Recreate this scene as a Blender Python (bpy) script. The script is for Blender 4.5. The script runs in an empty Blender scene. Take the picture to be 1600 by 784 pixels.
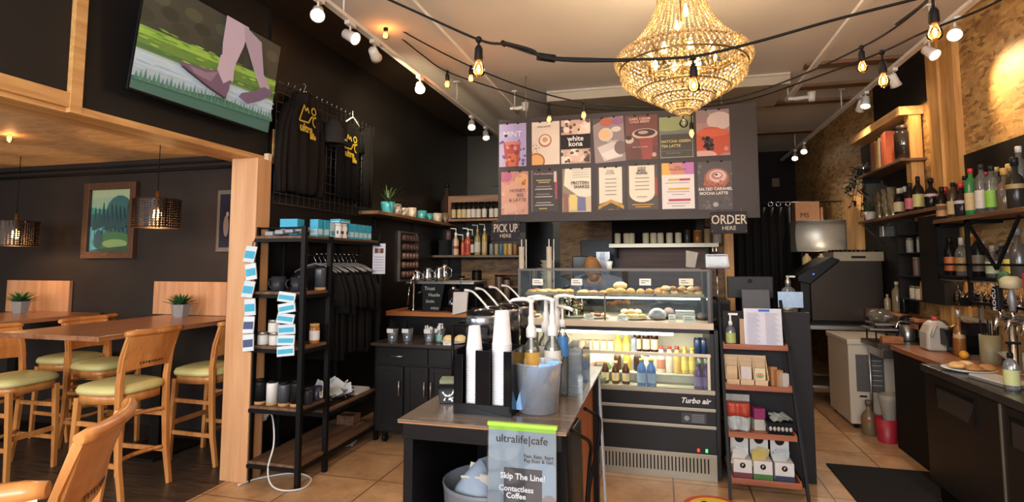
import bpy, bmesh, math, random
from mathutils import Vector, Matrix
random.seed(7)
sc = bpy.context.scene
COL = sc.collection
PI = math.pi
# ---------------- camera ----------------
YAW, PITCH, FOC, HCAM = math.radians(14.84), math.radians(4.57), 868.0, 1.55
cam_d = bpy.data.cameras.new('camera'); cam = bpy.data.objects.new('camera', cam_d); COL.objects.link(cam)
cam.location = (0, 0, HCAM); cam.rotation_euler = (PI/2+PITCH, 0, YAW)
cam_d.sensor_width = 36; cam_d.lens = FOC/1600*36; cam_d.shift_y = -53/1600; cam_d.clip_start = .05
sc.camera = cam
# ---------------- view / world ----------------
sc.view_settings.view_transform = 'Standard'; sc.view_settings.look = 'None'
sc.view_settings.gamma = 1; sc.view_settings.use_curve_mapping = False
sc.view_settings.exposure = 0.15
sc.cycles.transparent_max_bounces = 32
w = bpy.data.worlds.new('daylight'); sc.world = w; w.use_nodes = True
w.node_tree.nodes['Background'].inputs[0].default_value = (.80, .90, 1, 1)
w.node_tree.nodes['Background'].inputs[1].default_value = 1.0
def light(name, kind, loc, power, color, size=.1, rot=None, target=None, spot=None, sy=None, blend=.6):
    d = bpy.data.lights.new(name, kind); d.energy = power; d.color = color
    if kind == 'AREA':
        d.size = size
        if sy: d.shape = 'RECTANGLE'; d.size_y = sy
    else: d.shadow_soft_size = size
    if kind == 'SPOT': d.spot_size = math.radians(spot or 60); d.spot_blend = blend
    o = bpy.data.objects.new(name, d); COL.objects.link(o); o.location = loc
    if rot: o.rotation_euler = rot
    if target: o.rotation_euler = (Vector(target)-Vector(loc)).to_track_quat('-Z', 'Y').to_euler()
    return o
# daylight coming in through the shop windows behind the camera
light('window_daylight', 'AREA', (-.6, -2.6, 2.25), 330, (.93, .96, 1), 4.6, target=(-.6, 4, 2.3), sy=1.6)
light('nook_window_daylight', 'AREA', (-6.0, -1.6, 1.9), 100, (1, .95, .88), 3.4, target=(-5.0, 4, 1.0), sy=1.2)
# ---------------- pixel -> world helpers (a point at a chosen real depth plane) ----------------
_F = Vector((-math.sin(YAW)*math.cos(PITCH), math.cos(YAW)*math.cos(PITCH), math.sin(PITCH)))
_R = Vector((math.cos(YAW), math.sin(YAW), 0)); _U = _R.cross(_F); _O = Vector((0, 0, HCAM))
def _ray(x, y): return _F+_R*((x-800)/FOC)-_U*((y-339)/FOC)
def PX(x, y, X): d = _ray(x, y); return _O+d*(X/d.x)
def PY(x, y, Y): d = _ray(x, y); return _O+d*(Y/d.y)
def PZ(x, y, Z): d = _ray(x, y); return _O+d*((Z-HCAM)/d.z)
# ---------------- materials ----------------
MT = {}
def lin(h):
    if isinstance(h, tuple): return h if len(h) == 4 else (*h, 1)
    h = h.lstrip('#'); o = []
    for i in (0, 2, 4):
        c = int(h[i:i+2], 16)/255
        o.append(c/12.92 if c <= .04045 else ((c+.055)/1.055)**2.4)
    return (*o, 1)
def newmat(name):
    m = bpy.data.materials.new(name); m.use_nodes = True
    nt = m.node_tree; return m, nt, nt.nodes['Principled BSDF']
def pm(name, col, rough=.55, metal=0, var=.12, scale=14, bump=0, spec=None, coat=0, sub=0):
    """plain surface with a little procedural colour variation"""
    if name in MT: return MT[name]
    m, nt, b = newmat(name); N = nt.nodes; L = nt.links
    tc = N.new('ShaderNodeTexCoord'); nz = N.new('ShaderNodeTexNoise'); nz.inputs['Scale'].default_value = scale
    nz.inputs['Detail'].default_value = 4
    L.new(tc.outputs['Object'], nz.inputs['Vector'])
    mx = N.new('ShaderNodeMix'); mx.data_type = 'RGBA'
    c = lin(col)
    mx.inputs[6].default_value = tuple(min(1, v*(1-var)) for v in c[:3])+(1,)
    mx.inputs[7].default_value = tuple(min(1, v*(1+var)) for v in c[:3])+(1,)
    L.new(nz.outputs[0], mx.inputs[0]); L.new(mx.outputs[2], b.inputs['Base Color'])
    b.inputs['Roughness'].default_value = rough; b.inputs['Metallic'].default_value = metal
    if spec is None and max(c[:3]) < .03: spec = .18
    if spec is not None: b.inputs['Specular IOR Level'].default_value = spec
    if coat: b.inputs['Coat Weight'].default_value = coat; b.inputs['Coat Roughness'].default_value = .15
    if bump:
        bp = N.new('ShaderNodeBump'); bp.inputs['Strength'].default_value = bump; bp.inputs['Distance'].default_value = .01
        L.new(nz.outputs[0], bp.inputs['Height']); L.new(bp.outputs[0], b.inputs['Normal'])
    MT[name] = m; return m
def wood(name, c1, c2, rough=.5, axis='X', scale=1.0, coat=0, var=1):
    if name in MT: return MT[name]
    m, nt, b = newmat(name); N = nt.nodes; L = nt.links
    tc = N.new('ShaderNodeTexCoord'); mp = N.new('ShaderNodeMapping')
    s = {'X': (1.2, 14, 14), 'Y': (14, 1.2, 14), 'Z': (14, 14, 1.2)}[axis]
    mp.inputs['Scale'].default_value = tuple(v*scale for v in s)
    L.new(tc.outputs['Object'], mp.inputs[0])
    nz = N.new('ShaderNodeTexNoise'); nz.inputs['Scale'].default_value = 1.6; nz.inputs['Detail'].default_value = 7
    nz.inputs['Distortion'].default_value = .6
    L.new(mp.outputs[0], nz.inputs['Vector'])
    cr = N.new('ShaderNodeValToRGB'); cr.color_ramp.elements[0].position = .32; cr.color_ramp.elements[1].position = .68
    cr.color_ramp.elements[0].color = lin(c1); cr.color_ramp.elements[1].color = lin(c2)
    L.new(nz.outputs[0], cr.inputs[0]); L.new(cr.outputs[0], b.inputs['Base Color'])
    b.inputs['Roughness'].default_value = rough
    if coat: b.inputs['Coat Weight'].default_value = coat; b.inputs['Coat Roughness'].default_value = .2
    MT[name] = m; return m
def osb(name, c1, c2, c3, rough=.6, sc_=1.0, ax=0):
    """oriented strand board: chips of several tones lying at different angles (ax = axis normal to the board)"""
    if name in MT: return MT[name]
    m, nt, b = newmat(name); N = nt.nodes; L = nt.links
    tc = N.new('ShaderNodeTexCoord'); s = sc_
    nz = N.new('ShaderNodeTexNoise'); nz.inputs['Scale'].default_value = 5*s; nz.inputs['Detail'].default_value = 2; L.new(tc.outputs['Object'], nz.inputs['Vector'])
    ad = N.new('ShaderNodeMixRGB'); ad.inputs[0].default_value = .06; L.new(tc.outputs['Object'], ad.inputs[1]); L.new(nz.outputs[1], ad.inputs[2])
    outs = []
    for k, (ang, la, lb_) in enumerate(((.35, 7, 26), (-.5, 9, 30), (1.25, 8, 28))):
        mp = N.new('ShaderNodeMapping'); r_ = [0, 0, 0]; r_[ax] = ang; mp.inputs['Rotation'].default_value = r_
        sc3 = [la*s, la*s, la*s]; sc3[2 if ax != 2 else 1] = lb_*s; mp.inputs['Scale'].default_value = sc3; mp.inputs['Location'].default_value = (k*3.3, k*1.7, k*5.1)
        L.new(ad.outputs[0], mp.inputs[0]); v = N.new('ShaderNodeTexVoronoi'); v.inputs['Scale'].default_value = 1; L.new(mp.outputs[0], v.inputs['Vector'])
        sp = N.new('ShaderNodeSeparateColor'); L.new(v.outputs['Color'], sp.inputs[0]); outs.append(sp)
    def mth(op, a, c):
        q = N.new('ShaderNodeMath'); q.operation = op
        for i_, x in enumerate((a, c)):
            if isinstance(x, (int, float)): q.inputs[i_].default_value = x
            else: L.new(x, q.inputs[i_])
        return q.outputs[0]
    mx = N.new('ShaderNodeMix'); L.new(mth('GREATER_THAN', outs[2].outputs[1], .5), mx.inputs[0]); L.new(outs[0].outputs[0], mx.inputs[2]); L.new(outs[1].outputs[0], mx.inputs[3])
    f2 = N.new('ShaderNodeTexNoise'); f2.inputs['Scale'].default_value = 26*s; f2.inputs['Detail'].default_value = 5; L.new(tc.outputs['Object'], f2.inputs['Vector'])
    tot = mth('ADD', mth('MULTIPLY', mx.outputs[0], .6), mth('MULTIPLY', f2.outputs[0], .55))
    cr = N.new('ShaderNodeValToRGB'); e = cr.color_ramp.elements
    e[0].position = .2; e[0].color = lin(c1); e[1].position = .9; e[1].color = lin(c3)
    k = e.new(.5); k.color = lin(c2)
    L.new(tot, cr.inputs[0]); L.new(cr.outputs[0], b.inputs['Base Color'])
    b.inputs['Roughness'].default_value = rough
    MT[name] = m; return m
def em(name, col, strength, base=None):
    if name in MT: return MT[name]
    m, nt, b = newmat(name)
    b.inputs['Base Color'].default_value = lin(base or col); b.inputs['Emission Color'].default_value = lin(col)
    b.inputs['Emission Strength'].default_value = strength
    tc = nt.nodes.new('ShaderNodeTexCoord'); nz = nt.nodes.new('ShaderNodeTexNoise'); nz.inputs['Scale'].default_value = 30
    nt.links.new(tc.outputs['Object'], nz.inputs['Vector'])
    mr = nt.nodes.new('ShaderNodeMapRange'); mr.inputs[3].default_value = strength*.9; mr.inputs[4].default_value = strength*1.1
    nt.links.new(nz.outputs[0], mr.inputs[0]); nt.links.new(mr.outputs[0], b.inputs['Emission Strength'])
    MT[name] = m; return m
def glass(name, tint='#ffffff', gloss=.12, rough=.03, opac=0.0, body='#ffffff'):
    """thin clear sheet: see-through with a fresnel shine, opac adds some milky body"""
    if name in MT: return MT[name]
    m = bpy.data.materials.new(name); m.use_nodes = True; nt = m.node_tree; N = nt.nodes; L = nt.links; N.clear()
    out = N.new('ShaderNodeOutputMaterial'); tr = N.new('ShaderNodeBsdfTransparent'); gl = N.new('ShaderNodeBsdfGlossy')
    tr.inputs[0].default_value = lin(tint); gl.inputs['Roughness'].default_value = rough
    fr = N.new('ShaderNodeFresnel'); fr.inputs[0].default_value = 1.45
    nz = N.new('ShaderNodeTexNoise'); nz.inputs['Scale'].default_value = 6
    ad = N.new('ShaderNodeMath'); ad.operation = 'MULTIPLY_ADD'; ad.inputs[1].default_value = gloss*.3; L.new(nz.outputs[0], ad.inputs[0]); L.new(fr.outputs[0], ad.inputs[2])
    mx = N.new('ShaderNodeMixShader'); L.new(ad.outputs[0], mx.inputs[0]); L.new(tr.outputs[0], mx.inputs[1]); L.new(gl.outputs[0], mx.inputs[2])
    if opac:
        df = N.new('ShaderNodeBsdfDiffuse'); df.inputs[0].default_value = lin(body)
        m2 = N.new('ShaderNodeMixShader'); m2.inputs[0].default_value = opac
        L.new(mx.outputs[0], m2.inputs[1]); L.new(df.outputs[0], m2.inputs[2]); L.new(m2.outputs[0], out.inputs[0])
    else: L.new(mx.outputs[0], out.inputs[0])
    MT[name] = m; return m
def tiles(name):
    m, nt, b = newmat(name); N = nt.nodes; L = nt.links
    tc = N.new('ShaderNodeTexCoord'); mp = N.new('ShaderNodeMapping'); mp.inputs['Location'].default_value = (-.06+.505*20, .34+.505*20, 0)
    L.new(tc.outputs['Object'], mp.inputs[0])
    br = N.new('ShaderNodeTexBrick'); br.offset = 0; br.inputs['Scale'].default_value = 1
    br.inputs['Brick Width'].default_value = .505; br.inputs['Row Height'].default_value = .505
    br.inputs['Mortar Size'].default_value = .006; br.inputs['Mortar Smooth'].default_value = .2
    L.new(mp.outputs[0], br.inputs['Vector'])
    n1 = N.new('ShaderNodeTexNoise'); n1.inputs['Scale'].default_value = 5; n1.inputs['Detail'].default_value = 8; n1.inputs['Roughness'].default_value = .7
    L.new(tc.outputs['Object'], n1.inputs['Vector'])
    cr = N.new('ShaderNodeValToRGB'); cr.color_ramp.elements[0].position = .3; cr.color_ramp.elements[1].position = .7
    cr.color_ramp.elements[0].color = lin('#9e744c'); cr.color_ramp.elements[1].color = lin('#cda47a')
    L.new(n1.outputs[0], cr.inputs[0])
    L.new(cr.outputs[0], br.inputs['Color1']); L.new(cr.outputs[0], br.inputs['Color2']); br.inputs['Mortar'].default_value = lin('#6e4f33')
    L.new(br.outputs[0], b.inputs['Base Color']); b.inputs['Roughness'].default_value = .32
    bp = N.new('ShaderNodeBump'); bp.inputs['Strength'].default_value = .25; bp.inputs['Distance'].default_value = .004
    iv = N.new('ShaderNodeMath'); iv.operation = 'SUBTRACT'; iv.inputs[0].default_value = 1; L.new(br.outputs[1], iv.inputs[1])
    L.new(iv.outputs[0], bp.inputs['Height']); L.new(bp.outputs[0], b.inputs['Normal'])
    MT[name] = m; return m
def planks(name, c1, c2, seam):
    m, nt, b = newmat(name); N = nt.nodes; L = nt.links
    tc = N.new('ShaderNodeTexCoord')
    br = N.new('ShaderNodeTexBrick'); br.inputs['Scale'].default_value = 1; br.inputs['Brick Width'].default_value = 1.4
    br.inputs['Row Height'].default_value = .14; br.inputs['Mortar Size'].default_value = .003
    L.new(tc.outputs['Object'], br.inputs['Vector'])
    mp = N.new('ShaderNodeMapping'); mp.inputs['Scale'].default_value = (2, 22, 1); L.new(tc.outputs['Object'], mp.inputs[0])
    nz = N.new('ShaderNodeTexNoise'); nz.inputs['Scale'].default_value = 2; nz.inputs['Detail'].default_value = 6; L.new(mp.outputs[0], nz.inputs['Vector'])
    cr = N.new('ShaderNodeValToRGB'); cr.color_ramp.elements[0].color = lin(c1); cr.color_ramp.elements[1].color = lin(c2)
    cr.color_ramp.elements[0].position = .3; cr.color_ramp.elements[1].position = .72
    L.new(nz.outputs[0], cr.inputs[0]); L.new(cr.outputs[0], br.inputs['Color1']); L.new(cr.outputs[0], br.inputs['Color2'])
    br.inputs['Mortar'].default_value = lin(seam); L.new(br.outputs[0], b.inputs['Base Color']); b.inputs['Roughness'].default_value = .38
    MT[name] = m; return m
# ---------------- mesh builder ----------------
class MB:
    def __init__(s): s.v = []; s.f = []; s.m = []; s.sm = []
    def add(s, vs, fs, mi=0, smooth=False, M=None):
        b = len(s.v)
        s.v += [tuple(M @ Vector(p)) if M else tuple(p) for p in vs]
        for f in fs: s.f.append([b+i for i in f]); s.m.append(mi); s.sm.append(smooth)
        return s
    def box(s, x0, x1, y0, y1, z0, z1, mi=0, M=None):
        vs = [(x0,y0,z0),(x1,y0,z0),(x1,y1,z0),(x0,y1,z0),(x0,y0,z1),(x1,y0,z1),(x1,y1,z1),(x0,y1,z1)]
        return s.add(vs, [(3,2,1,0),(4,5,6,7),(0,1,5,4),(1,2,6,5),(2,3,7,6),(3,0,4,7)], mi, False, M)
    def prism(s, pts, axis, a, b, mi=0, M=None, smooth=False):
        """extrude a 2D outline; axis X: pts=(y,z), axis Y: pts=(x,z), axis Z: pts=(x,y)"""
        def P(p, t): return {'X': (t, p[0], p[1]), 'Y': (p[0], t, p[1]), 'Z': (p[0], p[1], t)}[axis]
        n = len(pts); vs = [P(p, a) for p in pts]+[P(p, b) for p in pts]
        s.add(vs, [tuple(range(n))[::-1], tuple(range(n, 2*n))], mi, False, M)
        return s.add(vs, [(i, (i+1) % n, n+(i+1) % n, n+i) for i in range(n)], mi, smooth, M)
    def lathe(s, prof, c=(0,0,0), n=16, mi=0, cap=True, M=None, a0=0, a1=2*PI):
        full = abs(a1-a0-2*PI) < 1e-6; k = n if full else n+1; vs = []
        for r, z in prof:
            for i in range(k):
                a = a0+(a1-a0)*i/n; vs.append((c[0]+r*math.cos(a), c[1]+r*math.sin(a), c[2]+z))
        fs = []
        for j in range(len(prof)-1):
            for i in range(n):
                i2 = (i+1) % k
                fs.append((j*k+i, j*k+i2, (j+1)*k+i2, (j+1)*k+i))
        s.add(vs, fs, mi, True, M)
        if cap and full:
            s.add(vs[:k], [tuple(range(k))[::-1]], mi, False, M); s.add(vs[-k:], [tuple(range(k))], mi, False, M)
        return s
    def tube(s, pts, r, n=8, mi=0, cap=True, M=None, closed=False):
        pts = [Vector(p) for p in pts]; rs = r if isinstance(r, (list, tuple)) else [r]*len(pts)
        vs = []; up = None; N_ = len(pts)
        for i, p in enumerate(pts):
            if closed: t = pts[(i+1) % N_]-pts[i-1]
            else: t = pts[min(i+1, N_-1)]-pts[max(i-1, 0)]
            t.normalize()
            if up is None:
                up = Vector((0, 0, 1)) if abs(t.z) < .9 else Vector((1, 0, 0))
            u = t.cross(up)
            if u.length < 1e-4: u = t.orthogonal()
            u.normalize(); up = u.cross(t).normalized()
            for k in range(n):
                a = 2*PI*k/n; vs.append(p+(u*math.cos(a)+up*math.sin(a))*rs[i])
        fs = []; m = N_ if closed else N_-1
        for j in range(m):
            j2 = (j+1) % N_
            for i in range(n): fs.append((j*n+i, j*n+(i+1) % n, j2*n+(i+1) % n, j2*n+i))
        s.add(vs, fs, mi, n > 4, M)
        if cap and not closed: s.add(vs, [tuple(range(n))[::-1], tuple(range((N_-1)*n, N_*n))], mi, False, M)
        return s
    def beam(s, p, q, wx, wz, mi=0, M=None):
        """rectangular bar from p to q"""
        p, q = Vector(p), Vector(q); t = (q-p).normalized(); up = Vector((0,0,1)) if abs(t.z) < .95 else Vector((0,1,0))
        u = t.cross(up).normalized(); w_ = u.cross(t)
        vs = [e+u*a*wx/2+w_*b*wz/2 for e in (p, q) for a, b in ((-1,-1),(1,-1),(1,1),(-1,1))]
        return s.add(vs, [(3,2,1,0),(4,5,6,7),(0,1,5,4),(1,2,6,5),(2,3,7,6),(3,0,4,7)], mi, False, M)
    def ball(s, c, r, n=12, m=8, mi=0, sz=(1,1,1), M=None):
        pr = [(max(1e-4, math.sin(PI*i/m)), -math.cos(PI*i/m)) for i in range(m+1)]
        vs = [];
        for rr, z in pr:
            for i in range(n):
                a = 2*PI*i/n; vs.append((c[0]+r*sz[0]*rr*math.cos(a), c[1]+r*sz[1]*rr*math.sin(a), c[2]+r*sz[2]*z))
        fs = [(j*n+i, j*n+(i+1) % n, (j+1)*n+(i+1) % n, (j+1)*n+i) for j in range(m) for i in range(n)]
        return s.add(vs, fs, mi, True, M)
    def mesh(s, name, mats):
        me = bpy.data.meshes.new(name); me.from_pydata([tuple(v) for v in s.v], [], s.f)
        for m in (mats if isinstance(mats, (list, tuple)) else [mats]): me.materials.append(m)
        me.polygons.foreach_set('material_index', s.m); me.polygons.foreach_set('use_smooth', s.sm)
        bm = bmesh.new(); bm.from_mesh(me); bmesh.ops.remove_doubles(bm, verts=bm.verts, dist=1e-5)
        bmesh.ops.recalc_face_normals(bm, faces=bm.faces); bm.to_mesh(me); bm.free(); me.update()
        return me
    def obj(s, name, mats, parent=None, bevel=0, loc=None, rot=None, seg=2):
        o = bpy.data.objects.new(name, s.mesh(name, mats)); COL.objects.link(o); o.parent = parent
        if loc is not None: o.location = loc
        if rot is not None: o.rotation_euler = rot
        if bevel:
            b = o.modifiers.new('bevel', 'BEVEL'); b.width = bevel; b.segments = seg; b.limit_method = 'ANGLE'; b.angle_limit = math.radians(40)
        return o
def tag(o, label, cat, group=None, kind=None):
    if label: o['label'] = label
    if cat: o['category'] = cat
    if group: o['group'] = group
    if kind: o['kind'] = kind
    return o
def struct(o): o['kind'] = 'structure'; return o
def thing(name, label, cat, loc=(0,0,0), rz=0, group=None):
    o = bpy.data.objects.new(name, None); COL.objects.link(o); o.location = loc
    o.rotation_euler = (0, 0, rz) if not isinstance(rz, tuple) else rz; o.empty_display_size = .05
    return tag(o, label, cat, group)
def dup(root, loc, rz=None, label=None, group=None, scale=None):
    r = root.copy(); COL.objects.link(r); r.location = loc
    if rz is not None: r.rotation_euler = (0, 0, rz) if not isinstance(rz, tuple) else rz
    if label: r['label'] = label
    if group: r['group'] = group
    if scale: r.scale = scale if isinstance(scale, tuple) else (scale,)*3
    for ch in list(root.children):
        c = ch.copy(); COL.objects.link(c); c.parent = r
        for g in ch.children:
            d = g.copy(); COL.objects.link(d); d.parent = c
    return r
# flat artwork in the local XZ plane facing -Y ; unit coords 0..1 from lower left
def R(x0, y0, x1, y1): return [(x0,y0),(x1,y0),(x1,y1),(x0,y1)]
def E(cx, cy, rx, ry, n=18, a0=0, a1=2*PI): return [(cx+rx*math.cos(a0+(a1-a0)*i/n), cy+ry*math.sin(a0+(a1-a0)*i/n)) for i in range(n)]
def clip(poly, k=1e-3):
    def cut(p, ax, lim, sgn):
        o = []
        for i in range(len(p)):
            a, b = p[i-1], p[i]; ia = sgn*(a[ax]-lim) >= 0; ib = sgn*(b[ax]-lim) >= 0
            if ia != ib:
                t = (lim-a[ax])/(b[ax]-a[ax]); o.append((a[0]+t*(b[0]-a[0]), a[1]+t*(b[1]-a[1])))
            if ib: o.append(b)
        return o
    for ax in (0, 1):
        for lim, sg in ((0, 1), (1, -1)):
            poly = cut(poly, ax, lim, sg)
            if len(poly) < 3: return []
    return poly
def art(name, w_, h_, items, parent, mfun, x0=None, z0=0, y=-.001, step=.0003):
    mb = MB(); mats = []; x0 = -w_/2 if x0 is None else x0
    for k, (poly, c) in enumerate(items):
        poly = clip(poly)
        if not poly: continue
        m = mfun(c)
        if m not in mats: mats.append(m)
        yy = y-step*k
        mb.add([(x0+p[0]*w_, yy, z0+p[1]*h_) for p in poly], [tuple(range(len(poly)))], mats.index(m))
    return mb.obj(name, mats, parent)
def ink(c): return pm('ink_'+c.strip('#'), c, .6, var=.04)
def glow(s=1.0): return lambda c: em('screen_%s_%g' % (c.strip('#'), s), c, s)
def text(name, body, size, mat, parent, x=0, y=-.004, z=0, align='CENTER', ext=.0006, rot=None, sx=1, bold=0, space=1, shear=0):
    cu = bpy.data.curves.new(name, 'FONT'); cu.body = body; cu.size = size; cu.align_x = align; cu.align_y = 'CENTER'
    cu.extrude = ext; cu.resolution_u = 2; cu.offset = bold; cu.space_character = space; cu.shear = shear; cu.space_line = .9
    t = bpy.data.objects.new('t', cu); COL.objects.link(t); bpy.context.view_layer.update()
    me = bpy.data.meshes.new_from_object(t.evaluated_get(bpy.context.evaluated_depsgraph_get()))
    bpy.data.objects.remove(t); bpy.data.curves.remove(cu)
    me.name = name; me.transform(Matrix.Rotation(PI/2, 4, 'X') @ Matrix.Scale(sx, 4, (1, 0, 0)))
    me.materials.clear(); me.materials.append(mat)
    o = bpy.data.objects.new(name, me); COL.objects.link(o); o.parent = parent; o.location = (x, y, z)
    if rot: o.rotation_euler = rot
    return o
# ================= SETTING =================
blk = pm('black_wall_paint', '#15110e', .36, var=.2, scale=3, spec=.35)
nookw = pm('charcoal_wall_paint', '#2e2825', .55, var=.2, scale=4)
ceilm = pm('ceiling_plaster', '#dcd2c2', .85, var=.05, scale=2)
brownc = pm('brown_ceiling_band', '#2e2218', .5, var=.15, scale=3)
osbw = osb('osb_wall', '#6e4a28', '#a87c46', '#c49c60', sc_=1.15)
osbd = osb('osb_board_brown', '#4a3420', '#6b4e32', '#86643e', ax=1)
osbc = osb('osb_nook_ceiling', '#c8a474', '#d8b484', '#e4c498', sc_=.8, ax=2)
pine = wood('pine_timber', '#b07a3c', '#d6a05c', .5, 'Z')
pineY = wood('pine_trim_y', '#b37f48', '#d8a666', .5, 'Y')
pillarm = wood('pillar_veneer', '#c08a5c', '#d2a072', .45, 'Z', .7)
pale = wood('pale_trim', '#d8b68c', '#e6caa2', .5, 'Z')
darkplank = wood('header_underside', '#6e4a2c', '#8a6038', .6, 'Y')
def S(name, mats, *boxes, bevel=0):
    mb = MB()
    for b in boxes: mb.box(*b)
    return struct(mb.obj(name, mats, bevel=bevel))
S('floor', tiles('stone_tiles'), (-3.0, 3.0, -3, 11, -.08, 0))
S('floor_dining', planks('dark_floorboards', '#2b211b', '#57473a', '#17110d'), (-9, -3.0, -3, 4.5, -.08, .0))
S('ceiling', ceilm, (-3.2, 2.7, -3, 11, 3.55, 3.65))
S('ceiling_dining', osbc, (-9, -3.15, -3, 4.4, 2.56, 2.62))
S('wall_left', blk, (-3.06, -2.9, 3.6, 8.2, 0, 3.55))
S('wall_dining', nookw, (-9, -3.06, 4.35, 4.45, 0, 2.56))
S('wall_dining_side', nookw, (-9.1, -9, -3, 4.45, 0, 2.6))
S('wall_header', [pm('black_header_paint', '#1c1815', .6, var=.12, scale=5, spec=.3)], (-3.15, -2.92, -3, 3.68, 2.335, 3.55))
S('wall_right', osbw, (2.4, 2.55, -3, 11, 0, 3.55))
S('wall_back', [blk, osbd], (-3.06, .86, 8.2, 8.3, 0, 3.55), (-1.42, -.56, 8.15, 8.2, 1.86, 2.12, 1), (-1.42, -1.12, 8.15, 8.2, 1.3, 1.86, 1), (.62, .86, 8.15, 8.2, .8, 2.2, 1))
S('wall_back_partition', [blk, osbd], (-2.9, -1.72, 7.2, 7.28, 0, 2.40), (-2.62, -1.72, 7.19, 7.2, 1.2, 1.58, 1))
S('wall_far', pm('far_wall_dark', '#1c1511', .7), (.9, 2.5, 10.9, 11, 0, 3.55), (.9, .98, 8.3, 10.9, 0, 3.55))
# shop front behind the viewer: wall with window openings, mullions
S('wall_front', nookw, (-9, 2.5, -3.1, -3, 0, .45), (-9, 2.5, -3.1, -3, 3.05, 3.6), (-9, -8.4, -3.1, -3, .45, 3.05), (-3.3, -3.0, -3.1, -3, .45, 3.05), (2.1, 2.5, -3.1, -3, .45, 3.05), (-.75, -.63, -3.1, -3, .45, 3.05))
# trims
S('trim_1', pineY, (-2.92, -2.895, 2.17, 3.68, 2.31, 2.35), (-3.15, -2.92, 2.17, 3.68, 2.31, 2.335))
S('trim_2', pineY, (-2.92, -2.895, -3, 2.12, 2.335, 2.41), (-3.15, -2.92, -3, 2.17, 2.31, 2.335))
S('trim_3', pineY, (-2.92, -2.89, 2.11, 2.17, 2.31, 3.55))
S('trim_4', pineY, (-2.92, -2.89, 3.65, 3.70, 2.31, 2.58))
S('trim_5', brownc, (-2.9, -2.45, -3, 8.2, 3.52, 3.55))
p = MB(); p.box(-3.06, -2.835, 3.42, 3.56, 0, 2.31); struct(p.obj('trim_6', pillarm))
p = MB(); p.box(-2.899, -2.86, 3.561, 3.60, 0, 2.37); struct(p.obj('trim_7', pale))
S('trim_8', pm('dropped_panel', '#b4a68e', .8, var=.06), (-1.25, 1.38, 6.32, 7.2, 3.43, 3.549))
S('trim_9', pm('white_trim', '#b8ae9e', .6), (-1.25, 1.38, 6.30, 6.32, 3.525, 3.549))
bw = wood('ceiling_slat', '#6b4a2c', '#7d5a38', .7, 'X')
for i, (a, b_, y) in enumerate([(1.47, 2.4, 6.1), (1.55, 2.4, 6.85), (1.35, 2.4, 7.5), (1.3, 2.4, 9.2)]):
    S('trim_%d' % (10+i), bw, (a, b_, y-.07, y+.07, 3.515, 3.549))
# right wall: studs, black panels, recess framing
blkp = pm('black_panel', '#1b1613', .6, var=.12, scale=5)
S('trim_20', pine, (2.33, 2.4, 5.43, 5.63, .86, 3.54)); S('trim_21', pine, (2.35, 2.4, 5.21, 5.425, .86, 3.54))
S('trim_22', blkp, (2.385, 2.4, 1.0, 5.205, 0, 2.402))
S('trim_23', blkp, (2.37, 2.4, 5.72, 7.0, 3.02, 3.5))
S('trim_24', pineY, (2.2, 2.4, 5.88, 7.3, 2.92, 3.0)); S('trim_25', pine, (2.28, 2.38, 5.89, 6.0, 2.0, 2.92))
S('trim_26', blkp, (2.38, 2.4, 6.2, 7.5, 0, 2.92))
S('trim_27', pine, (2.3, 2.4, 7.55, 7.9, 0, 2.35))
S('trim_28', pine, (.86, .98, 8.12, 8.3, 0, 2.35))
# brown lower back wall panel behind the till
S('trim_29', wood('back_counter_panel', '#4a2c1c', '#6b4028', .5, 'X'), (-.56, .62, 8.16, 8.2, 1.2, 1.78))
# window / pass-through opening in the back wall
wn = MB(); wn.box(-1.12, -.56, 8.18, 8.199, 1.40, 1.86); struct(wn.obj('window_1', pm('dark_pass_through', '#0b0a0a', .3)))
# entrance mat and floor sign
matm = pm('rubber_mat', '#1b1715', .85, var=.4, scale=120, bump=.4)
m_ = MB(); m_.prism([(1.2, 2.6), (1.735, 2.6), (1.735, 4.38), (1.88, 4.38), (1.88, 4.86), (1.2, 4.86)], 'Z', .0, .014)
tag(m_.obj('floor_mat', matm, bevel=.005), 'black ribbed rubber mat lying on the tiles beside the bar fridges', 'mat')
fs = thing('floor_sticker', 'round yellow and red sticker with two dark footprints on the floor tiles', 'sticker', (.30, 3.84, 0.001))
mb = MB(); mb.lathe([(.19, 0), (.19, .0015)], n=40); mb.obj('sticker_rim', pm('sticker_red', '#c4452e', .5), fs)
mb = MB(); mb.lathe([(.155, .0015), (.155, .0022)], n=40); mb.obj('sticker_face', pm('sticker_yellow', '#e6c22a', .5), fs)
for sx in (-1, 1):
    mb = MB(); mb.prism([(sx*.05+.032*math.cos(a), .03+.06*math.sin(a)) for a in [i*PI/9 for i in range(18)]], 'Z', .0022, .003)
    mb.prism([(sx*.05+.024*math.cos(a), -.06+.024*math.sin(a)) for a in [i*PI/9 for i in range(18)]], 'Z', .0022, .003); mb.obj('footprint', pm('footprint_black', '#221d18', .6), fs)
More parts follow.
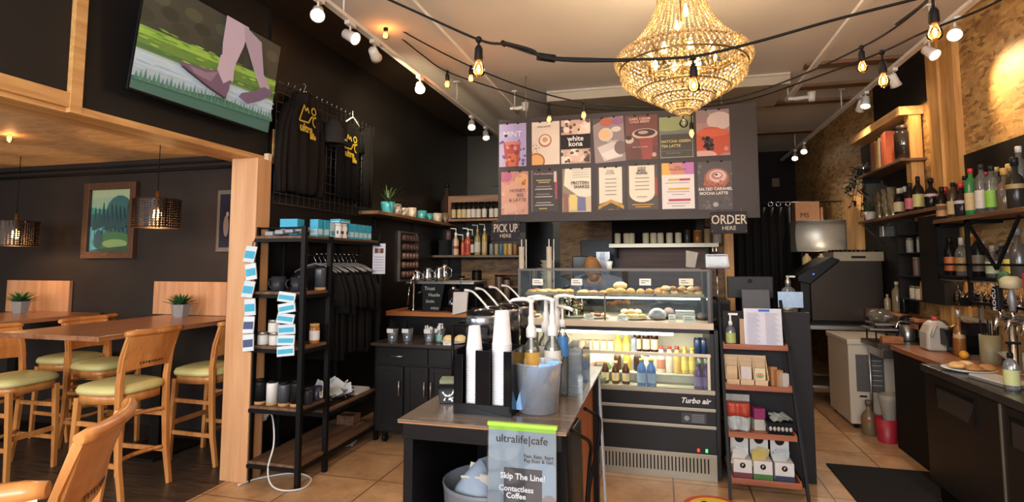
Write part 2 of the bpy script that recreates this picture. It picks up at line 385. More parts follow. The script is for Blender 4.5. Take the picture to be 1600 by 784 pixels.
# ================= DINING NOOK =================
chw = wood('chair_beech', '#b06c34', '#cc8c4c', .38, 'Z', .8, coat=.3)
cush = pm('chair_vinyl_yellow', '#cfc482', .5, var=.06, scale=20)
cut = pm('chair_cutout', '#4a2812', .7)
def bar(mb, pts, w, y, t=.03, mi=0):
    """bar swept in the local XZ plane, width w across, thickness t along Y centred on y"""
    L_ = []; R_ = []
    for i, p in enumerate(pts):
        a = Vector(pts[max(i-1, 0)]); b = Vector(pts[min(i+1, len(pts)-1)]); d = (b-a).normalized(); n = Vector((-d.y, d.x))
        ww = w[i] if isinstance(w, list) else w
        L_.append(tuple(Vector(p)+n*ww/2)); R_.append(tuple(Vector(p)-n*ww/2))
    for i in range(len(pts)-1):
        q = [L_[i], L_[i+1], R_[i+1], R_[i]]
        mb.prism(q, 'Y', y-t/2, y+t/2, mi)
def make_chair():
    t = thing('bar_chair', 'x', 'chair')
    SH = .69
    o = MB()
    pts = []
    for i in range(28):
        a = 2*PI*i/28; c, s_ = math.cos(a), math.sin(a)
        x = .205*math.copysign(abs(c)**.55, c); y = .215*math.copysign(abs(s_)**.55, s_)*(1-.10*(x < 0)*abs(x)/.2); pts.append((x, y))
    vs = []; fs = []
    rings = [(1, SH-.035), (1.02, SH-.015), (.97, SH+.008), (.8, SH+.02), (.4, SH+.027), (.01, SH+.028)]
    for k, z in rings: vs += [(p[0]*k, p[1]*k, z) for p in pts]
    n = 28
    for j in range(len(rings)-1): fs += [(j*n+i, j*n+(i+1) % n, (j+1)*n+(i+1) % n, (j+1)*n+i) for i in range(n)]
    o.add(vs, fs, 0, True); o.add(vs[:n], [tuple(range(n))[::-1]], 0); o.obj('seat', cush, t)
    ap = MB(); q = [(p[0]*.93, p[1]*.93) for p in pts]; ap.prism(q, 'Z', SH-.095, SH-.034, 0, None, True); ap.obj('seat_frame', chw, t)
    for s_ in (-1, 1):
        l = MB(); bar(l, [(.165, SH-.07), (.185, .3), (.195, 0)], [.04, .034, .026], s_*.165, .032); l.obj('leg', chw, t, bevel=.003)
        l = MB(); bar(l, [(-.245, 0), (-.205, .22), (-.185, .5), (-.18, .72), (-.20, .88), (-.245, 1.03)], [.028, .036, .042, .04, .036, .03], s_*.175, .03)
        l.obj('leg', chw, t, bevel=.003)
    # backrest: curved panel with a rolled top rail
    b = MB(); N_ = 10; vs = []; rows = [(.80, -.187), (.90, -.203), (.98, -.232), (1.04, -.255)]
    for z, x in rows:
        for side in (0, 1):
            for i in range(N_+1):
                y = -.20+.40*i/N_; dx = -.035*(1-(y/.2)**2); vs.append((x+dx+(.008 if side else -.008), y, z+(.012*(1-(y/.2)**2) if z < .85 else 0)))
    fs = []; k = N_+1
    for r_ in range(len(rows)-1):
        for i in range(N_):
            a = r_*2*k+i; c = (r_+1)*2*k+i
            fs.append((a, a+1, c+1, c)); fs.append((a+k, c+k, c+k+1, a+k+1))
        a = r_*2*k; c = a+2*k
        fs.append((a, c, c+k, a+k)); fs.append((a+N_, a+N_+k, c+N_+k, c+N_))
    for i in range(N_):
        fs.append((i, i+k, i+k+1, i+1)); a = (len(rows)-1)*2*k+i; fs.append((a, a+1, a+k+1, a+k))
    b.add(vs, fs, 0, False); b.obj('backrest', chw, t)
    tr = MB(); tr.tube([(-.258-.035*(1-(y/.2)**2), y, 1.048) for y in [-.215+.43*i/12 for i in range(13)]], [.016]+[.021]*11+[.016], 10); tr.obj('top_rail', chw, t)
    c_ = MB()
    for i in range(9):
        y = -.08+.02*i; dx = -.035*(1-(y/.2)**2); w_ = .006 if i % 2 else .004
        for sx in (-.0095, .0085): c_.box(-.196+dx+sx, -.196+dx+sx+.001, y-w_, y+w_, .842-(i % 3)*.002, .854)
    c_.obj('cutout', cut, t)
    s1 = MB(); s1.beam((.178, -.165, .29), (.178, .165, .29), .02, .035); s1.obj('footrest', chw, t, bevel=.003)
    for s_ in (-1, 1):
        for a_, b_ in ((.46, .17), (.22, .178)): s2 = MB(); s2.beam((b_, s_*.165, a_), (-.195, s_*.175, a_), .018, .03); s2.obj('stretcher', chw, t, bevel=.002)
    for z in (.24, .5): s3 = MB(); s3.tube([(-.19+.05*(1-(y/.17)**2), y, z) for y in [-.17+.034*i for i in range(11)]], .014, 6); s3.obj('stretcher', chw, t)
    return t
ch = make_chair()
G = 'bar chairs around the high tables'
spots = [(-3.62, 3.11, PI, '', 1.03),
         (-3.53, 3.80, PI, 'beech bar chair half hidden behind the pale wooden pillar, by the dining wall', 1.02),
         (-4.66, 3.14, .05, 'beech bar chair with yellow seat at the left side of the near high table', 1.0),
         (-4.62, 3.80, .0, 'beech bar chair behind the near high table, beside the dark wall', 1.0),
         (-5.20, 3.95, PI, 'beech bar chair beside the far left table, backrest just below the planter level', 1.0),
         (-1.87, 1.23, PI+.607, 'large orange-lit bar chair in the foreground seen from behind its curved backrest', 1.02),
         (-1.13, .55, -.64, 'foreground bar chair cut off by the bottom left corner, only its top rail showing', 1.04)]
for i, (x, y, rz, lb, s_) in enumerate(spots):
    if i == 0: lb = 'beech bar chair before the near high table, whole backrest and legs in view'
    if i == 0: ch.location = (x, y, 0); ch.rotation_euler = (0, 0, rz); ch['label'] = lb; ch['group'] = G; ch.scale = (s_,)*3
    else: dup(ch, (x, y, 0), rz, lb, G, s_)
tt = wood('tabletop_wood', '#7a4e34', '#a57250', .33, 'Y', .8, coat=.4)
def high_table(x0, x1, y0, y1, lb):
    cx, cy = (x0+x1)/2, (y0+y1)/2
    t = thing('high_table', lb, 'table', (cx, cy, 0), 0, 'high tables in the dining nook')
    a, b = (x1-x0)/2, (y1-y0)/2
    m = MB(); m.box(-a, a, -b, b, 1.015, 1.05); m.obj('tabletop', tt, t, bevel=.004)
    fm = pm('black_table_steel', '#1a1715', .5, .3)
    for y in (.22,):
        m = MB(); m.box(-.05, .05, y-.02, y+.02, .02, 1.015); m.obj('pedestal', fm, t)
        m = MB(); m.box(-.25, .25, y-.25, y+.25, 0, .02); m.obj('base', fm, t, bevel=.004)
    return t
high_table(-4.52, -3.62, 2.92, 4.28, 'brown wooden high table beside the pillar with a grey planter at its wall end')
high_table(-6.25, -5.30, 3.0, 4.28, 'brown wooden high table cut off by the left edge of the photo')
pn = wood('panel_veneer', '#b07c56', '#c99a72', .5, 'Z', .6)
for (x0, x1, z0, z1, lb) in ((-4.70, -3.86, 1.05, 1.36, 'light wooden splash board on the dark wall behind the planter nearer the pillar'), (-6.62, -5.76, 1.03, 1.355, 'light wooden splash board on the dark wall at the far left table')):
    m = MB(); m.box(x0, x1, 4.31, 4.345, z0, z1); tag(m.obj('splash_board', pn, bevel=.003), lb, 'board', 'splash boards')
def planter(x, y, lb):
    t = thing('potted_succulent', lb, 'plant', (x, y, 1.05), .5)
    m = MB(); hexa = [(math.cos(i*PI/3), math.sin(i*PI/3)) for i in range(6)]
    vs = [(p[0]*.062, p[1]*.062, 0) for p in hexa]+[(p[0]*.085, p[1]*.085, .115) for p in hexa]+[(p[0]*.074, p[1]*.074, .115) for p in hexa]+[(p[0]*.07, p[1]*.07, .09) for p in hexa]
    fs = [tuple(range(6))[::-1], tuple(range(18, 24))]
    for j in range(3): fs += [(j*6+i, j*6+(i+1) % 6, (j+1)*6+(i+1) % 6, (j+1)*6+i) for i in range(6)]
    m.add(vs, fs); m.obj('pot', pm('grey_concrete', '#8d8a88', .8, var=.1, scale=30), t)
    m = MB(); rr = random.Random(int(abs(x*100)))
    for k in range(30):
        a = k*2.4; el = .15+.95*k/30; L_ = .17-.04*k/30
        leafblade(m, (0, 0, .1), a, el, L_, .022)
    m.obj('leaves', pm('succulent_green', '#2c5a2e', .5, var=.25), t)
def leafblade(m, o, a, el, L_, w_, droop=.0, mi=0, n=5):
    d = Vector((math.cos(a)*math.cos(el), math.sin(a)*math.cos(el), math.sin(el))); s_ = Vector((-math.sin(a), math.cos(a), 0)); up = s_.cross(d)*-1
    vs = []; o = Vector(o)
    for i in range(n+1):
        f = i/n; c = o+d*L_*f+Vector((0, 0, -droop*f*f)); ww = w_*(1-f)**.6*(.5+1.2*f if f < .4 else 1)
        vs += [c-s_*ww+up*ww*.4, c, c+s_*ww+up*ww*.4]
    fs = []
    for i in range(n):
        a_ = i*3; fs += [(a_, a_+1, a_+4, a_+3), (a_+1, a_+2, a_+5, a_+4)]
    m.add([tuple(v) for v in vs], fs, mi, True)
planter(-4.20, 4.14, 'spiky green succulent in a grey hexagonal pot on the near high table beside the pillar')
planter(-6.02, 4.05, 'spiky green succulent in a grey hexagonal pot on the far left high table')
# pictures
t = thing('framed_painting', 'tall teal landscape painting of dark trees in an ornate bronze frame on the dining wall', 'painting', (-5.31, 4.35, 1.96))
fr = pm('bronze_frame', '#5c4030', .45, .4, var=.35, scale=60, bump=.3)
W_, H_ = .66, .76
m = MB()
for a, b_, c, d in ((-W_/2+.0701, W_/2-.0701, -H_/2, -H_/2+.07), (-W_/2+.0701, W_/2-.0701, H_/2-.07, H_/2), (-W_/2, -W_/2+.07, -H_/2, H_/2), (W_/2-.07, W_/2, -H_/2, H_/2)): m.box(a, b_, -.045, 0, c, d)
m.obj('frame', fr, t, bevel=.003)
its = [(R(0,0,1,1), '#3f8a84'), (R(0,.75,1,1), '#9db08a'), (E(.4,.78,.5,.1), '#8aa88e'), (R(0,0,.35,.4), '#5ba7b0'), (E(.7,.55,.35,.35), '#2f5f60'), (E(.15,.5,.2,.12), '#2c5c62')]
for i in range(9):
    x = .12+.1*i; z = .35+.03*(i % 3); its += [([(x-.07, z), (x, z+.4-.05*(i % 2)), (x+.07, z)], '#1f4548'), (R(x-.008, z-.2, x+.008, z), '#1f3335')]
its += [(E(.6,.16,.5,.16), '#3c6b44'), (E(.65,.13,.3,.07), '#7d9a62'), (E(.25,.2,.1,.15), '#28505a'), ([(0,.02),(1,.0),(1,.1),(.4,.06)], '#2b4a38')]
art('canvas', W_-.13, H_-.13, its, t, ink, z0=-(H_-.13)/2, y=-.01, step=.0006)
t = thing('small_framed_picture', 'narrow pale-framed dark picture on the dining wall, mostly hidden behind the pillar', 'picture', (-3.86, 4.35, 1.93))
m = MB(); m.box(-.16, .16, -.025, 0, -.29, .29); m.obj('frame', pm('grey_frame', '#5d524a', .5), t, bevel=.004)
art('print', .25, .5, [(R(0,0,1,1), '#1b1c2c'), (E(.3,.4,.12,.2), '#7a6a60'), (E(.35,.62,.06,.05), '#a08a76')], t, ink, z0=-.25, y=-.027)
# pendant lamps with perforated metal drums
def perfor(name):
    m = bpy.data.materials.new(name); m.use_nodes = True; nt = m.node_tree; N = nt.nodes; L = nt.links
    b = N['Principled BSDF']; b.inputs['Base Color'].default_value = lin('#241811'); b.inputs['Metallic'].default_value = .5; b.inputs['Roughness'].default_value = .4
    tc = N.new('ShaderNodeTexCoord'); v = N.new('ShaderNodeTexVoronoi'); v.inputs['Scale'].default_value = 52; v.inputs['Randomness'].default_value = .15
    L.new(tc.outputs['Object'], v.inputs['Vector'])
    lt = N.new('ShaderNodeMath'); lt.operation = 'LESS_THAN'; lt.inputs[1].default_value = .36; L.new(v.outputs['Distance'], lt.inputs[0])
    tr = N.new('ShaderNodeBsdfTransparent'); mx = N.new('ShaderNodeMixShader'); L.new(lt.outputs[0], mx.inputs[0])
    L.new(b.outputs[0], mx.inputs[1]); L.new(tr.outputs[0], mx.inputs[2]); L.new(mx.outputs[0], N['Material Output'].inputs[0])
    return m
pf = perfor('perforated_shade')
warmb = em('warm_bulb', '#ffb45a', 22, '#ffd9a0')
cordm = pm('black_cord', '#15110e', .6)
def pendant(px, py, Y, lb):
    p = PY(px, py, Y); t = thing('pendant_lamp', lb, 'lamp', p, 0, 'drum pendants over the high tables')
    m = MB(); m.lathe([(.178, -.11), (.178, .12)], (0,0,0), 40, cap=False); m.obj('lamp_shade', pf, t)
    m = MB(); z = -.112; m.lathe([(.176, z), (.181, z), (.181, z+.008), (.176, z+.008)], (0,0,0), 40, cap=False); m.obj('lower_rim', pm('dark_copper', '#4a2c1a', .35, .7), t)
    m = MB(); z = .118; m.lathe([(.176, z), (.181, z), (.181, z+.008), (.176, z+.008)], (0,0,0), 40, cap=False)
    for k in range(3): a = k*2.094; m.tube([(0, 0, .118), (.176*math.cos(a), .176*math.sin(a), .12)], .003, 6)
    m.obj('shade_rim', pm('dark_copper', '#4a2c1a', .35, .7), t)
    m = MB(); m.lathe([(.02, .05), (.022, .1), (.012, .2)], (0,0,0), 12); m.obj('socket', pm('brass_socket', '#8a6a3c', .3, .8), t)
    m = MB(); m.ball((0, 0, .0), .035, sz=(1,1,1.3)); m.obj('bulb', warmb, t)
    m = MB(); m.tube([(0, 0, .19), (0, 0, 2.555-p.z)], .0035, 6); m.obj('cord', cordm, t)
    light('pendant_light', 'POINT', p+Vector((0, 0, -.06)), 14, (1, .55, .22), .04)
pendant(245, 335, 3.72, 'brown perforated drum pendant hanging in front of the teal painting')
pendant(24, 366, 3.9, 'brown perforated drum pendant at the left edge of the photo')
# conduit and wires along the top of the dining wall
m = MB(); m.tube([(-8.9, 4.32, 2.44), (-3.1, 4.32, 2.44)], .014, 8); m.tube([(-8.9, 4.33, 2.50), (-3.1, 4.33, 2.50)], .01, 6)
tag(m.obj('wall_conduit', cordm), 'pair of thin dark pipes running along the top of the dining wall', 'pipe')
# ---- TV ----
tv = thing('television', 'wide black flat television tilted down on the header, showing feet walking on a path', 'television', (-2.80, 2.905, 2.49), (-.0, 0, PI/2))
tv.rotation_euler = (math.radians(8), 0, PI/2)
m = MB(); m.box(-.57, .57, .0, .035, 0, .68); m.obj('casing', pm('tv_black', '#0c0c0d', .3), tv, bevel=.005)
m = MB(); m.box(-.2, .2, .035, .085, .2, .5); m.obj('wall_mount', cordm, tv)
gr = ['#4c6a2a', '#6d8c34', '#3d5a2c']
its = [(R(0,0,1,1), '#2f3026'), (R(0,.62,1,1), '#33322a')]
for i in range(14): its.append((E(.07*i+.02, .75+.12*((i*5) % 3-1)*.8, .06, .06, 9), ['#2b2c20', '#40402e', '#25261e'][i % 3]))
its += [([(0,.30),(1,.34),(1,.60),(0,.55)], '#55702e'), ([(0,.48),(1,.54),(1,.60),(0,.55)], '#7d9a3c'), ([(.0,.40),(.6,.42),(1,.45),(1,.40),(0,.36)], '#3f5c36'),
        ([(0,.08),(1,.14),(1,.37),(0,.35)], '#8d9aa0'), ([(0,.22),(1,.26),(1,.35),(0,.33)], '#9aa6ac'), ([(0,.0),(1,.0),(1,.17),(.55,.19),(.3,.13),(0,.11)], '#38584e')]
rz_ = random.Random(6)
for i in range(90): x, q = rz_.random(), rz_.random(); its.append((E(x, .38+.03*x+q*.2, .03, .006, 7), ['#6a8a38', '#48662c', '#8aa648', '#55742f'][i % 4]))
for i in range(30): x, q = rz_.random(), rz_.random(); its.append((E(x, .16+.05*x+q*.16, .05, .006, 7), ['#99a6ac', '#818e96'][i % 2]))
for i in range(40): x = i/40; its.append(([(x, .08+.05*x), (x+.012, .16+.06*x+.02*(i % 3)), (x+.026, .08+.05*x)], ['#3f6252', '#456a55'][i % 2]))
its += [([(.68,1),(.50,1),(.50,.72),(.52,.48),(.55,.40),(.62,.38),(.615,.55),(.66,.78)], '#a08c96'), ([(.64,1),(.80,.92),(.86,.60),(.93,.50),(.92,.42),(.84,.45),(.77,.60),(.66,.86)], '#8f7c88'),
        ([(.235,.375),(.245,.34),(.30,.30),(.44,.235),(.56,.19),(.585,.20),(.60,.30),(.60,.41),(.50,.44),(.44,.41),(.34,.385)], '#5d4658'), ([(.30,.37),(.42,.37),(.50,.42),(.46,.30),(.34,.32)], '#75606c'), ([(.25,.33),(.44,.23),(.57,.18),(.59,.20),(.45,.25),(.27,.345)], '#2e2830'), ([(.5,.6),(.62,.6),(.61,.41),(.55,.33),(.49,.44)], '#a08c96'),
        ([(.68,.26),(.76,.22),(.86,.30),(.95,.40),(.96,.46),(.88,.47),(.80,.38),(.70,.31)], '#5d4a5e')]
art('screen', 1.12, .65, its, tv, glow(.48), z0=.015, y=-.0012, step=.00012)
# ceiling string light and bulb of the nook
def stringbulb_at(t, p, s_=1.0):
    m = MB(); m.lathe([(.012*s_, 0), (.019*s_, -.015*s_), (.021*s_, -.06*s_), (.015*s_, -.07*s_)], p, 12); m.obj('socket', cordm, t)
    m = MB(); m.lathe([(.012*s_, -.07*s_), (.02*s_, -.085*s_), (.031*s_, -.112*s_), (.027*s_, -.132*s_), (.004, -.147*s_)], p, 14, cap=False); b = m.obj('bulb', glass('amber_bulb_glass', '#ffc890', .1), t)
    m = MB(); m.ball((p[0], p[1], p[2]-.108*s_), .011*s_, 8, 6, sz=(.8, .8, 1.9)); m.obj('filament', em('filament', '#ffa648', 60, '#ffca80'), b)
    light('bulb_light', 'POINT', (p[0], p[1], p[2]-.12*s_), 1.3*s_, (1, .62, .3), .03)
t = thing('string_lights', 'short black bulb string under the orange board ceiling of the dining nook', 'lights', (0,0,0))
a = PY(-30, 208, 3.2); b_ = PY(16, 198, 3.2); c = PY(55, 180, 3.2)
m = MB(); m.tube([a, b_, c, (c.x+.15, c.y, 2.56)], .005, 6); m.tube([b_, b_+Vector((0, 0, -.02))], .01, 6); m.obj('cable', cordm, t); stringbulb_at(t, b_+Vector((0,0,-.015)), .75)
# ================= LEFT WALL =================
steelk = pm('black_steel', '#131213', .45, .3, var=.08)
shelfw = wood('rustic_shelf', '#4e3526', '#7a563c', .6, 'Y', 1)
clothk = pm('black_cloth', '#0e0c0b', .9, var=.3, scale=60)
clothh = pm('hoodie_cloth', '#191513', .9, var=.25, scale=50)
yel = pm('yellow_print', '#c9a82c', .6)
white = pm('white_plastic', '#d8d6d2', .4, var=.04)
teal = pm('teal_card', '#2f9fc0', .5, var=.12, scale=30)
chrome = pm('chrome', '#c6c6c8', .15, 1, var=.05)
ssteel = pm('stainless', '#a5a19b', .32, .9, var=.08, scale=4)
def garment(name, rows, depth, mat, parent, folds=5, amp=.3, n=22, seed=0, loc=(0,0,0), rot=None, back=0):
    rr = random.Random(seed); ph = [rr.uniform(0, 6) for _ in range(4)]
    m = MB(); vs = []; k = n+1
    for j, (z, a, b_) in enumerate(rows):
        for i in range(k):
            u = -1+2*i/n; x = a+(b_-a)*i/n; f = math.sqrt(max(0, 1-u**4))
            y = -depth*f*(1+amp*math.sin(folds*3.1*u+ph[0]+j*.35)+amp*.5*math.sin(folds*5.3*u+ph[1]-j*.5))
            vs.append((x, y, z+.006*math.sin(4*u+ph[2])*(j == len(rows)-1)))
    for j, (z, a, b_) in enumerate(rows):
        for i in range(k): vs.append((a+(b_-a)*i/n, depth*back, z))
    fs = []; H = len(rows)*k
    for j in range(len(rows)-1):
        for i in range(n):
            a = j*k+i; fs += [(a, a+1, a+k+1, a+k), (H+a, H+a+k, H+a+k+1, H+a+1)]
        for i in (0, n):
            a = j*k+i; fs.append((a, a+k, H+a+k, H+a))
    for r_ in (0, (len(rows)-1)*k):
        for i in range(n): a = r_+i; fs.append((a, a+1, H+a+1, H+a))
    m.add(vs, fs, 0, True); return m.obj(name, mat, parent, loc=loc, rot=rot)
# slat grid
gw = pm('grid_wire', '#5a5654', .35, .7)
g = thing('wire_grid', 'black wire display grid fixed high on the black left wall, holding clothes', 'grid', (-2.88, 3.62, 2.0), PI/2)
m = MB()
for i in range(21): x = .0755*i; m.tube([(x, -.03, 0), (x, -.03, .95)], .0032, 6)
m.obj('upright_wire', gw, g)
m = MB()
for j in range(13): m.tube([(0, -.035, .95*j/12), (1.51, -.035, .95*j/12)], .0028, 6)
m.tube([(.3, -.03, .9), (.3, 0, .9)], .005, 6); m.tube([(1.2, -.03, .9), (1.2, 0, .9)], .005, 6); m.tube([(.3, -.03, .1), (.3, 0, .1)], .005, 6); m.tube([(1.2, -.03, .1), (1.2, 0, .1)], .005, 6)
m.obj('cross_wire', gw, g)
m = MB()
for i in range(13): x = .06+.075*i; m.tube([(x, -.04, .93), (x, -.085, .935), (x, -.09, .955)], .0035, 6)
m.obj('hook', chrome, g)
def logo(parent, x, z, s, y=-.1):
    its = []
    def stroke(pts, w=.05):
        for i in range(len(pts)-1):
            a, b_ = Vector(pts[i]), Vector(pts[i+1]); d = (b_-a).normalized(); n = Vector((-d.y, d.x))*w/2
            its.append(([tuple(a+n), tuple(b_+n), tuple(b_-n), tuple(a-n)], '#c9a82c'))
    stroke([(.05, .42), (.27, .95), (.36, .78), (.44, .90), (.52, .74)]); stroke([(.05, .42), (.5, .44)]); stroke([(.5, .44), (.62, .62), (.72, .68)])
    stroke([(.75+.11*math.cos(a), .85+.11*math.sin(a)) for a in [i*PI/6 for i in range(13)]])
    stroke([(.86+.16*math.cos(a), .52+.16*math.sin(a)) for a in [PI*.45+i*PI/8 for i in range(9)]])
    m = MB()
    for k, (pl, c) in enumerate(its): m.add([(x+(p[0]-.5)*s, y-.0002*k, z+(p[1]-.3)*s) for p in pl], [tuple(range(len(pl)))])
    m.obj('printed_logo', yel, parent)
    text('printed_word', 'ultra', .34*s, yel, parent, x-.1*s, y-.001, z-.07*s, bold=.012*s)
    text('printed_word', 'life', .26*s, yel, parent, x+.25*s, y-.001, z-.26*s, bold=.012*s)
h = thing('hoodie', 'black long-sleeved hoodie with yellow mountain logo hanging on the wire grid', 'hoodie', (-2.85, 3.91, 2.0), PI/2)
garment('body', [(.86, -.08, .10), (.83, -.17, .2), (.74, -.23, .26), (.55, -.22, .25), (.3, -.21, .24), (.16, -.2, .23), (.10, -.18, .21)], .07, clothh, h, 3, .12, seed=1)
for s_, sd in ((-1, 2), (1, 3)):
    garment('sleeve', [(.80, .015+s_*.19-.05, .015+s_*.19+.06), (.6, .015+s_*.25-.055, .015+s_*.25+.055), (.3, .015+s_*.265-.05, .015+s_*.265+.05), (.14, .015+s_*.255-.04, .015+s_*.255+.04), (.09, .015+s_*.25-.045, .015+s_*.25+.045)], .05, clothh, h, 2, .2, n=12, seed=sd)
garment('hood', [(.93, -.06, .06), (.90, -.12, .13), (.84, -.13, .15), (.79, -.06, .08)], .09, clothh, h, 2, .1, n=14, seed=5)
m = MB(); m.tube([(0, -.03, .92), (0, -.035, .97), (.02, -.035, 1.0), (.0, -.035, 1.02), (-.02, -.035, 1.0)], .005, 6); m.obj('hanger_hook', chrome, h)
logo(h, -.03, .64, .26, -.105)
ts = thing('t_shirt', 'black t-shirt with yellow mountain logo on a white hanger at the right of the grid', 'shirt', (-2.85, 4.64, 2.12), PI/2)
garment('body', [(.74, -.06, .07), (.71, -.18, .19), (.6, -.21, .22), (.5, -.19, .2), (.25, -.19, .2), (.02, -.19, .2)], .04, clothk, ts, 3, .15, seed=8)
for s_ in (-1, 1): garment('sleeve', [(.70, s_*.19-.03, s_*.19+.04), (.6, s_*.24-.06, s_*.24+.05), (.5, s_*.26-.07, s_*.26+.05)], .03, clothk, ts, 1, .2, n=8, seed=9)
m = MB(); m.tube([(0, -.05, .86), (0, -.05, .80)], .003, 6); m.tube([(-.12, -.055, .73), (-.05, -.055, .775), (0, -.055, .80), (.05, -.055, .775), (.12, -.055, .73)], .007, 6); m.obj('hanger', white, ts)
logo(ts, -.03, .45, .25, -.06)
cp = thing('cap', 'black knitted cap with small white mark hanging between hoodie and t-shirt', 'cap', (-2.86, 4.33, 2.62), PI/2); cp.scale = (.8, .8, .9)
m = MB(); m.lathe([(.135, -.02), (.14, .03), (.13, .1), (.10, .17), (.05, .22), (.001, .235)], (0, -.07, 0), 20, cap=False); m.obj('crown', pm('cap_knit', '#2b2724', .9, var=.25, scale=70), cp)
m = MB(); m.lathe([(.138, -.03), (.146, -.025), (.146, .03), (.138, .035)], (0, -.07, 0), 20, cap=False); m.obj('cuff', pm('cap_knit2', '#2e2a27', .9, var=.25, scale=70), cp)
text('printed_word', 'ultra', .03, white, cp, .02, -.22, .01)
lt = thing('long_sleeve_shirt', 'black long-sleeved shirt at the right end of the wire grid, folded close to the wall', 'shirt', (-2.86, 4.98, 2.1), PI/2)
garment('body', [(.8, -.04, .08), (.7, -.08, .12), (.4, -.07, .12), (.0, -.06, .1)], .05, clothk, lt, 2, .25, n=12, seed=12)
# ---- shelving unit ----
su = thing('shelving_unit', 'black metal open shelving unit with rustic brown boards standing against the left wall', 'shelf', (0, 0, 0))
X0, X1 = -2.84, -2.43
for (x, y, z1) in ((X1, 3.43, 1.80), (X1, 3.75, 1.74), (X1, 4.52, 1.80), (X0, 3.45, 1.80), (X0, 3.75, 1.74), (X0, 4.52, 1.80)):
    m = MB(); m.box(x-.017, x+.017, y-.017, y+.017, 0, z1); m.obj('post', steelk, su, bevel=.002)
def board(y0, y1, z, nm='shelf_board'):
    m = MB(); m.box(X0, X1, y0, y1, z-.02, z); m.obj(nm, shelfw, su, bevel=.002)
    m = MB()
    m.box(X1-.012, X1+.018, y0, y1, z-.045, z-.02); m.box(X0-.01, X0+.012, y0, y1, z-.045, z-.02); m.box(X0, X1, y0-.012, y0+.012, z-.045, z-.02); m.box(X0, X1, y1-.012, y1+.012, z-.045, z-.02)
    m.obj('frame_rail', steelk, su)
board(3.43, 4.52, .15); board(3.43, 3.75, .53); board(3.75, 4.52, .44); board(3.43, 3.75, .95); board(3.43, 3.75, 1.335); board(3.43, 4.52, 1.735)
m = MB(); m.tube([(X1, 3.43, 1.79), (X0, 3.45, 1.79)], .008, 6); m.tube([(X0, 3.45, 1.79), (X0, 4.52, 1.79)], .006, 6); m.obj('guard_rail', steelk, su)
m = MB(); m.tube([(-2.62, 3.75, 1.60), (-2.62, 4.52, 1.60)], .01, 8); m.tube([(-2.62, 3.76, 1.60), (-2.62, 3.76, 1.70)], .006, 6); m.tube([(-2.62, 4.5, 1.60), (-2.62, 4.5, 1.70)], .006, 6); m.obj('hanging_rail', steelk, su)
# hanging t-shirts
hang = pm('grey_hanger', '#8d8a88', .4, .3)
def hung_shirt(i):
    y = 3.85+.066*i; rr = random.Random(i+40); rz = PI/2+PI/2+rr.uniform(-.16, .16)
    t = thing('hung_t_shirt', 'black t-shirt on a grey hanger in the packed rail of the shelving unit', 'shirt', (-2.62, y, .70), rz, 'black t-shirts on the hanging rail')
    L_ = rr.uniform(-.03, .06)
    garment('body', [(.80, -.05, .05), (.775, -.15, .15), (.72, -.20, .20), (.60, -.215, .215), (.54, -.185, .185), (.3, -.18, .18), (.1+L_, -.185, .185)], .03, clothk, t, 2, .5, n=16, seed=i, back=.9)
    for s_ in (-1, 1):
        garment('sleeve', [(.74, s_*.17-.04, s_*.17+.03), (.6, s_*.215-.05, s_*.215+.03), (.46+L_, s_*.225-.05, s_*.225+.03)], .028, clothk, t, 1, .4, n=8, seed=i+7, back=.9)
    m = MB(); m.tube([(-.19, 0, .765), (-.1, 0, .81), (0, 0, .835), (.1, 0, .81), (.19, 0, .765)], .008, 6); m.obj('hanger', hang, t)
    m = MB(); m.tube([(0, 0, .835), (0, 0, .86), (.015, 0, .875), (.015, 0, .9), (0, 0, .915), (-.016, 0, .905)], .0035, 6); m.obj('hanger_hook', chrome, t)
for i in range(10): hung_shirt(i)
# shirt hanging behind the unit with a logo
t = thing('wall_t_shirt', 'black t-shirt with a yellow printed word hung on the wall behind the shelving unit', 'shirt', (-2.86, 4.20, .95), PI/2)
garment('body', [(.36, -.12, .17), (.3, -.15, .22), (0, -.15, .22)], .03, clothk, t, 3, .1, seed=30)
text('printed_word', 'ultralife', .085, yel, t, .04, -.045, .14, bold=.002); m = MB(); m.tube([(-.06, -.045, .22), (0, -.045, .30), (.03, -.045, .26), (.06, -.045, .29)], .006, 6); m.tube([(.11+.03*math.cos(a), -.045, .28+.03*math.sin(a)) for a in [i*PI/5 for i in range(10)]], .005, 6, closed=True); m.obj('printed_logo', yel, t)
# items
def boxthing(name, x, y, z, sx, sy, sz, mats, label, cat, rz=0, group=None, labelband=None):
    t = thing(name, label, cat, (x, y, z), rz, group)
    m = MB(); m.box(-sx/2, sx/2, -sy/2, sy/2, 0, sz); m.obj('carton', mats, t, bevel=.002)
    if labelband:
        m = MB(); m.box(sx/2, sx/2+.0008, -sy*.42, sy*.42, sz*.12, sz*.45); m.box(-sx*.42, sx*.42, -sy/2-.0008, -sy/2, sz*.12, sz*.45); m.obj('printed_band', labelband, t)
    return t
wb = pm('pale_print', '#bcd4da', .5)
Z = 1.736
boxthing('teal_box', -2.66, 3.60, Z+.01, .14, .10, .12, teal, 'blue-teal carton standing alone at the left of the shelving unit top', 'box', .1, labelband=wb)
xs = [(3.67, 'first'), (3.755, 'second')]
for y, n_ in xs: boxthing('teal_box', -2.50, y, Z, .07, .065, .13, teal, {'first': 'tall teal carton on the shelving unit top beside the middle post', 'second': 'tall teal carton between its twin and the white jars on the unit top'}[n_], 'box', labelband=wb)
boxthing('white_teal_box', -2.5, 3.84, Z, .06, .05, .115, [wb], 'pale carton with teal band left of the white jars on the unit top', 'box', labelband=teal)
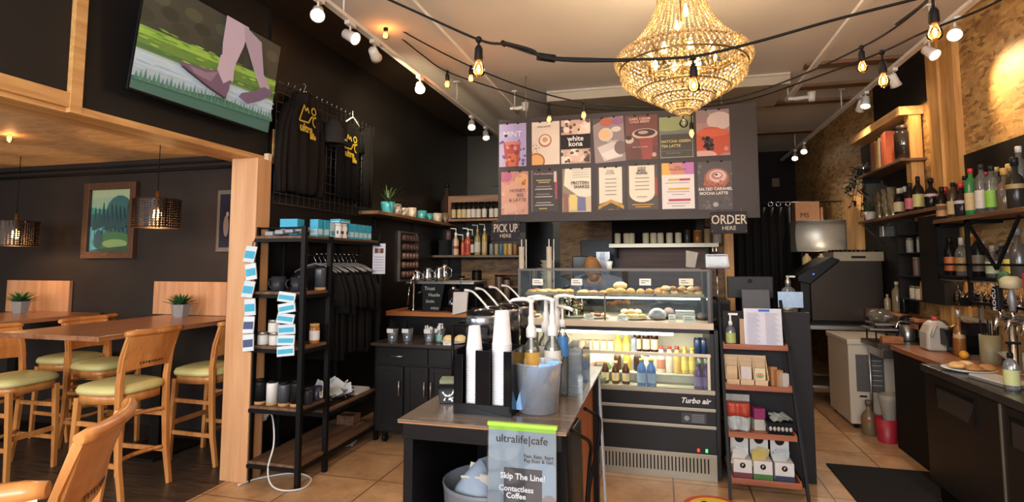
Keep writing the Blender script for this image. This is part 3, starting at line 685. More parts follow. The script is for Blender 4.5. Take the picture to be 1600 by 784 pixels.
for k in range(5): boxthing('teal_box', -2.49, 4.10+.072*k, Z, .07, .066, .125, teal, 'small teal carton in the tight row at the right end of the shelving unit top', 'box', group='teal cartons in a row', labelband=wb)
def jar(x, y, z, r, h, body, lid, label, name='jar', lab=None, group=None, lidh=.018, cat='jar'):
    t = thing(name, label, cat, (x, y, z), 0, group)
    m = MB(); m.lathe([(r*.94, 0), (r, .006), (r, h-.012), (r*.86, h)], (0,0,0), 20); m.obj('body', body, t)
    m = MB(); m.lathe([(r*.93, h-.002), (r*.95, h+lidh-.003), (r*.9, h+lidh)], (0,0,0), 20); m.obj('lid', lid, t)
    if lab: m = MB(); m.lathe([(r+.0012, h*.2), (r+.0012, h*.75)], (0,0,0), 20, cap=False); m.obj('paper_label', lab, t)
    return t
dk = pm('dark_print', '#2c2e33', .5)
for k, y in enumerate((3.92, 4.0)):
    t = jar(-2.48, y, Z, .036, .10, white, white, ['white tub with dark round marks, left of the pair on the unit top', 'white tub with dark round marks, right of the pair, beside the teal row'][k])
    m = MB()
    for a in (-.9, .2): m.ball((.036*math.cos(a), .036*math.sin(a), .045), .014, 10, 6, sz=(.25, 1, 1))
    m.obj('round_mark', dk, t)
boxthing('flat_teal_box', -2.48, 3.96, Z+.12, .09, .15, .03, teal, 'flat teal carton lying on the two white tubs', 'box', labelband=wb)
# trays with grey pouches at the left of the top
m = MB()
for k in range(4): m.box(-2.80+.085*k, -2.73+.085*k, 3.47, 3.56, Z+.0+.01*k, Z+.035+.01*k)
tag(m.obj('pouch', pm('grey_pouch', '#8f9296', .4), bevel=.01), 'heap of grey pouches at the left end of the shelving unit top', 'pouch', kind='stuff')
# mugs level 2
mugk = pm('charcoal_ceramic', '#2c2c30', .35); cork = pm('cork', '#b08456', .8)
def mug(x, y, z, r, h, mat, label, rz=0, name='mug', group=None, handle=True, base=None):
    t = thing(name, label, 'mug' if handle else 'cup', (x, y, z), rz, group)
    m = MB(); m.lathe([(r*.85, 0), (r, .012), (r, h), (r-.005, h), (r-.006, .015), (.001, .012)], (0,0,0), 20, cap=False); m.lathe([(r*.85, 0), (.001, 0)], (0,0,0), 20, cap=False); m.obj('body', mat, t)
    if handle: m = MB(); m.tube([(r-.002, 0, h*.82), (r+.025, 0, h*.8), (r+.034, 0, h*.5), (r+.02, 0, h*.22), (r-.002, 0, h*.18)], .006, 8); m.obj('handle', mat, t)
    if base: m = MB(); m.lathe([(r*1.02, -.001), (r*1.03, .018)], (0,0,0), 20); m.obj('base', base, t)
    return t
mug(-2.70, 3.52, 1.336, .052, .105, mugk, 'charcoal mug with handle to the left on the second shelf of the unit', PI)
mug(-2.55, 3.53, 1.336, .048, .10, mugk, 'charcoal mug behind the hanging sachet strip on the second shelf', -2.2)
greyt = pm('grey_tumbler', '#4d5259', .35, .3)
def tumbler(x, y, z, r, h, mat, label, base=cork, top=None):
    t = thing('tumbler', label, 'tumbler', (x, y, z))
    m = MB(); m.lathe([(r, .022), (r, h-.015), (r*.93, h)], (0,0,0), 20); m.obj('body', mat, t)
    m = MB(); m.lathe([(r*1.01, 0), (r*1.02, .022)], (0,0,0), 20); m.obj('base', base, t)
    m = MB(); m.lathe([(r*.8, h), (r*.8, h+.014), (r*.5, h+.018)], (0,0,0), 16); m.obj('lid', top or steelk, t); return t
tumbler(-2.46, 3.68, 1.336, .04, .165, greyt, 'tall grey tumbler with cork base on the second shelf beside the middle post')
tumbler(-2.56, 3.60, 1.336, .036, .11, greyt, 'short grey tumbler on the second shelf behind the near post')
lj = pm('white_jar_label', '#cfcac2', .5); ljl = pm('silver_lid', '#9a9488', .35, .7)
for k, (x, z) in enumerate([(-2.80, .951), (-2.70, .951), (-2.60, .951), (-2.71, 1.041)]):
    jar(x, 3.50, z, .042, .072, lj, ljl, ['white-labelled jar at the left of the bottom row on the third shelf', 'white-labelled jar in the middle of the bottom row on the third shelf', 'white-labelled jar on the third shelf beside the sachet strip', 'white-labelled jar sitting on top of the others on the third shelf'][k])
jar(-2.47, 3.64, .951, .036, .125, pm('amber_jar', '#a8672a', .3), pm('amber_lid', '#c79a55', .5), 'amber jar with white label right of the near post on the third shelf', lab=white)
for k, (x, y, h_, mt, lb) in enumerate([(-2.80, 3.49, .16, pm('black_tumbler', '#19181a', .3), 'black tumbler at the far left of the low left shelf'), (-2.70, 3.49, .155, white, 'white tumbler with cork base on the low left shelf'), (-2.60, 3.49, .15, greyt, 'grey tumbler with cork base right of the white one on the low shelf'), (-2.51, 3.50, .165, pm('black_tumbler', '#19181a', .3), 'black tumbler directly behind the near post on the low shelf')]):
    tumbler(x, y, .531, .04, h_, mt, lb)
jar(-2.47, 3.58, .531, .036, .10, mugk, mugk, 'short black canister right of the near post on the low shelf')
t = mug(-2.47, 3.685, .531, .038, .10, pm('navy_white_mug', '#23283a', .35), 'navy and white cup with a bold letter u beside the middle post', handle=False, name='cup')
text('printed_letter', 'u', .09, white, t, .0385, 0, .05, rot=(0, 0, PI/2), bold=.003)
# basket with white packets
t = thing('wire_basket', 'black wire basket full of white packets on the low right shelf board', 'basket', (-2.56, 3.99, .441))
m = MB()
for z in (.005, .04, .075):
    m.tube([(-.1, -.2, z), (.1, -.2, z), (.1, .2, z), (-.1, .2, z)], .003, 6, closed=True)
for i in range(17): y = -.2+.025*i; m.tube([(-.1, y, .075), (-.1, y, .004), (.1, y, .004), (.1, y, .075)], .002, 5)
m.obj('wires', steelk, t)
rr = random.Random(5)
m = MB()
for i in range(26):
    M_ = Matrix.Translation((-2.56+rr.uniform(-.07, .07), 3.99+rr.uniform(-.17, .15), .50+rr.uniform(0, .06))) @ Matrix.Rotation(rr.uniform(-1, 1), 4, 'X') @ Matrix.Rotation(rr.uniform(-.9, .9), 4, 'Y') @ Matrix.Rotation(rr.uniform(0, 3), 4, 'Z')
    m.box(-.045, .045, -.06, .06, -.004, .004, 0, M_)
tag(m.obj('packet', pm('white_packet', '#c5c9cc', .4)), 'white paper packets heaped in the black wire basket', 'packet', kind='stuff')
m = MB()
for k in range(5): m.box(-2.66+.01*(k % 2), -2.46+.01*(k % 2), 4.24, 4.44, .441+.006*k, .445+.006*k)
tag(m.obj('paper_stack', white), 'small stack of white papers at the right end of the low right shelf', 'paper')
m = MB(); m.box(-2.72, -2.56, 4.36, 4.49, .151, .23); tag(m.obj('wooden_crate', shelfw, bevel=.004), 'small brown wooden box at the far end of the bottom shelf', 'box')
# sachet strips
sac = pm('sachet_white', '#c3cbd0', .35, var=.08)
navy = pm('sachet_navy', '#35406a', .5)
def strip(x, y, z0, n_, dz, label, rz, cols, w_=.085):
    t = thing('sachet_strip', label, 'sachets', (x, y, z0), rz); rr = random.Random(n_)
    for k in range(n_):
        M_ = Matrix.Translation((rr.uniform(-.006, .006), -.012-.004*(k % 2), -dz*k)) @ Matrix.Rotation(rr.uniform(-.18, .18), 4, 'Y') @ Matrix.Rotation(-.15+rr.uniform(-.2, .2), 4, 'X')
        m = MB(); m.box(-w_/2, w_/2, -.006, .006, -dz*.95, 0, 0, M_); s_ = m.obj('sachet', sac, t, bevel=.003)
        m = MB(); m.box(-w_*.44, w_*.44, -.0075, -.0062, -dz*.72, -dz*.3, 0, M_); m.obj('printed_band', cols[k % len(cols)], s_)
    m = MB(); m.tube([(0, 0, .03), (0, 0, -dz*n_)], .003, 6); m.tube([(0, 0, .03), (0, .03, .045), (0, .04, .03)], .003, 6); m.obj('clip_strip', steelk, t)
strip(-2.84, 3.405, 1.66, 6, .125, 'hanging strip of white and teal sachets on the left outer post of the unit', .12, [teal, teal, teal, teal, navy, navy])
strip(-2.53, 3.405, 1.335, 6, .074, 'hanging strip of white and teal sachets in front of the second and third shelves', .1, [teal], .13)
# hanging price card
t = thing('price_card', 'white price card with small photo hanging on the right end of the shelving unit', 'card', (-2.42, 4.50, 1.44), .5)
art('card', .11, .27, [(R(0,0,1,1), '#bfc0cc'), (R(.15,.68,.85,.84), '#3a2c2c'), (R(.4,.68,.6,.84), '#a86a5a'), (R(.3,.9,.7,.93), '#55555e')]+[(R(.12, .1+.09*i, .88, .115+.09*i), '#6a6a75') for i in range(6)], t, ink)
m = MB(); m.box(-.055, .055, -.0004, .004, 0, .27); m.obj('card_back', white, t)
# outlet, white cable
t = thing('wall_outlet', 'white double power outlet low on the left wall with a white plug in it', 'outlet', (-2.9, 3.645, .36), PI/2)
m = MB(); m.box(-.04, .04, -.012, 0, 0, .13); m.obj('cover_plate', white, t, bevel=.004)
m = MB(); m.box(-.02, .02, -.04, -.012, .03, .065); m.obj('plug', white, t, bevel=.004)
pts = [(-2.86, 3.645, .41), (-2.80, 3.62, .42), (-2.70, 3.52, .36), (-2.66, 3.47, .25), (-2.66, 3.42, .12), (-2.60, 3.38, .03), (-2.48, 3.36, .010), (-2.38, 3.44, .008), (-2.44, 3.6, .008), (-2.62, 3.65, .008), (-2.80, 3.5, .008), (-2.85, 3.36, .008)]
def smooth(pts, n=5):
    o = []; P = [Vector(p) for p in pts]
    for i in range(len(P)-1):
        a, b_, c, d = P[max(i-1, 0)], P[i], P[i+1], P[min(i+2, len(P)-1)]
        for k in range(n):
            t = k/n; o.append(.5*((2*b_)+(c-a)*t+(2*a-5*b_+4*c-d)*t*t+(3*b_-a-3*c+d)*t**3))
    return o+[P[-1]]
m = MB(); m.tube(smooth(pts), .006, 8); tag(m.obj('power_cable', white), 'white power cable looping from the outlet down to the floor under the shelving', 'cable')
pts = [(-2.62+.0*k+.09*math.cos(k*.9), 4.3+.1*math.sin(k*.9)+.004*k, .008+.0015*k) for k in range(20)]
m = MB(); m.tube(smooth(pts, 3), .005, 6); tag(m.obj('coiled_cable', white), 'coiled white cable on the floor under the far end of the shelving unit', 'cable')
# ---- plank shelf with mugs ----
pk = thing('plank_shelf', 'long rustic plank shelf on the left wall carrying mugs and a plant', 'shelf', (0,0,0))
m = MB(); m.box(-2.9, -2.68, 4.95, 7.18, 2.02, 2.055); m.obj('plank', wood('plank_brown', '#5e4026', '#8a643e', .6, 'Y'), pk, bevel=.003)
for y in (5.3, 6.2, 6.9): m = MB(); m.box(-2.9, -2.72, y-.01, y+.01, 2.0, 2.02); m.box(-2.9, -2.885, y-.01, y+.01, 1.9, 2.02); m.obj('bracket', steelk, pk)
glz = pm('teal_glaze', '#3f8f96', .3, var=.3, scale=30); glw = pm('white_glaze', '#b7aa9a', .35, var=.1)
def spiderplant(x, y, z, lb, pot, s_=1):
    t = thing('potted_plant', lb, 'plant', (x, y, z))
    m = MB(); m.lathe([(.055*s_, 0), (.068*s_, .06*s_), (.075*s_, .12*s_), (.066*s_, .12*s_), (.06*s_, .1*s_), (.001, .1*s_)], (0,0,0), 20, cap=False); m.obj('pot', pot, t)
    m = MB(); rr = random.Random(int(y*10))
    for k in range(34):
        a_, e_, l_ = k*2.4, rr.uniform(.2, 1.4), rr.uniform(.18, .34)*s_
        if x < -2.6 and x+math.cos(a_)*math.cos(e_)*l_ < -2.87 or x > 2 and x+math.cos(a_)*math.cos(e_)*l_ > 2.36 or y+math.sin(a_)*math.cos(e_)*l_ > 8.1: l_ *= .3
        leafblade(m, (0, 0, .1*s_), a_, e_, l_, .013*s_, droop=rr.uniform(.02, .12)*s_)
    m.obj('leaves', pm('dark_leaf', '#3a4a2a', .5, var=.35), t)
spiderplant(-2.77, 5.32, 2.056, 'spiky spider plant in a teal pot at the near end of the plank shelf', glz)
for k, (y, mt, h_, lb) in enumerate([(5.53, glw, .12, 'white mug next to the teal plant pot on the plank shelf'), (5.70, glw, .09, 'small white mug, second after the plant pot'), (5.92, glw, .115, 'tall white tapered mug in the middle of the plank shelf'), (6.20, glz, .105, 'teal glazed mug after the tall white mug on the plank'), (6.42, glz, .09, 'smaller teal mug beside the first teal mug'), (6.68, glw, .115, 'white mug right of the teal mugs on the plank'), (6.95, pm('brown_glaze', '#6b5a48', .4), .14, 'brown and grey mug at the far end of the plank shelf')]):
    mug(-2.77, y, 2.056, .05+.008*(k % 2), h_, mt, lb, rz=-.8)
t = thing('woven_bottle', 'dark wicker-wrapped bottle at the corner end of the plank shelf', 'bottle', (-2.80, 7.09, 2.056))
m = MB(); m.lathe([(.06, 0), (.085, .05), (.085, .28), (.05, .38), (.03, .42), (.03, .5)], (0,0,0), 18); m.obj('body', pm('wicker', '#2a1a13', .8, var=.5, scale=80), t)
m = MB(); m.lathe([(.034, .5), (.034, .56)], (0,0,0), 12); m.obj('stopper', steelk, t)
# framed board of small goods on the left wall
t = thing('spice_rack', 'tall narrow silver-framed rack of small dark tins on the left wall', 'rack', (-2.9, 6.07, 1.60), PI/2)
m = MB()
for a in ((-.24, -.22, -.28, .30), (.22, .24, -.28, .30), (-.2199, .2199, .28, .30), (-.2199, .2199, -.28, -.26)): m.box(a[0], a[1], -.03, 0, a[2], a[3])
m.obj('frame', pm('grey_metal', '#7a736b', .4, .6), t)
m = MB(); m.box(-.22, .22, -.008, 0, -.26, .28); m.obj('backing', blk, t)
tin = pm('spice_tin', '#6b5048', .4, var=.4, scale=40)
for j in range(5):
    for i in range(5):
        m = MB(); m.lathe([(.03, 0), (.03, .055), (.02, .068)], (-.17+.085*i, -.045, -.23+.105*j), 8); m.obj('spice_tin', tin, t)
    m = MB(); m.box(-.21, .21, -.075, -.008, -.24+.105*j, -.232+.105*j); m.obj('ledge', steelk, t)
# ---- black wheeled cabinet ----
cbm = pm('black_cabinet', '#131111', .42, var=.12, scale=6, spec=.3); ctop = pm('dark_counter', '#3a302a', .25, var=.2, scale=5)
ca = thing('sideboard_cabinet', 'black wheeled kitchen cabinet with panelled doors behind the island', 'cabinet', (0, 0, 0))
CX0, CX1, CY0, CY1 = -2.40, -1.18, 4.44, 5.0
m = MB(); m.box(CX0, CX1, CY0, CY1, .10, .825); m.obj('body', cbm, ca, bevel=.003)
m = MB(); m.box(CX0-.03, CX1+.03, CY0-.04, CY1+.02, .825, .85); m.obj('countertop', ctop, ca, bevel=.003)
nk = pm('brushed_handle', '#b4b0aa', .3, .9)
def panel_door(x0, x1, z0, z1, hx=None, hz=None, vertical=True, nm='door'):
    m = MB(); m.box(x0, x1, CY0-.018, CY0, z0, z1)
    f = .045 if vertical else .0
    if f:
        m.box(x0, x0+f, CY0-.026, CY0-.018, z0, z1); m.box(x1-f, x1, CY0-.026, CY0-.018, z0, z1); m.box(x0+f+.0002, x1-f-.0002, CY0-.026, CY0-.018, z0, z0+f); m.box(x0+f+.0002, x1-f-.0002, CY0-.026, CY0-.018, z1-f, z1)
    d = m.obj(nm, cbm, ca, bevel=.002)
    m = MB()
    if vertical: m.tube([(hx, CY0-.026, hz), (hx, CY0-.05, hz), (hx, CY0-.05, hz+.12), (hx, CY0-.026, hz+.12)], .006, 6)
    else: m.tube([(hx-.05, CY0-.018, hz), (hx-.05, CY0-.045, hz), (hx+.05, CY0-.045, hz), (hx+.05, CY0-.018, hz)], .006, 6)
    m.obj('handle', nk, d)
panel_door(-2.37, -2.13, .12, .66, -2.155, .42); panel_door(-2.11, -1.90, .12, .66, -1.925, .42); panel_door(-1.89, -1.67, .12, .66, -1.865, .42); panel_door(-1.65, -1.42, .12, .66, -1.46, .42); panel_door(-1.41, -1.2, .12, .66, -1.37, .42)
panel_door(-2.37, -1.91, .68, .81, -2.18, .745, False, 'drawer'); panel_door(-1.90, -1.42, .68, .81, -1.66, .745, False, 'drawer'); panel_door(-1.41, -1.2, .68, .81, -1.3, .745, False, 'drawer')
for x in (-2.33, -1.25):
    for y in (4.5, 4.94):
        m = MB(); m.prism([(y+.035*math.cos(a), .035+.035*math.sin(a)) for a in [i*PI/8 for i in range(16)]], 'X', x-.014, x+.014, 0, None, True); m.box(x-.02, x+.02, y-.02, y+.02, .07, .1); m.obj('caster', steelk, ca)
# things on the cabinet
clearp = glass('clear_plastic', '#e6eaec', .25, .06, opac=.12, body='#c8ccd0')
def clear_cup(x, y, lb, fill, seed):
    t = thing('clear_cup', lb, 'cup', (x, y, .8505))
    m = MB(); m.lathe([(.04, 0), (.052, .11), (.05, .11), (.038, .003)], (0,0,0), 18, cap=False); m.lathe([(.04, .001), (.001, .001)], (0,0,0), 18, cap=False); m.obj('wall', clearp, t)
    m = MB(); m.box(-.03, .03, -.052, -.05, .075, .11); m.obj('paper_label', white, t)
    rr = random.Random(seed); m = MB()
    for k in range(16):
        a = rr.uniform(0, 6.28); r0 = rr.uniform(.0, .03); tp = (1.5*r0*math.cos(a)+rr.uniform(-.015, .015), 1.5*r0*math.sin(a), rr.uniform(.14, .19) if fill[1] else rr.uniform(.11, .14)); m.beam((r0*math.cos(a), r0*math.sin(a), .004), tp, .010, .003)
    o = m.obj('contents', fill[0], t); o['kind'] = 'stuff'
clear_cup(-2.30, 4.55, 'clear cup of black cutlery at the left end of the sideboard', (steelk, 1), 1)
clear_cup(-2.17, 4.58, 'clear cup of black and white stirrers, second from the left on the sideboard', (steelk, 1), 2)
clear_cup(-1.97, 4.60, 'clear cup packed with white sachets on the sideboard', (white, 0), 3)
clear_cup(-1.90, 4.66, 'clear cup of white sachets behind, left of the hand pump', (white, 0), 4)
def pump_bottle(x, y, z, r, h, body, lab, label, pumpm=white, name='pump_bottle', s_=1, rz=0, cat='bottle'):
    t = thing(name, label, cat, (x, y, z), rz)
    m = MB(); m.lathe([(r*.95, 0), (r, .008), (r, h*.72), (r*.8, h*.86), (r*.35, h*.95), (r*.35, h)], (0,0,0), 20); m.obj('body', body, t)
    if lab: m = MB(); m.lathe([(r+.0012, h*.15), (r+.0012, h*.62)], (0,0,0), 20, cap=False); m.obj('paper_label', lab, t)
    m = MB(); m.lathe([(r*.42, h-.004), (r*.42, h+.02*s_), (.006*s_, h+.024*s_), (.006*s_, h+.07*s_)], (0,0,0), 12); m.box(-.012*s_, .045*s_, -.007*s_, .007*s_, h+.062*s_, h+.075*s_); m.obj('pump', pumpm, t); return t
pump_bottle(-1.86, 4.56, .8505, .026, .11, clearp, pm('green_label', '#7fa89a', .5), 'small clear sanitizer pump between the sachets and the pastry plate', s_=.7)
pastry = pm('pastry_gold', '#c99a5c', .6, var=.3, scale=35, bump=.4); pastry2 = pm('pastry_brown', '#a06a34', .6, var=.35, scale=40, bump=.5); sugar = pm('pastry_pale', '#dcc08c', .7, var=.15, scale=40)
def plate(x, y, z, r, label, mat=white, rz=0):
    m = MB(); m.lathe([(r*.6, 0), (r, .016), (r, .02), (r*.6, .006), (.001, .006)], (x, y, z), 28, cap=False); m.lathe([(r*.6, 0), (.001, 0)], (x, y, z), 28, cap=False)
    return tag(m.obj('plate', mat), label, 'plate')
def bun(x, y, z, sx, sy, sz, mat, label, name='bun', rz=0, group=None, cat='pastry', tex=0):
    m = MB(); rr = random.Random(int(x*991+y*77)); n = 16; vs = []; mm = 8
    for j in range(mm+1):
        a = PI*j/mm
        for i in range(n):
            b_ = 2*PI*i/n; k = 1+rr.uniform(-.04, .04)+tex*math.cos(5*b_)
            zz = -math.cos(a); zz = zz*.45 if zz < 0 else zz
            vs.append((sx*k*math.sin(a)*math.cos(b_), sy*k*math.sin(a)*math.sin(b_), sz*(zz+.45)/1.45*1.0))
    m.add(vs, [(j*n+i, j*n+(i+1) % n, (j+1)*n+(i+1) % n, (j+1)*n+i) for j in range(mm) for i in range(n)], 0, True)
    return tag(m.obj(name, mat, loc=(x, y, z), rot=(0, 0, rz)), label, cat, group)
plate(-1.72, 4.56, .851, .115, 'white oval plate with two wrapped buns at the right of the sideboard')
bun(-1.775, 4.56, .859, .05, .055, .06, sugar, 'pale round bun on the left of the sideboard plate')
bun(-1.665, 4.56, .859, .055, .055, .065, sugar, 'pale round bun on the right of the sideboard plate')
def card(x, y, z, w_, h_, lb, rz=0, lines=2, col='#dcd8cc', name='price_card', tilt=.12):
    t = thing(name, lb, 'card', (x, y, z), (-tilt, 0, rz))
    m = MB(); m.box(-w_/2, w_/2, -.001, .001, 0, h_); m.obj('card', ink(col), t)
    art('writing', w_, h_, [(R(.14, .62-.3*k, .5+.34*((k*7+int(abs(x)*50)) % 3)/2, .72-.3*k), '#5a5550') for k in range(lines)], t, ink, y=-.0014)
    return t
card(-1.73, 4.43, .851, .085, .03, 'small white name card in front of the sideboard plate')
# ---- coffee bar behind ----
cb = thing('coffee_bar', 'dark bar counter with an orange wooden edge behind the sideboard', 'counter', (0,0,0))
m = MB(); m.box(-2.6, -1.45, 5.06, 5.6, 0, 1.02); m.obj('body', cbm, cb)
m = MB(); m.box(-2.62, -1.43, 5.03, 5.62, 1.02, 1.065); m.obj('bar_top', wood('orange_bar_edge', '#8a4c24', '#b56e38', .4, 'X'), cb, bevel=.003)
em_ = thing('espresso_machine', 'dark espresso machine with a steel cup deck on the coffee bar', 'machine', (-2.12, 5.35, 1.066))
m = MB(); m.box(-.34, .34, -.02, .22, 0, .26); m.box(-.34, .34, -.16, .22, 0, .04); m.obj('body', pm('machine_black', '#151414', .3, .4), em_, bevel=.01)
m = MB(); m.box(-.36, .36, -.17, .24, .26, .285); m.obj('cup_deck', ssteel, em_, bevel=.003)
for x in (-.2, .12):
    m = MB(); m.lathe([(.03, .17), (.035, .26)], (x, -.09, 0), 14); m.tube([(x, -.1, .185), (x, -.22, .17)], .011, 8); m.obj('group_head', chrome, em_)
m = MB(); m.tube([(-.31, -.1, .25), (-.33, -.16, .22), (-.33, -.18, .05)], .008, 8); m.obj('steam_wand', chrome, em_)
def pitcher(x, y, z, r, h, lb):
    t = thing('milk_pitcher', lb, 'pitcher', (x, y, z))
    m = MB(); m.lathe([(r, 0), (r, h*.3), (r*.8, h*.85), (r*.88, h), (r*.84, h), (r*.76, h*.85), (r*.95, .01)], (0,0,0), 18, cap=False); m.lathe([(r, 0), (.001, 0)], (0,0,0), 18, cap=False); m.obj('body', chrome, t)
    m = MB(); m.tube([(r*.8, .0, h*.85), (r*1.7, 0, h*.7), (r*1.6, 0, h*.3), (r, 0, h*.2)], .005, 8); m.obj('handle', chrome, t)
for k, (px, h_, r_) in enumerate([(652, .10, .035), (668, .13, .045), (686, .14, .045), (694, .165, .048)]):
    p = PY(px, 439, 5.24 if k < 3 else 5.38); pitcher(p.x, p.y, 1.352, r_, h_, ['small steel milk pitcher at the left of the espresso deck', 'wide steel milk pitcher second on the espresso deck', 'steel milk pitcher third on the espresso deck', 'tallest steel milk pitcher at the back of the espresso deck'][k])
t = thing('beer_tap', 'chrome tap column on the left end of the coffee bar', 'tap', (-2.36, 5.1, 1.066))
m = MB(); m.lathe([(.03, 0), (.012, .02), (.012, .3)], (0,0,0), 12); m.obj('column', chrome, t)
m = MB(); m.lathe([(.016, .28), (.028, .3), (.028, .34), (.01, .36)], (0,0,0), 14); m.tube([(0, 0, .3), (0, -.06, .31), (0, -.065, .24)], .009, 8); m.obj('spout', chrome, t)
t = thing('chalkboard', 'black chalkboard with white handwriting leaning on the coffee bar', 'sign', (-2.155, 5.08, 1.066), (-.08, 0, 0))
m = MB(); m.prism([(-.095, 0), (.085, 0), (.12, .26), (-.11, .26)], 'Y', 0, .012); m.obj('board', pm('slate', '#17191a', .6), t)
chalk = pm('chalk', '#b8b8b4', .9)
for k, (w_, x) in enumerate([('Trust', -.03), ('Hustle', .02), ('Smile', -.02), ('enjoy', .03)]): text('chalk_word', w_, .05-.004*k, chalk, t, x, -.002, .22-.062*k)
t = thing('checked_cup', 'dark cup with black and white checks on the coffee bar right of the chalkboard', 'cup', (-1.93, 5.12, 1.066))
m = MB(); m.lathe([(.05, 0), (.062, .12), (.065, .2), (.055, .215)], (0,0,0), 20); m.obj('body', pm('dark_cup', '#201714', .3), t)
m = MB()
for j in range(3):
    for i in range(16):
        if (i+j) % 2: a = 2*PI*i/16; r_ = .0575+.0015*j; m.lathe([(r_, .07+.02*j), (r_+.0015, .09+.02*j)], (0,0,0), 2, cap=False, a0=a, a1=a+2*PI/16)
m.obj('check_pattern', white, t)
t = thing('paper_bag', 'white paper bag hanging by a string in front of the coffee bar', 'bag', (-1.83, 5.0, 1.05))
m = MB(); m.prism([(-.075, -.005), (.065, .03), (.078, .215), (-.065, .21)], 'Y', -.02, .015); m.obj('bag', pm('bag_paper', '#cfc6c0', .8, var=.08), t, bevel=.006)
m = MB(); m.tube([(0, 0, .22), (.005, .0, .33)], .003, 6); m.box(-.02, .03, .0, .2, .325, .335); m.obj('string', steelk, t)
# ================= ISLAND =================
lam = wood('island_laminate', '#5d4c3e', '#7d6a58', .22, 'X', 1.4, coat=.3)
edge = pm('worn_wood_edge', '#9a6a44', .6, var=.3, scale=40)
isb = pm('island_black', '#151415', .4, var=.1, scale=4)
IX0, IX1, IY0, IY1, IZ = -1.03, -.345, 2.09, 3.43, .92
t = thing('island_cabinet', 'black open-fronted island cabinet with a brown laminate top in the middle of the room', 'counter', (0,0,0))
m = MB(); m.box(IX0, IX1, IY0, IY1, IZ-.008, IZ); m.obj('worktop', lam, t, bevel=.002)
m = MB(); m.box(IX0+.002, IX1-.002, IY0+.002, IY1-.002, IZ-.014, IZ-.008); m.obj('worktop_edge', edge, t)
m = MB(); m.box(IX0+.02, IX0+.06, IY0+.02, IY1-.02, 0, IZ-.015); m.obj('side_panel', isb, t, bevel=.002)
m = MB(); m.box(IX1-.10, IX1-.06, IY0+.02, IY1-.02, 0, IZ-.015); m.obj('side_panel', isb, t, bevel=.002)
m = MB(); m.box(IX0+.06, IX1-.10, IY1-.5, IY1-.47, 0, IZ-.015); m.box(IX0+.06, IX1-.1, IY0+.02, IY1-.5, .0, .03); m.obj('back_panel', isb, t)
m = MB(); m.box(IX0+.02, IX1-.02, IY0+.005, IY0+.03, IZ-.075, IZ-.014); m.obj('front_rail', isb, t, bevel=.003)
m = MB(); m.box(IX1-.06, IX1-.05, IY0+.3, IY1-.06, .05, .86); m.obj('wood_side_inlay', wood('orange_side_wood', '#8a4a22', '#b06830', .5, 'Z'), t)
m = MB(); m.box(IX1-.058, IX1-.02, IY0+.1, IY0+.16, 0, .9); m.obj('corner_post', isb, t); m = MB(); m.box(IX1-.058, IX1-.02, IY1-.1, IY1-.04, 0, .9); m.obj('corner_post', isb, t)
# white board and folded black chair frame leaning at the right side
m = MB(); m.prism([(-.335, .0), (-.325, .0), (-.365, .91), (-.375, .91)], 'Y', 3.40, 3.46); tag(m.obj('white_board', pm('cool_white_board', '#c4ccda', .4), bevel=.001), 'narrow white board standing upright at the right rear corner of the island', 'board')
fc = thing('folded_stool', 'folded black stool with tubular frame leaning against the right side of the island', 'stool', (0,0,0))
m = MB(); m.prism([(2.22, .88), (2.52, .86), (2.62, .35), (2.34, .30)], 'X', -.372, -.352); m.obj('backrest', pm('black_vinyl', '#22201f', .35), fc, bevel=.006)
m = MB()
m.tube(smooth([(-.345, 2.2, .897), (-.325, 2.3, .85), (-.298, 2.42, .78), (-.31, 2.46, .66), (-.335, 2.42, .3), (-.34, 2.40, .0)]), .008, 8)
m.tube(smooth([(-.345, 2.6, .88), (-.325, 2.72, .83), (-.295, 2.76, .79), (-.30, 2.72, .68), (-.33, 2.62, .52), (-.342, 2.55, .2), (-.345, 2.55, .0)]), .008, 8)
m.tube([(-.345, 2.2, .3), (-.345, 2.62, .3)], .01, 8); m.obj('tube_frame', steelk, fc)
# ---- cup dispenser ----
blkac = pm('black_acrylic', '#121214', .12, var=.05)
cd = thing('cup_dispenser', 'glossy black acrylic cup dispenser holding two stacks of paper cups on the island', 'dispenser', (-.715, 2.30, IZ), -.03)
A, B_ = -.125, .125
def slot(x0, x1, z0, z1): pass
m = MB()
zt = .262
# front wall with two open slots (x ranges), built from bars
sl = [(-.088, -.030), (.034, .092)]
m.box(A, B_, -.075, -.069, 0, .045)
m.box(A, sl[0][0], -.075, -.069, .045, zt-.02); m.box(sl[0][1], sl[1][0], -.075, -.069, .045, zt); m.box(sl[1][1], B_, -.075, -.069, .045, zt)
m.box(A, A+.006, -.075, .14, 0, zt); m.box(B_-.006, B_, -.075, .14, 0, zt); m.box(A, B_, .134, .14, 0, zt); m.box(-.003, .003, -.07, .135, 0, zt-.01); m.box(A, B_, -.075, .14, 0, .006)
m.obj('box_shell', blkac, cd, bevel=.0015)
cupw = pm('paper_cup_white', '#d6d4d6', .5, var=.03)
def cups(x, y, z0, n_, r, hcup, lb, dz):
    """n nested upside-down cups, each its own thing"""
    tops = z0
    mb0 = MB(); mb0.lathe([(r, 0), (r*1.03, .003), (r*1.03, .008), (r*.985, .010), (r*.72, hcup), (r*.70, hcup), (r*.70, hcup-.008), (.001, hcup-.008)], (0,0,0), 28, cap=False)
    me = mb0.mesh('paper_cup', cupw)
    for k in range(n_):
        o = bpy.data.objects.new('paper_cup', me); COL.objects.link(o); o.location = (x, y, z0+dz*k)
        last = k == n_-1
        tag(o, lb[1] if last else lb[0], 'cup', lb[2])
cups(-.775, 2.295, IZ+.03, 22, .034, .10, ('white paper cup nested in the left stack of the black dispenser', 'topmost upturned paper cup of the left stack', 'paper cups in the left stack'), .0107)
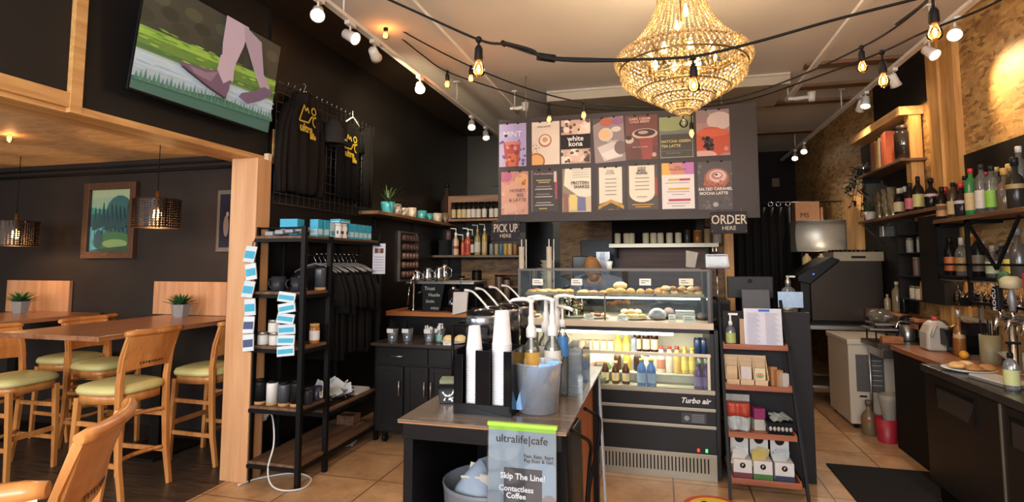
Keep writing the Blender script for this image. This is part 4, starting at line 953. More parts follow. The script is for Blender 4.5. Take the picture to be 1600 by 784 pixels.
cups(-.652, 2.295, IZ+.03, 25, .041, .145, ('white paper cup nested in the taller right stack of the black dispenser', 'topmost large upturned paper cup of the right stack', 'paper cups in the right stack'), .0103)
# ---- airpots ----
dkchrome = pm('dark_chrome', '#a4acb8', .2, .9, var=.1)
G = 'coffee airpots behind the cup dispenser'
def airpot(x, y, lb, rz):
    t = thing('airpot', lb, 'airpot', (x, y, IZ), rz, G)
    m = MB(); m.lathe([(.082, 0), (.085, .01), (.085, .245), (.082, .255)], (0,0,0), 28); m.obj('body', blkac, t)
    m = MB(); m.lathe([(.083, .255), (.083, .35), (.078, .37)], (0,0,0), 28); m.obj('collar', dkchrome, t)
    m = MB(); m.lathe([(.08, .37), (.075, .385), (.045, .395), (.001, .398)], (0,0,0), 28, cap=False); m.box(-.05, -.085, -.03, .03, .30, .352); m.obj('lid', blkac, t)
    m = MB(); m.tube(smooth([(.04, 0, .385), (.01, 0, .42), (-.04, 0, .468), (-.065, 0, .482), (-.10, 0, .484)]), [.006]*16+[.0065, .007, .008, .008, .008], 8); m.obj('lever', pm('lever_steel', '#b4b2ac', .3, .6), t)
    m = MB(); m.tube([(-.08, 0, .33), (-.11, 0, .335), (-.118, 0, .31)], .011, 8); m.obj('spout', blkac, t)
for px, pyy, Y, lb in ((760, 477, 2.66, 'nearest coffee airpot, leftmost of the row behind the dispenser'), (775, 470, 2.86, 'second coffee airpot from the front'), (795, 464, 3.05, 'third coffee airpot from the front'), (813, 462, 3.24, 'rearmost coffee airpot, rightmost of the row')):
    p = PY(px, pyy, Y); airpot(p.x-.02, Y, lb, -.1)
m = MB(); m.tube([(-.99, 2.60, .93), (-.99, 2.60, 1.24), (-.99, 3.3, 1.24), (-.99, 3.3, .93)], .008, 8); m.tube([(-.99, 2.60, 1.24), (-.80, 2.58, 1.24), (-.80, 2.58, 1.2)], .007, 8); tag(m.obj('airpot_rack', steelk), 'thin black wire rack standing around the coffee airpots', 'rack')
# ---- syrup bottles ----
clg = glass('clear_bottle', '#eef0ee', .35, .03, opac=.08, body='#c8c8c0')
def syrup(x, y, lb, lab, liq, rz=0, h=.30, s_=1):
    t = thing('syrup_bottle', lb, 'bottle', (x, y, IZ), rz, 'syrup pump bottles on the island')
    r = .038
    m = MB(); m.lathe([(r*.9, 0), (r, .01), (r, .235), (r*.85, .255), (r*.42, .28), (r*.36, .295), (r*.4, .30)], (0,0,0), 20); m.obj('glass_body', clg, t)
    if liq: m = MB(); m.lathe([(r*.88, .008), (r*.9, .15)], (0,0,0), 16); m.obj('syrup', liq, t)
    m = MB(); m.lathe([(r+.0015, .175), (r+.0015, .23)], (0,0,0), 20, cap=False); m.obj('paper_label', lab, t)
    m = MB(); m.lathe([(.022, .292), (.024, .298), (.024, .33), (.018, .34), (.014, .35), (.015, .38), (.011, .39), (.010, .445), (.016, .45), (.014, .462)], (0,0,0), 14); m.tube([(0,0,.05), (0,0,.295)], .007, 8)
    m.tube([(0, 0, .457), (-.04, 0, .462), (-.085, 0, .456), (-.1, 0, .448)], [.009, .009, .007, .005], 8); m.obj('pump', white, t); return t
orl = pm('orange_label', '#c8963c', .5); brl = pm('white_label', '#ccc8bc', .5); bll = pm('blue_label', '#3a78b0', .45)
amb = pm('amber_syrup', '#8a4a1c', .2)
syrup(-.562, 2.46, 'syrup bottle with orange-yellow label, nearest and leftmost of the pump bottles', orl, None, .05)
syrup(-.535, 2.66, 'syrup bottle with amber syrup behind the orange-labelled one', brl, amb, 0)
syrup(-.48, 2.53, 'syrup bottle with tall white pump, in front of the blue bottle', brl, None, .1)
syrup(-.50, 2.76, 'syrup bottle with white label half hidden behind the tall-pumped one', brl, amb, PI+.1)
t = thing('blue_pump_bottle', 'tall blue-labelled pump bottle at the right end of the syrups', 'bottle', (-.455, 2.66, IZ)); t.scale = (.85, .85, .97)
m = MB(); m.lathe([(.03, 0), (.033, .01), (.033, .22), (.03, .28), (.016, .31), (.016, .33)], (0,0,0), 18); m.obj('body', clg, t)
m = MB(); m.lathe([(.0345, .19), (.0345, .22), (.031, .285)], (0,0,0), 18, cap=False); m.obj('paper_label', bll, t)
m = MB(); m.lathe([(.018, .33), (.018, .36), (.006, .365), (.006, .42)], (0,0,0), 12); m.tube([(.0, 0, .425), (-.03, 0, .43), (.04, 0, .42), (.06, 0, .41)], .009, 8); m.obj('pump', white, t)
# ---- clear bucket with blue lids bag ----
t = thing('clear_bucket', 'clear plastic bucket in front of the syrup bottles with blue plastic film inside', 'bucket', (-.51, 2.36, IZ))
m = MB(); m.lathe([(.001, .002), (.083, .003), (.098, .2), (.103, .203), (.098, .206)], (0,0,0), 32, cap=False); m.obj('wall', glass('bucket_plastic', '#f0f4fa', .3, .06, opac=.25, body='#e4eaf6'), t)
bag = glass('blue_film', '#b8d4f4', .3, .12, opac=.85, body='#8fbcec')
def crumple(cx, cy, z0, rx, ry, h, mat, parent, seed, name, n=22, rows=9, amp=.22):
    rr = random.Random(seed); ph = [rr.uniform(0, 6.28) for _ in range(6)]; m = MB(); vs = []
    for j in range(rows+1):
        f = j/rows; pr = math.sin(PI*min(1, f*.9+.08))**.5
        for i in range(n):
            a = 2*PI*i/n; k = 1+amp*math.sin(3*a+ph[0]+4*f)+amp*.6*math.sin(7*a+ph[1]-6*f)
            vs.append((cx+rx*pr*k*math.cos(a), cy+ry*pr*k*math.sin(a), z0+h*f+.12*h*math.sin(2*a+ph[2])*f))
    m.add(vs, [(j*n+i, j*n+(i+1) % n, (j+1)*n+(i+1) % n, (j+1)*n+i) for j in range(rows) for i in range(n)]+[tuple(range(n))[::-1], tuple(range(rows*n, rows*n+n))], 0, True)
    return m.obj(name, mat, parent)
bm_ = MB()
for k, (x0, x1, zt_) in enumerate([(-.07, .0, .19), (-.045, .045, .205), (-.06, .08, .215)]):
    bm_.prism([(x0-.02, .015), (x0+.02, .015), (x1+.02, zt_), (x1-.03, zt_)], 'Y', -.062+.02*k, -.059+.02*k)
bm_.obj('film_sheet', bag, t)
o = crumple(.0, .0, .008, .068, .062, .12, glass('clear_film', '#eaf2fc', .3, .1, opac=.22, body='#dfe8f6'), t, 4, 'clear_film')
t = thing('acrylic_lid_holder', 'clear acrylic holder behind the bucket at the island edge', 'holder', (-.40, 2.80, IZ))
m = MB(); m.box(-.05, .04, -.14, -.136, 0, .22); m.box(-.05, .04, .136, .14, 0, .22); m.box(.036, .04, -.14, .14, 0, .22); m.box(-.05, -.046, -.14, .14, 0, .22); m.obj('panel', clearp, t)
lidm = glass('stacked_lids', '#f0f2f4', .3, .1, opac=.45, body='#d0d4d8')
m = MB()
for k in range(14): m.lathe([(.034, .006+.013*k), (.036, .012+.013*k), (.03, .018+.013*k)], (-.005, -.075, 0), 16); m.lathe([(.034, .006+.013*k), (.036, .012+.013*k), (.03, .018+.013*k)], (-.005, .06, 0), 16)
m.obj('lids', lidm, t)
# ---- patterned black box of napkins ----
t = thing('napkin_box', 'small black box with white leaf print at the left of the cup dispenser', 'box', (-.925, 2.42, IZ), .25)
m = MB(); m.prism([(-.045, 0), (.045, 0), (.06, .085), (-.06, .085)], 'Y', -.05, .06); m.obj('carton', blkac, t, bevel=.003)
m = MB()
for k in range(9): a = k*.7; q = .02+.004*(k % 3); cx_ = -.02+.02*(k % 3); m.add([(cx_, -.0515, .03+.0*k), (cx_+q*math.cos(a), -.0515, .035+q*math.sin(a)), (cx_+1.2*q*math.cos(a+.2), -.0515, .035+1.2*q*math.sin(a+.2)), (cx_+q*math.cos(a+.4), -.0515, .035+q*math.sin(a+.4))], [(0, 1, 2, 3)])
m.obj('leaf_print', white, t)
m = MB(); m.box(-.05, .05, -.04, .05, .085, .10); m.obj('contents', pm('olive_fill', '#76785c', .7, var=.3, scale=60), t)
# ---- hanging sign on the front ----
t = thing('acrylic_sign', 'acrylic sign reading ultralife cafe hanging on the front of the island', 'sign', (-.513, 2.066, .35), (-.03, 0, 0))
sw, sh = .26, .58
its = [(R(0,0,1,1), '#8a989e'), (E(.1,.35,.3,.25), '#728288'), (E(.8,.6,.4,.2), '#97a6b0'), (E(.2,.9,.3,.12), '#98a4aa'), (E(.9,.3,.25,.3), '#8a8078'), (R(.24,0,.80,.745), '#30373f'), (R(.0,.975,1,1), '#9ccc3a'), (E(.6,.1,.28,.1), '#4c4a44'), (E(.5,.0,.2,.12), '#6f6a5e')]
art('print', sw, sh, its, t, ink, z0=0, y=-.003)
m = MB(); m.box(-sw/2, sw/2, -.0015, .0015, 0, sh); m.obj('backing', ink('#8f9da4'), t)
m = MB(); m.box(-sw/2-.004, sw/2+.004, -.008, -.0065, -.0, sh); m.obj('clear_front', glass('sign_glass', '#f6f8fa', .25, .05), t)
m = MB(); m.box(-sw/2-.004, sw/2+.004, -.008, .012, sh, sh+.012); m.obj('green_clip', pm('lime_plastic', '#9ccc3a', .4), t)
ik = pm('dark_ink', '#2a2c30', .7)
text('lettering', 'ultralife|cafe', .041, ik, t, 0, -.0068, sh-.045)
text('lettering', 'Fast. Easy. Start\nPay Scan & Go!', .018, ik, t, .065, -.0068, sh-.11)
text('lettering', 'Skip The Line!', .03, white, t, .005, -.0068, .402, bold=.0006)
text('lettering', 'Contactless\nCoffee', .028, white, t, -.02, -.0068, .345, bold=.0005)
text('lettering', 'AT', .024, pm('gold_ink', '#b8a880', .7), t, .0, -.0068, .29)
text('lettering', 'at our counter', .015, white, t, .0, -.0068, .265)
for s_ in (-1, 1): m = MB(); m.box(s_*.09-.01, s_*.09+.01, 0, .03, sh-.04, sh-.02); m.obj('bracket', steelk, t)
# ---- bin in the island ----
t = thing('waste_bin', 'grey bin lined with a clear bag standing inside the open island', 'bin', (-.72, 2.33, .032))
m = MB(); m.lathe([(.15, 0), (.19, .58), (.195, .60), (.185, .60), (.146, .006)], (0,0,0), 28, cap=False); m.lathe([(.15, 0), (.001, 0)], (0,0,0), 28, cap=False); m.obj('bin_wall', pm('grey_bin', '#6a6e74', .5), t)
crumple(0, 0, .28, .185, .185, .37, glass('bin_liner', '#c8d4e4', .3, .15, opac=.6, body='#b4c2d4'), t, 11, 'liner', n=36, amp=.06)
m = MB(); rr = random.Random(3)
for k in range(6):
    M_ = Matrix.Translation((rr.uniform(-.08, .1), rr.uniform(-.1, .05), .60)) @ Matrix.Rotation(rr.uniform(-.8, .8), 4, 'X') @ Matrix.Rotation(rr.uniform(-.8, .8), 4, 'Y'); m.box(-.05, .05, -.004, .004, -.06, .06, 0, M_)
o = m.obj('crumpled_paper', pm('waste_paper', '#bfb6aa', .8, var=.2), t); o['kind'] = 'stuff'
# ================= DISPLAY CASE =================
DX0, DX1, DY0, DY1 = -1.10, .365, 4.28, 5.02
dc = thing('display_case', 'wide black and stainless refrigerated display case with a glass pastry top', 'display case', (0,0,0))
stl = pm('brushed_steel', '#9c9484', .38, .8, var=.06, scale=5)
cblk = pm('case_black', '#121010', .35, var=.06, spec=.35)
m = MB(); m.box(DX0, DX1, DY0+.02, DY1, .03, .60); m.obj('lower_body', cblk, dc)
m = MB(); m.box(DX0, DX1, DY0-.005, DY0+.02, .0, .185); m.obj('kick_plate', stl, dc, bevel=.002)
m = MB()
n = 56
for i in range(n):
    x = DX0+.04+(DX1-DX0-.08)*i/n
    m.box(x, x+.009, DY0-.007, DY0-.004, .055, .155)
o = m.obj('grille_slot', pm('slot_dark', '#161313', .8), dc)
for z0, z1, mt in ((.185, .36, cblk), (.388, .48, cblk), (.505, .60, cblk)):
    m = MB(); m.box(DX0, DX1, DY0-.002, DY0+.02, z0, z1); m.obj('front_panel', mt, dc, bevel=.002)
for z in (.362, .482): m = MB(); m.box(DX0, DX1, DY0-.014, DY0+.02, z, z+.024); m.obj('trim_strip', stl, dc, bevel=.003)
m = MB(); m.box(DX0, DX1, DY0-.012, DY0+.03, .60, .632); m.obj('sill', stl, dc, bevel=.003)
m = MB(); m.box(DX0, DX1, DY0+.03, DY1-.04, .60, .615); m.obj('deck', pm('case_interior', '#cfc8b0', .5, var=.05), dc)
m = MB(); m.box(DX0, DX1, DY1-.05, DY1, .60, 1.06); m.obj('back_wall', pm('case_interior', '#cfc8b0', .5), dc)
for x in (DX0, DX1-.03): m = MB(); m.prism([(DY0, .03), (DY1, .03), (DY1, 1.07), (DY0+.0, 1.07), (DY0-.0, .6)], 'X', x, x+.03); m.obj('end_panel', cblk, dc, bevel=.002)
m = MB(); m.box(DX1-.002, DX1+.03, DY0-.01, DY1, .02, 1.06); m.obj('outer_end', cblk, dc, bevel=.004)
gls = glass('case_glass', '#f4f8f6', .0, .02)
m = MB(); m.box(DX0+.03, DX1-.03, DY0+.0, DY0+.006, .632, .862); m.obj('low_front_glass', gls, dc)
m = MB(); m.box(DX0+.03, DX1-.025, DY0-.006, DY0+.014, .862, .885); m.box(DX1-.05, DX1-.03, DY0-.004, DY0+.01, .632, .87); m.obj('glass_rail', pm('cream_rail', '#d2c6b0', .35), dc, bevel=.003)
m = MB(); m.box(DX0+.03, DX1-.03, DY0+.30, DY1-.05, .80, .808); m.obj('wire_shelf', pm('shelf_white', '#cdc8ba', .5), dc)
m = MB(); m.box(DX0+.03, DX1-.03, DY0+.18, DY0+.30, .69, .698); m.box(DX0+.03, DX1-.03, DY0+.296, DY0+.30, .61, .808); m.obj('step_shelf', pm('shelf_white', '#cdc8ba', .5), dc)
m = MB(); m.box(DX0, DX1, DY0+.0, DY1, 1.03, 1.06); m.obj('canopy', cblk, dc)
m = MB(); m.box(DX0-.01, DX1+.0, DY0-.02, DY1, 1.06, 1.105); m.obj('worktop', pm('worktop_cream', '#c4b096', .35, var=.08), dc, bevel=.004)
m = MB(); m.box(DX0+.08, DX1-.28, DY0+.03, DY0+.055, 1.005, 1.027); m.obj('light_strip', em('led_strip', '#fff0c4', 9), dc)
light('case_light', 'AREA', (-.42, DY0+.07, 1.0), 7.5, (1, .95, .74), 1.1, target=(-.42, DY0+.5, .65), sy=.03)
# glass pastry top
TZ0, TZ1 = 1.105, 1.492
m = MB(); m.box(DX0+.02, DX1-.02, DY0+.02, DY0+.025, TZ0, TZ1-.012); m.box(DX0+.02, DX0+.025, DY0+.02, DY1-.1, TZ0, TZ1-.012); m.box(DX1-.025, DX1-.02, DY0+.02, DY1-.1, TZ0, TZ1-.012); m.obj('pastry_glass', gls, dc)
m = MB()
for x in (DX0+.012, DX1-.035): m.box(x, x+.02, DY0+.014, DY0+.03, TZ0, TZ1); m.box(x, x+.02, DY1-.12, DY1-.1, TZ0, TZ1); m.box(x, x+.02, DY0+.014, DY1-.1, TZ1-.016, TZ1)
m.box(DX0+.01, DX1-.015, DY0+.012, DY0+.03, TZ1-.014, TZ1); m.box(DX0+.01, DX1-.015, DY1-.12, DY1-.1, TZ1-.016, TZ1); m.box(-.415, -.403, DY0+.014, DY0+.024, TZ0, TZ0+.19)
m.obj('top_frame', pm('frame_bronze', '#4a4138', .4, .4), dc)
m = MB(); m.box(DX1-.02, DX1+.0, DY0+.02, DY1-.1, TZ0, TZ1); m.obj('end_cheek', cblk, dc)
m = MB(); m.box(DX0+.03, DX1-.04, DY0+.12, DY1-.13, 1.278, 1.286); m.obj('glass_shelf', glass('shelf_glass', '#e4ece8', .3, .05, opac=.2, body='#a8a89a'), dc)
m = MB(); m.box(DX0+.03, DX1-.04, DY1-.135, DY1-.125, TZ0, TZ0+.19); m.obj('rear_glass', gls, dc)
light('pastry_light', 'AREA', (-.37, DY0+.2, 1.27), 6, (1, .95, .84), 1.2, rot=(0, 0, 0), sy=.03)
m = MB(); m.box(DX0+.35, DX1-.05, DY1-.19, DY1-.17, 1.235, 1.25); m.obj('inner_light_tube', em('inner_tube', '#fff4dc', 5), dc)
text('brand_script', 'Turbo air', .052, white, dc, .225, DY0-.006, .553, bold=.0016, shear=.35)
m = MB(); m.box(.13, .30, DY0-.006, DY0-.003, .395, .47); m.obj('rating_plate', pm('plate_grey', '#34343a', .5), dc)
m = MB()
for k in range(5): m.box(.20, .285, DY0-.0075, DY0-.006, .405+.012*k, .409+.012*k)
m.lathe([(.0001, 0), (.018, 0)], (0,0,0), 12, cap=False, M=Matrix.Translation((.165, DY0-.007, .43)) @ Matrix.Rotation(PI/2, 4, 'X')); m.obj('plate_print', pm('plate_print', '#8a8a90', .6), dc)
for x, c in ((.24, '#ff2a1c'), (.295, '#3cff66')): m = MB(); m.box(x-.007, x+.007, DY0-.010, DY0-.002, .202, .222); m.obj('indicator_lamp', em('lamp'+c[1:], c, 3), dc)
m = MB(); m.tube(smooth([(.365, 4.5, 1.26), (.40, 4.44, 1.28), (.42, 4.4, 1.22), (.41, 4.4, 1.12), (.385, 4.42, 1.06)]), .01, 8); tag(m.obj('black_cable', cordm), 'black cable looped at the right end of the display case', 'cable')
light('pastry_light', 'AREA', (-.37, DY0+.22, 1.475), 3.5, (1, .92, .78), 1.2, rot=(0, 0, 0), sy=.03)
# --- trays & pastries on the upper glass shelf ---
zt = 1.2865
PG = 'pastries on the upper display shelf'
trm = pm('tray_bronze', '#7a6a52', .4, .5)
for k, (a, b_) in enumerate([(-1.06, -.66), (-.645, -.42), (-.40, -.05), (-.03, .315)]):
    m = MB(); m.box(a, b_, DY0+.14, DY0+.40, zt, zt+.006); m.box(a, b_, DY0+.137, DY0+.14, zt, zt+.018); m.box(a, b_, DY0+.40, DY0+.403, zt, zt+.018)
    tag(m.obj('tray', trm), ['dark bronze tray under round cookies at the far left of the upper shelf', 'dark bronze tray with the torn pastries left of centre on the upper shelf', 'dark bronze tray right of centre with the round rolls on the upper shelf', 'dark bronze tray under the crumbly pile at the right of the upper shelf'][k], 'tray')
def croissant(x, y, z, L_, r, rz, lb, mat=pastry, group=None, tilt=0):
    m = MB(); pts = []; rs = []
    for i in range(17):
        f = i/16; a = (f-.5)*2.0; pts.append((L_*.55*math.sin(a), -L_*.18*(1-math.cos(a))*2, r*.8)); rs.append(max(.004, r*math.cos((f-.5)*2.7)**.7 if abs(f-.5) < .49 else .004)*(1+.10*(i % 2)))
    m.tube(pts, rs, 12); return tag(m.obj('croissant', mat, loc=(x, y, z), rot=(tilt, 0, rz)), lb, 'pastry', group)
rr = random.Random(21)
x = -1.02; k = 0
while x < -.70:
    bun(x, DY0+.20+.02*(k % 2), zt+.007, .042, .04, .032, [pastry, sugar, pastry][k % 3], 'flat golden bun in the row on the left tray of the upper shelf', group='flat buns on the left tray'); 
    bun(x+.03, DY0+.30, zt+.007, .042, .04, .034, pastry, 'flat golden bun in the row on the left tray of the upper shelf', group='flat buns on the left tray'); x += .088; k += 1
x = -.61; k = 0
for k in range(4): bun(-.60+.085*(k % 3), DY0+.2+.09*(k//3), zt+.007, .045, .04, .03, [sugar, pm('pink_icing', '#c98a78', .5, var=.2), pastry, pastry][k], ['pale flat cookie left of the pink-iced one', 'cookie with pink icing on the upper shelf', 'golden cookie right of the pink-iced one', 'golden cookie behind the pink-iced one'][k])
croissant(-.375, DY0+.2, zt+.007, .09, .026, .1, 'small croissant lying left of the round roll', pastry)
croissant(-.305, DY0+.21, zt+.007, .09, .027, -.2, 'small croissant between its neighbour and the round roll', pastry)
croissant(-.31, DY0+.25, zt+.052, .11, .028, .3, 'large croissant resting on top of the two small ones', sugar, tilt=.2)
bun(-.225, DY0+.2, zt+.007, .036, .036, .05, pastry, 'round filled roll beside the croissants', tex=.03)
for k in range(6): bun(-.15+.065*(k % 3), DY0+.18+.09*(k//3), zt+.007, .034, .034, .045, [pastry, pastry2][k % 2], 'golden muffin on the tray right of the croissants', 'muffin', group='muffins right of the croissants', tex=.05)
croissant(.0, DY0+.2, zt+.007, .12, .03, .4, 'brown croissant left of the crumbly scones', pastry2)
for k in range(16):
    bun(.045+.058*(k % 5)+rr.uniform(-.01, .01), DY0+.18+.07*((k//5) % 2), zt+.007+.034*(k//10), .034, .032, .036, [pastry, sugar, pastry2][k % 3], 'crumbly golden scone in the heap at the right of the upper shelf', 'scone', rz=rr.uniform(0, 3), group='scones heaped at the right')
# lower level of glass top: plates and jars
zl = 1.1055
for k, (x, r, lb) in enumerate([(-.66, .085, 'white plate under a jar of cookies on the display worktop'), (-.485, .10, 'white plate with sliced pastry left of centre inside the glass top'), (-.21, .125, 'white plate of pale pastries near the middle of the glass top'), (-1.02, .08, 'white plate at the far left inside the glass top')]): plate(x, DY0+.17, zl, r, lb, pm('plate_cream', '#d8d2c4', .35))
for k in range(7): bun(-.285+.05*(k % 4)-.0+.012*(k//4), DY0+.13+.06*(k//4), zl+.012+.03*(k//4), .032, .03, .034, [sugar, pastry][k % 2], 'pale pastry piled on the middle plate of the glass top', group='pale pastries on the middle plate')
for k in range(3): bun(-.52+.045*k, DY0+.16, zl+.012, .028, .035, .032, [pastry2, pm('berry', '#7a2f22', .5), pastry][k], ['brown pastry slice at the left of the second plate', 'berry-topped pastry on the second plate', 'golden pastry slice at the right of the second plate'][k])
bun(-1.02, DY0+.17, zl+.012, .045, .05, .05, pastry2, 'brown pastry on the far left plate inside the glass top')
cookiejar = glass('jar_glass', '#eef0ea', .3, .03)
for k, (x, rj) in enumerate([(-.76, .048), (-.645, .055)]):
    t = thing('cookie_jar', ['smaller glass jar filled with golden cookies, left one', 'larger glass jar filled with golden cookies, right one'][k], 'jar', (x, DY0+.16, zl+.0065 if k else zl))
    m = MB(); m.lathe([(rj, 0), (rj, .12), (rj*.8, .135), (rj*.78, .135), (rj*.96, .118), (rj*.96, .004), (.001, .003)], (0,0,0), 20, cap=False); m.obj('glass_wall', cookiejar, t)
    m = MB(); m.lathe([(rj*.8, .135), (rj*.82, .15), (.02, .155)], (0,0,0), 20); m.obj('lid', cookiejar, t)
    m = MB()
    for q in range(10): a = q*2.1; m.ball((rj*.5*math.cos(a), rj*.5*math.sin(a), .018+.0085*q), .022, 8, 5, sz=(1, 1, .45))
    o = m.obj('cookies', pastry, t); o['kind'] = 'stuff'
bread = pm('bread_dark', '#5a463c', .7, var=.2, scale=30)
for k, (x, sx, mt, lb) in enumerate([(-.025, .07, pm('wrapped_loaf', '#8d8a8c', .35, var=.2), 'loaf wrapped in grey plastic inside the glass top'), (.06, .05, bread, 'dark brown loaf behind the card in the glass top'), (.30, .045, bread, 'small dark loaf at the right end inside the glass top')]):
    bun(x, DY0+.17 if k == 0 else DY0+.25, zl, sx, .07, .09 if k < 2 else .055, mt, lb, 'loaf')
m = MB()
for k in range(5): m.box(.11, .25, DY0+.2, DY0+.3, zl+.014*k, zl+.014*k+.011)
tag(m.obj('packet_stack', pm('grey_packets', '#a5a3a0', .4, var=.2)), 'stack of grey wrapped packets behind the right cards in the glass top', 'packets')
# cards
CARD = [(-1.05, 1.11, .05, .05, 'white name card at the far left on the display worktop'), (-.53, 1.11, .07, .04, 'white name card in front of the second plate'), (-.28, 1.11, .08, .042, 'white name card in front of the middle plate'), (-.02+.10, 1.11, .05, .055, 'upright white card right of the wrapped loaf'), (.20, 1.11, .085, .048, 'white card in front of the grey packets at the right')]
for k, (x, z, w_, h_, lb) in enumerate(CARD): card(x, DY0+.035, z-.004, w_, h_, lb)
for px, lb in ((840, 'white card stuck high on the glass above the left buns'), (901, 'white card stuck high on the glass above the cookies'), (1008, 'white card stuck high on the glass above the muffins'), (1072, 'wide cream card stuck high on the glass at the right')):
    p = PY(px, 440, DY0+.012); t = card(p.x, DY0+.014, p.z-.027, .085 if px != 1072 else .10, .05, lb, tilt=0, col='#d8ccb4' if px == 1072 else '#dcd8cc')
# --- drinks in the open case ---
CG = 'drinks in the open chiller'
def can(x, y, z, r, h, body, lb, top=None, group=None, name='drink_can', cat='can'):
    t = thing(name, lb, cat, (x, y, z), 0, group)
    m = MB(); m.lathe([(r*.82, 0), (r, .01), (r, h-.014), (r*.84, h)], (0,0,0), 16); m.obj('body', body, t)
    m = MB(); m.lathe([(r*.84, h), (r*.8, h+.003), (r*.3, h+.002)], (0,0,0), 16); m.obj('lid', top or chrome, t)
def drinkbottle(x, y, z, r, h, body, lab, capm, lb, group=None, name='drink_bottle'):
    t = thing(name, lb, 'bottle', (x, y, z), 0, group)
    m = MB(); m.lathe([(r*.9, 0), (r, .008), (r, h*.58), (r*.88, h*.70), (r*.5, h*.82), (r*.48, h*.92)], (0,0,0), 16); m.obj('body', body, t)
    m = MB(); m.lathe([(r+.001, h*.15), (r+.001, h*.5)], (0,0,0), 16, cap=False); m.obj('paper_label', lab, t)
    m = MB(); m.lathe([(r*.56, h*.9), (r*.56, h)], (0,0,0), 12); m.obj('cap', capm, t)
zs = .8085; yb = DY0+.42
rb = pm('rootbeer_glass', '#2c1410', .2); rbl = pm('cream_red_label', '#c4a890', .5, var=.3, scale=50); redc = pm('red_cap', '#a52a20', .4)
for k, px in enumerate((996, 1010, 1023)): p = PY(px, 550, yb); drinkbottle(p.x, yb, zs, .03, .235, rb, rbl, redc, ['dark root beer bottle with red cap, left of three', 'dark root beer bottle with red cap, middle of three', 'dark root beer bottle with red cap, right of three'][k], 'root beer bottles')
yj = pm('yellow_juice', '#c8a43a', .3, var=.15); yjl = pm('yellow_label', '#dcca6a', .5)
for k, px in enumerate((966, 979)): p = PY(px, 550, yb); drinkbottle(p.x, yb, zs, .031, .15, yj, yjl, yjl, ['yellow juice bottle, left of the pair', 'yellow juice bottle, right of the pair'][k], 'yellow juice bottles')
cream = pm('cream_cup', '#cfb694', .5, var=.2, scale=30); pinkt = pm('rose_print', '#b0705c', .5)
for k, px in enumerate((910, 921, 932, 943, 954)): p = PY(px, 550, yb); can(p.x, yb, zs, .028, .09, cream, 'small cream and rose cup in the row at the left of the chiller shelf', pinkt, 'cream cups on the chiller shelf', 'yogurt_cup', 'cup')
p = PY(990, 550, yb-.06); can(p.x, yb-.04, zs, .026, .13, pm('silver_blue_can', '#8f98a8', .3, .5, var=.2), 'silver-blue can left of the root beer bottles')
wr = pm('white_red_can', '#c9bcb0', .35, var=.12, scale=50); yc = pm('yellow_can', '#c6a860', .35, var=.15, scale=50); bc = pm('blue_can', '#22365a', .3, var=.2)
ym = DY0+.24; zm = .6985
for k, px in enumerate((1033, 1046, 1058, 1070, 1082)):
    p = PY(px, 560, ym); w1 = k < 2
    drinkbottle(p.x, ym, zm, .031, .20, wr if w1 else yc, [pinkt, wr, pastry, yjl, yjl][k], redc if k < 3 else pm('yellow_cap', '#d0b030', .4), ['white and red tall bottle, first right of the root beers', 'white and red tall bottle, second right of the root beers', 'orange-capped tan tall bottle in the chiller', 'yellow-capped tall bottle, left of its twin', 'yellow-capped tall bottle beside the dark blue cans'][k])
for k, px in enumerate((1091, 1101, 1111)): p = PY(px, 540, yb-.06); can(p.x, yb-.02, zs, .032, .14, bc, 'dark blue can at the right end of the chiller shelf', group='dark blue cans')
for k, px in enumerate((900, 915, 1093, 1104)):
    p = PY(px, 560, ym)
    if k > 1: can(p.x, ym, zm, .027, .12, pm('pale_can', '#9aa294', .35, .3), 'pale can on the step shelf below the dark blue cans', group='pale cans')
yd = DY0+.10; zd = .6155
blu = pm('blue_bottle', '#2f62a8', .3, var=.15); bluc = pm('gold_cap', '#c8a850', .35, .5)
for k, px in enumerate((1003, 1018)): p = PY(px, 600, yd); drinkbottle(p.x, yd, zd, .034, .205, blu, pm('blue_white_label', '#8fa8cc', .4), bluc, ['bright blue bottle with gold neck, left of the pair at the chiller bottom', 'bright blue bottle with gold neck, right of the pair at the chiller bottom'][k], 'blue bottles')
pur = pm('purple_bottle', '#4a3468', .3, var=.15)
for k, px in enumerate((1092, 1104)): p = PY(px, 605, yd); drinkbottle(p.x, yd, zd, .032, .185, pur, pm('purple_label', '#7a6a98', .4), pur, ['purple bottle, left of the pair at the right chiller corner', 'purple bottle, right of the pair at the right chiller corner'][k], 'purple bottles')
brn = pm('brown_drink', '#4a2a18', .25)
for k, px in enumerate((946, 962, 978)): p = PY(px, 590, yd+.04); drinkbottle(p.x, yd+.04, zd, .028, .17, brn, cream, cream, ['brown coffee drink bottle, left of three at the chiller bottom', 'brown coffee drink bottle, middle of three at the chiller bottom', 'brown coffee drink bottle, right of three at the chiller bottom'][k], 'coffee drink bottles')
sal = pm('salad_green', '#5c7a34', .7, var=.5, scale=60); 
for k, (px, pyy, yy, zz) in enumerate([(905, 568, ym, zm), (940, 568, ym+.0, zm), (900, 595, yd, zd), (935, 597, yd, zd), (870, 595, yd, zd)]):
    p = PY(px, pyy, yy); t = thing('salad_bowl', ['clear tub of green salad on the step shelf, leftmost visible', 'clear tub of orange wrap pieces on the step shelf', 'clear tub of salad at the chiller bottom beside the island corner', 'clear salad tub at the chiller bottom left of the coffee drinks', 'clear salad tub at the chiller bottom behind the island'][k], 'tub', (p.x, yy, zz))
    m = MB(); m.lathe([(.045, 0), (.062, .05), (.06, .05), (.042, .003), (.001, .003)], (0,0,0), 18, cap=False); m.obj('tub', clearp, t)
    m = MB(); m.ball((0, 0, .035), .05, 12, 6, sz=(1, 1, .5)); m.obj('food', [sal, pastry2][k == 1], t)
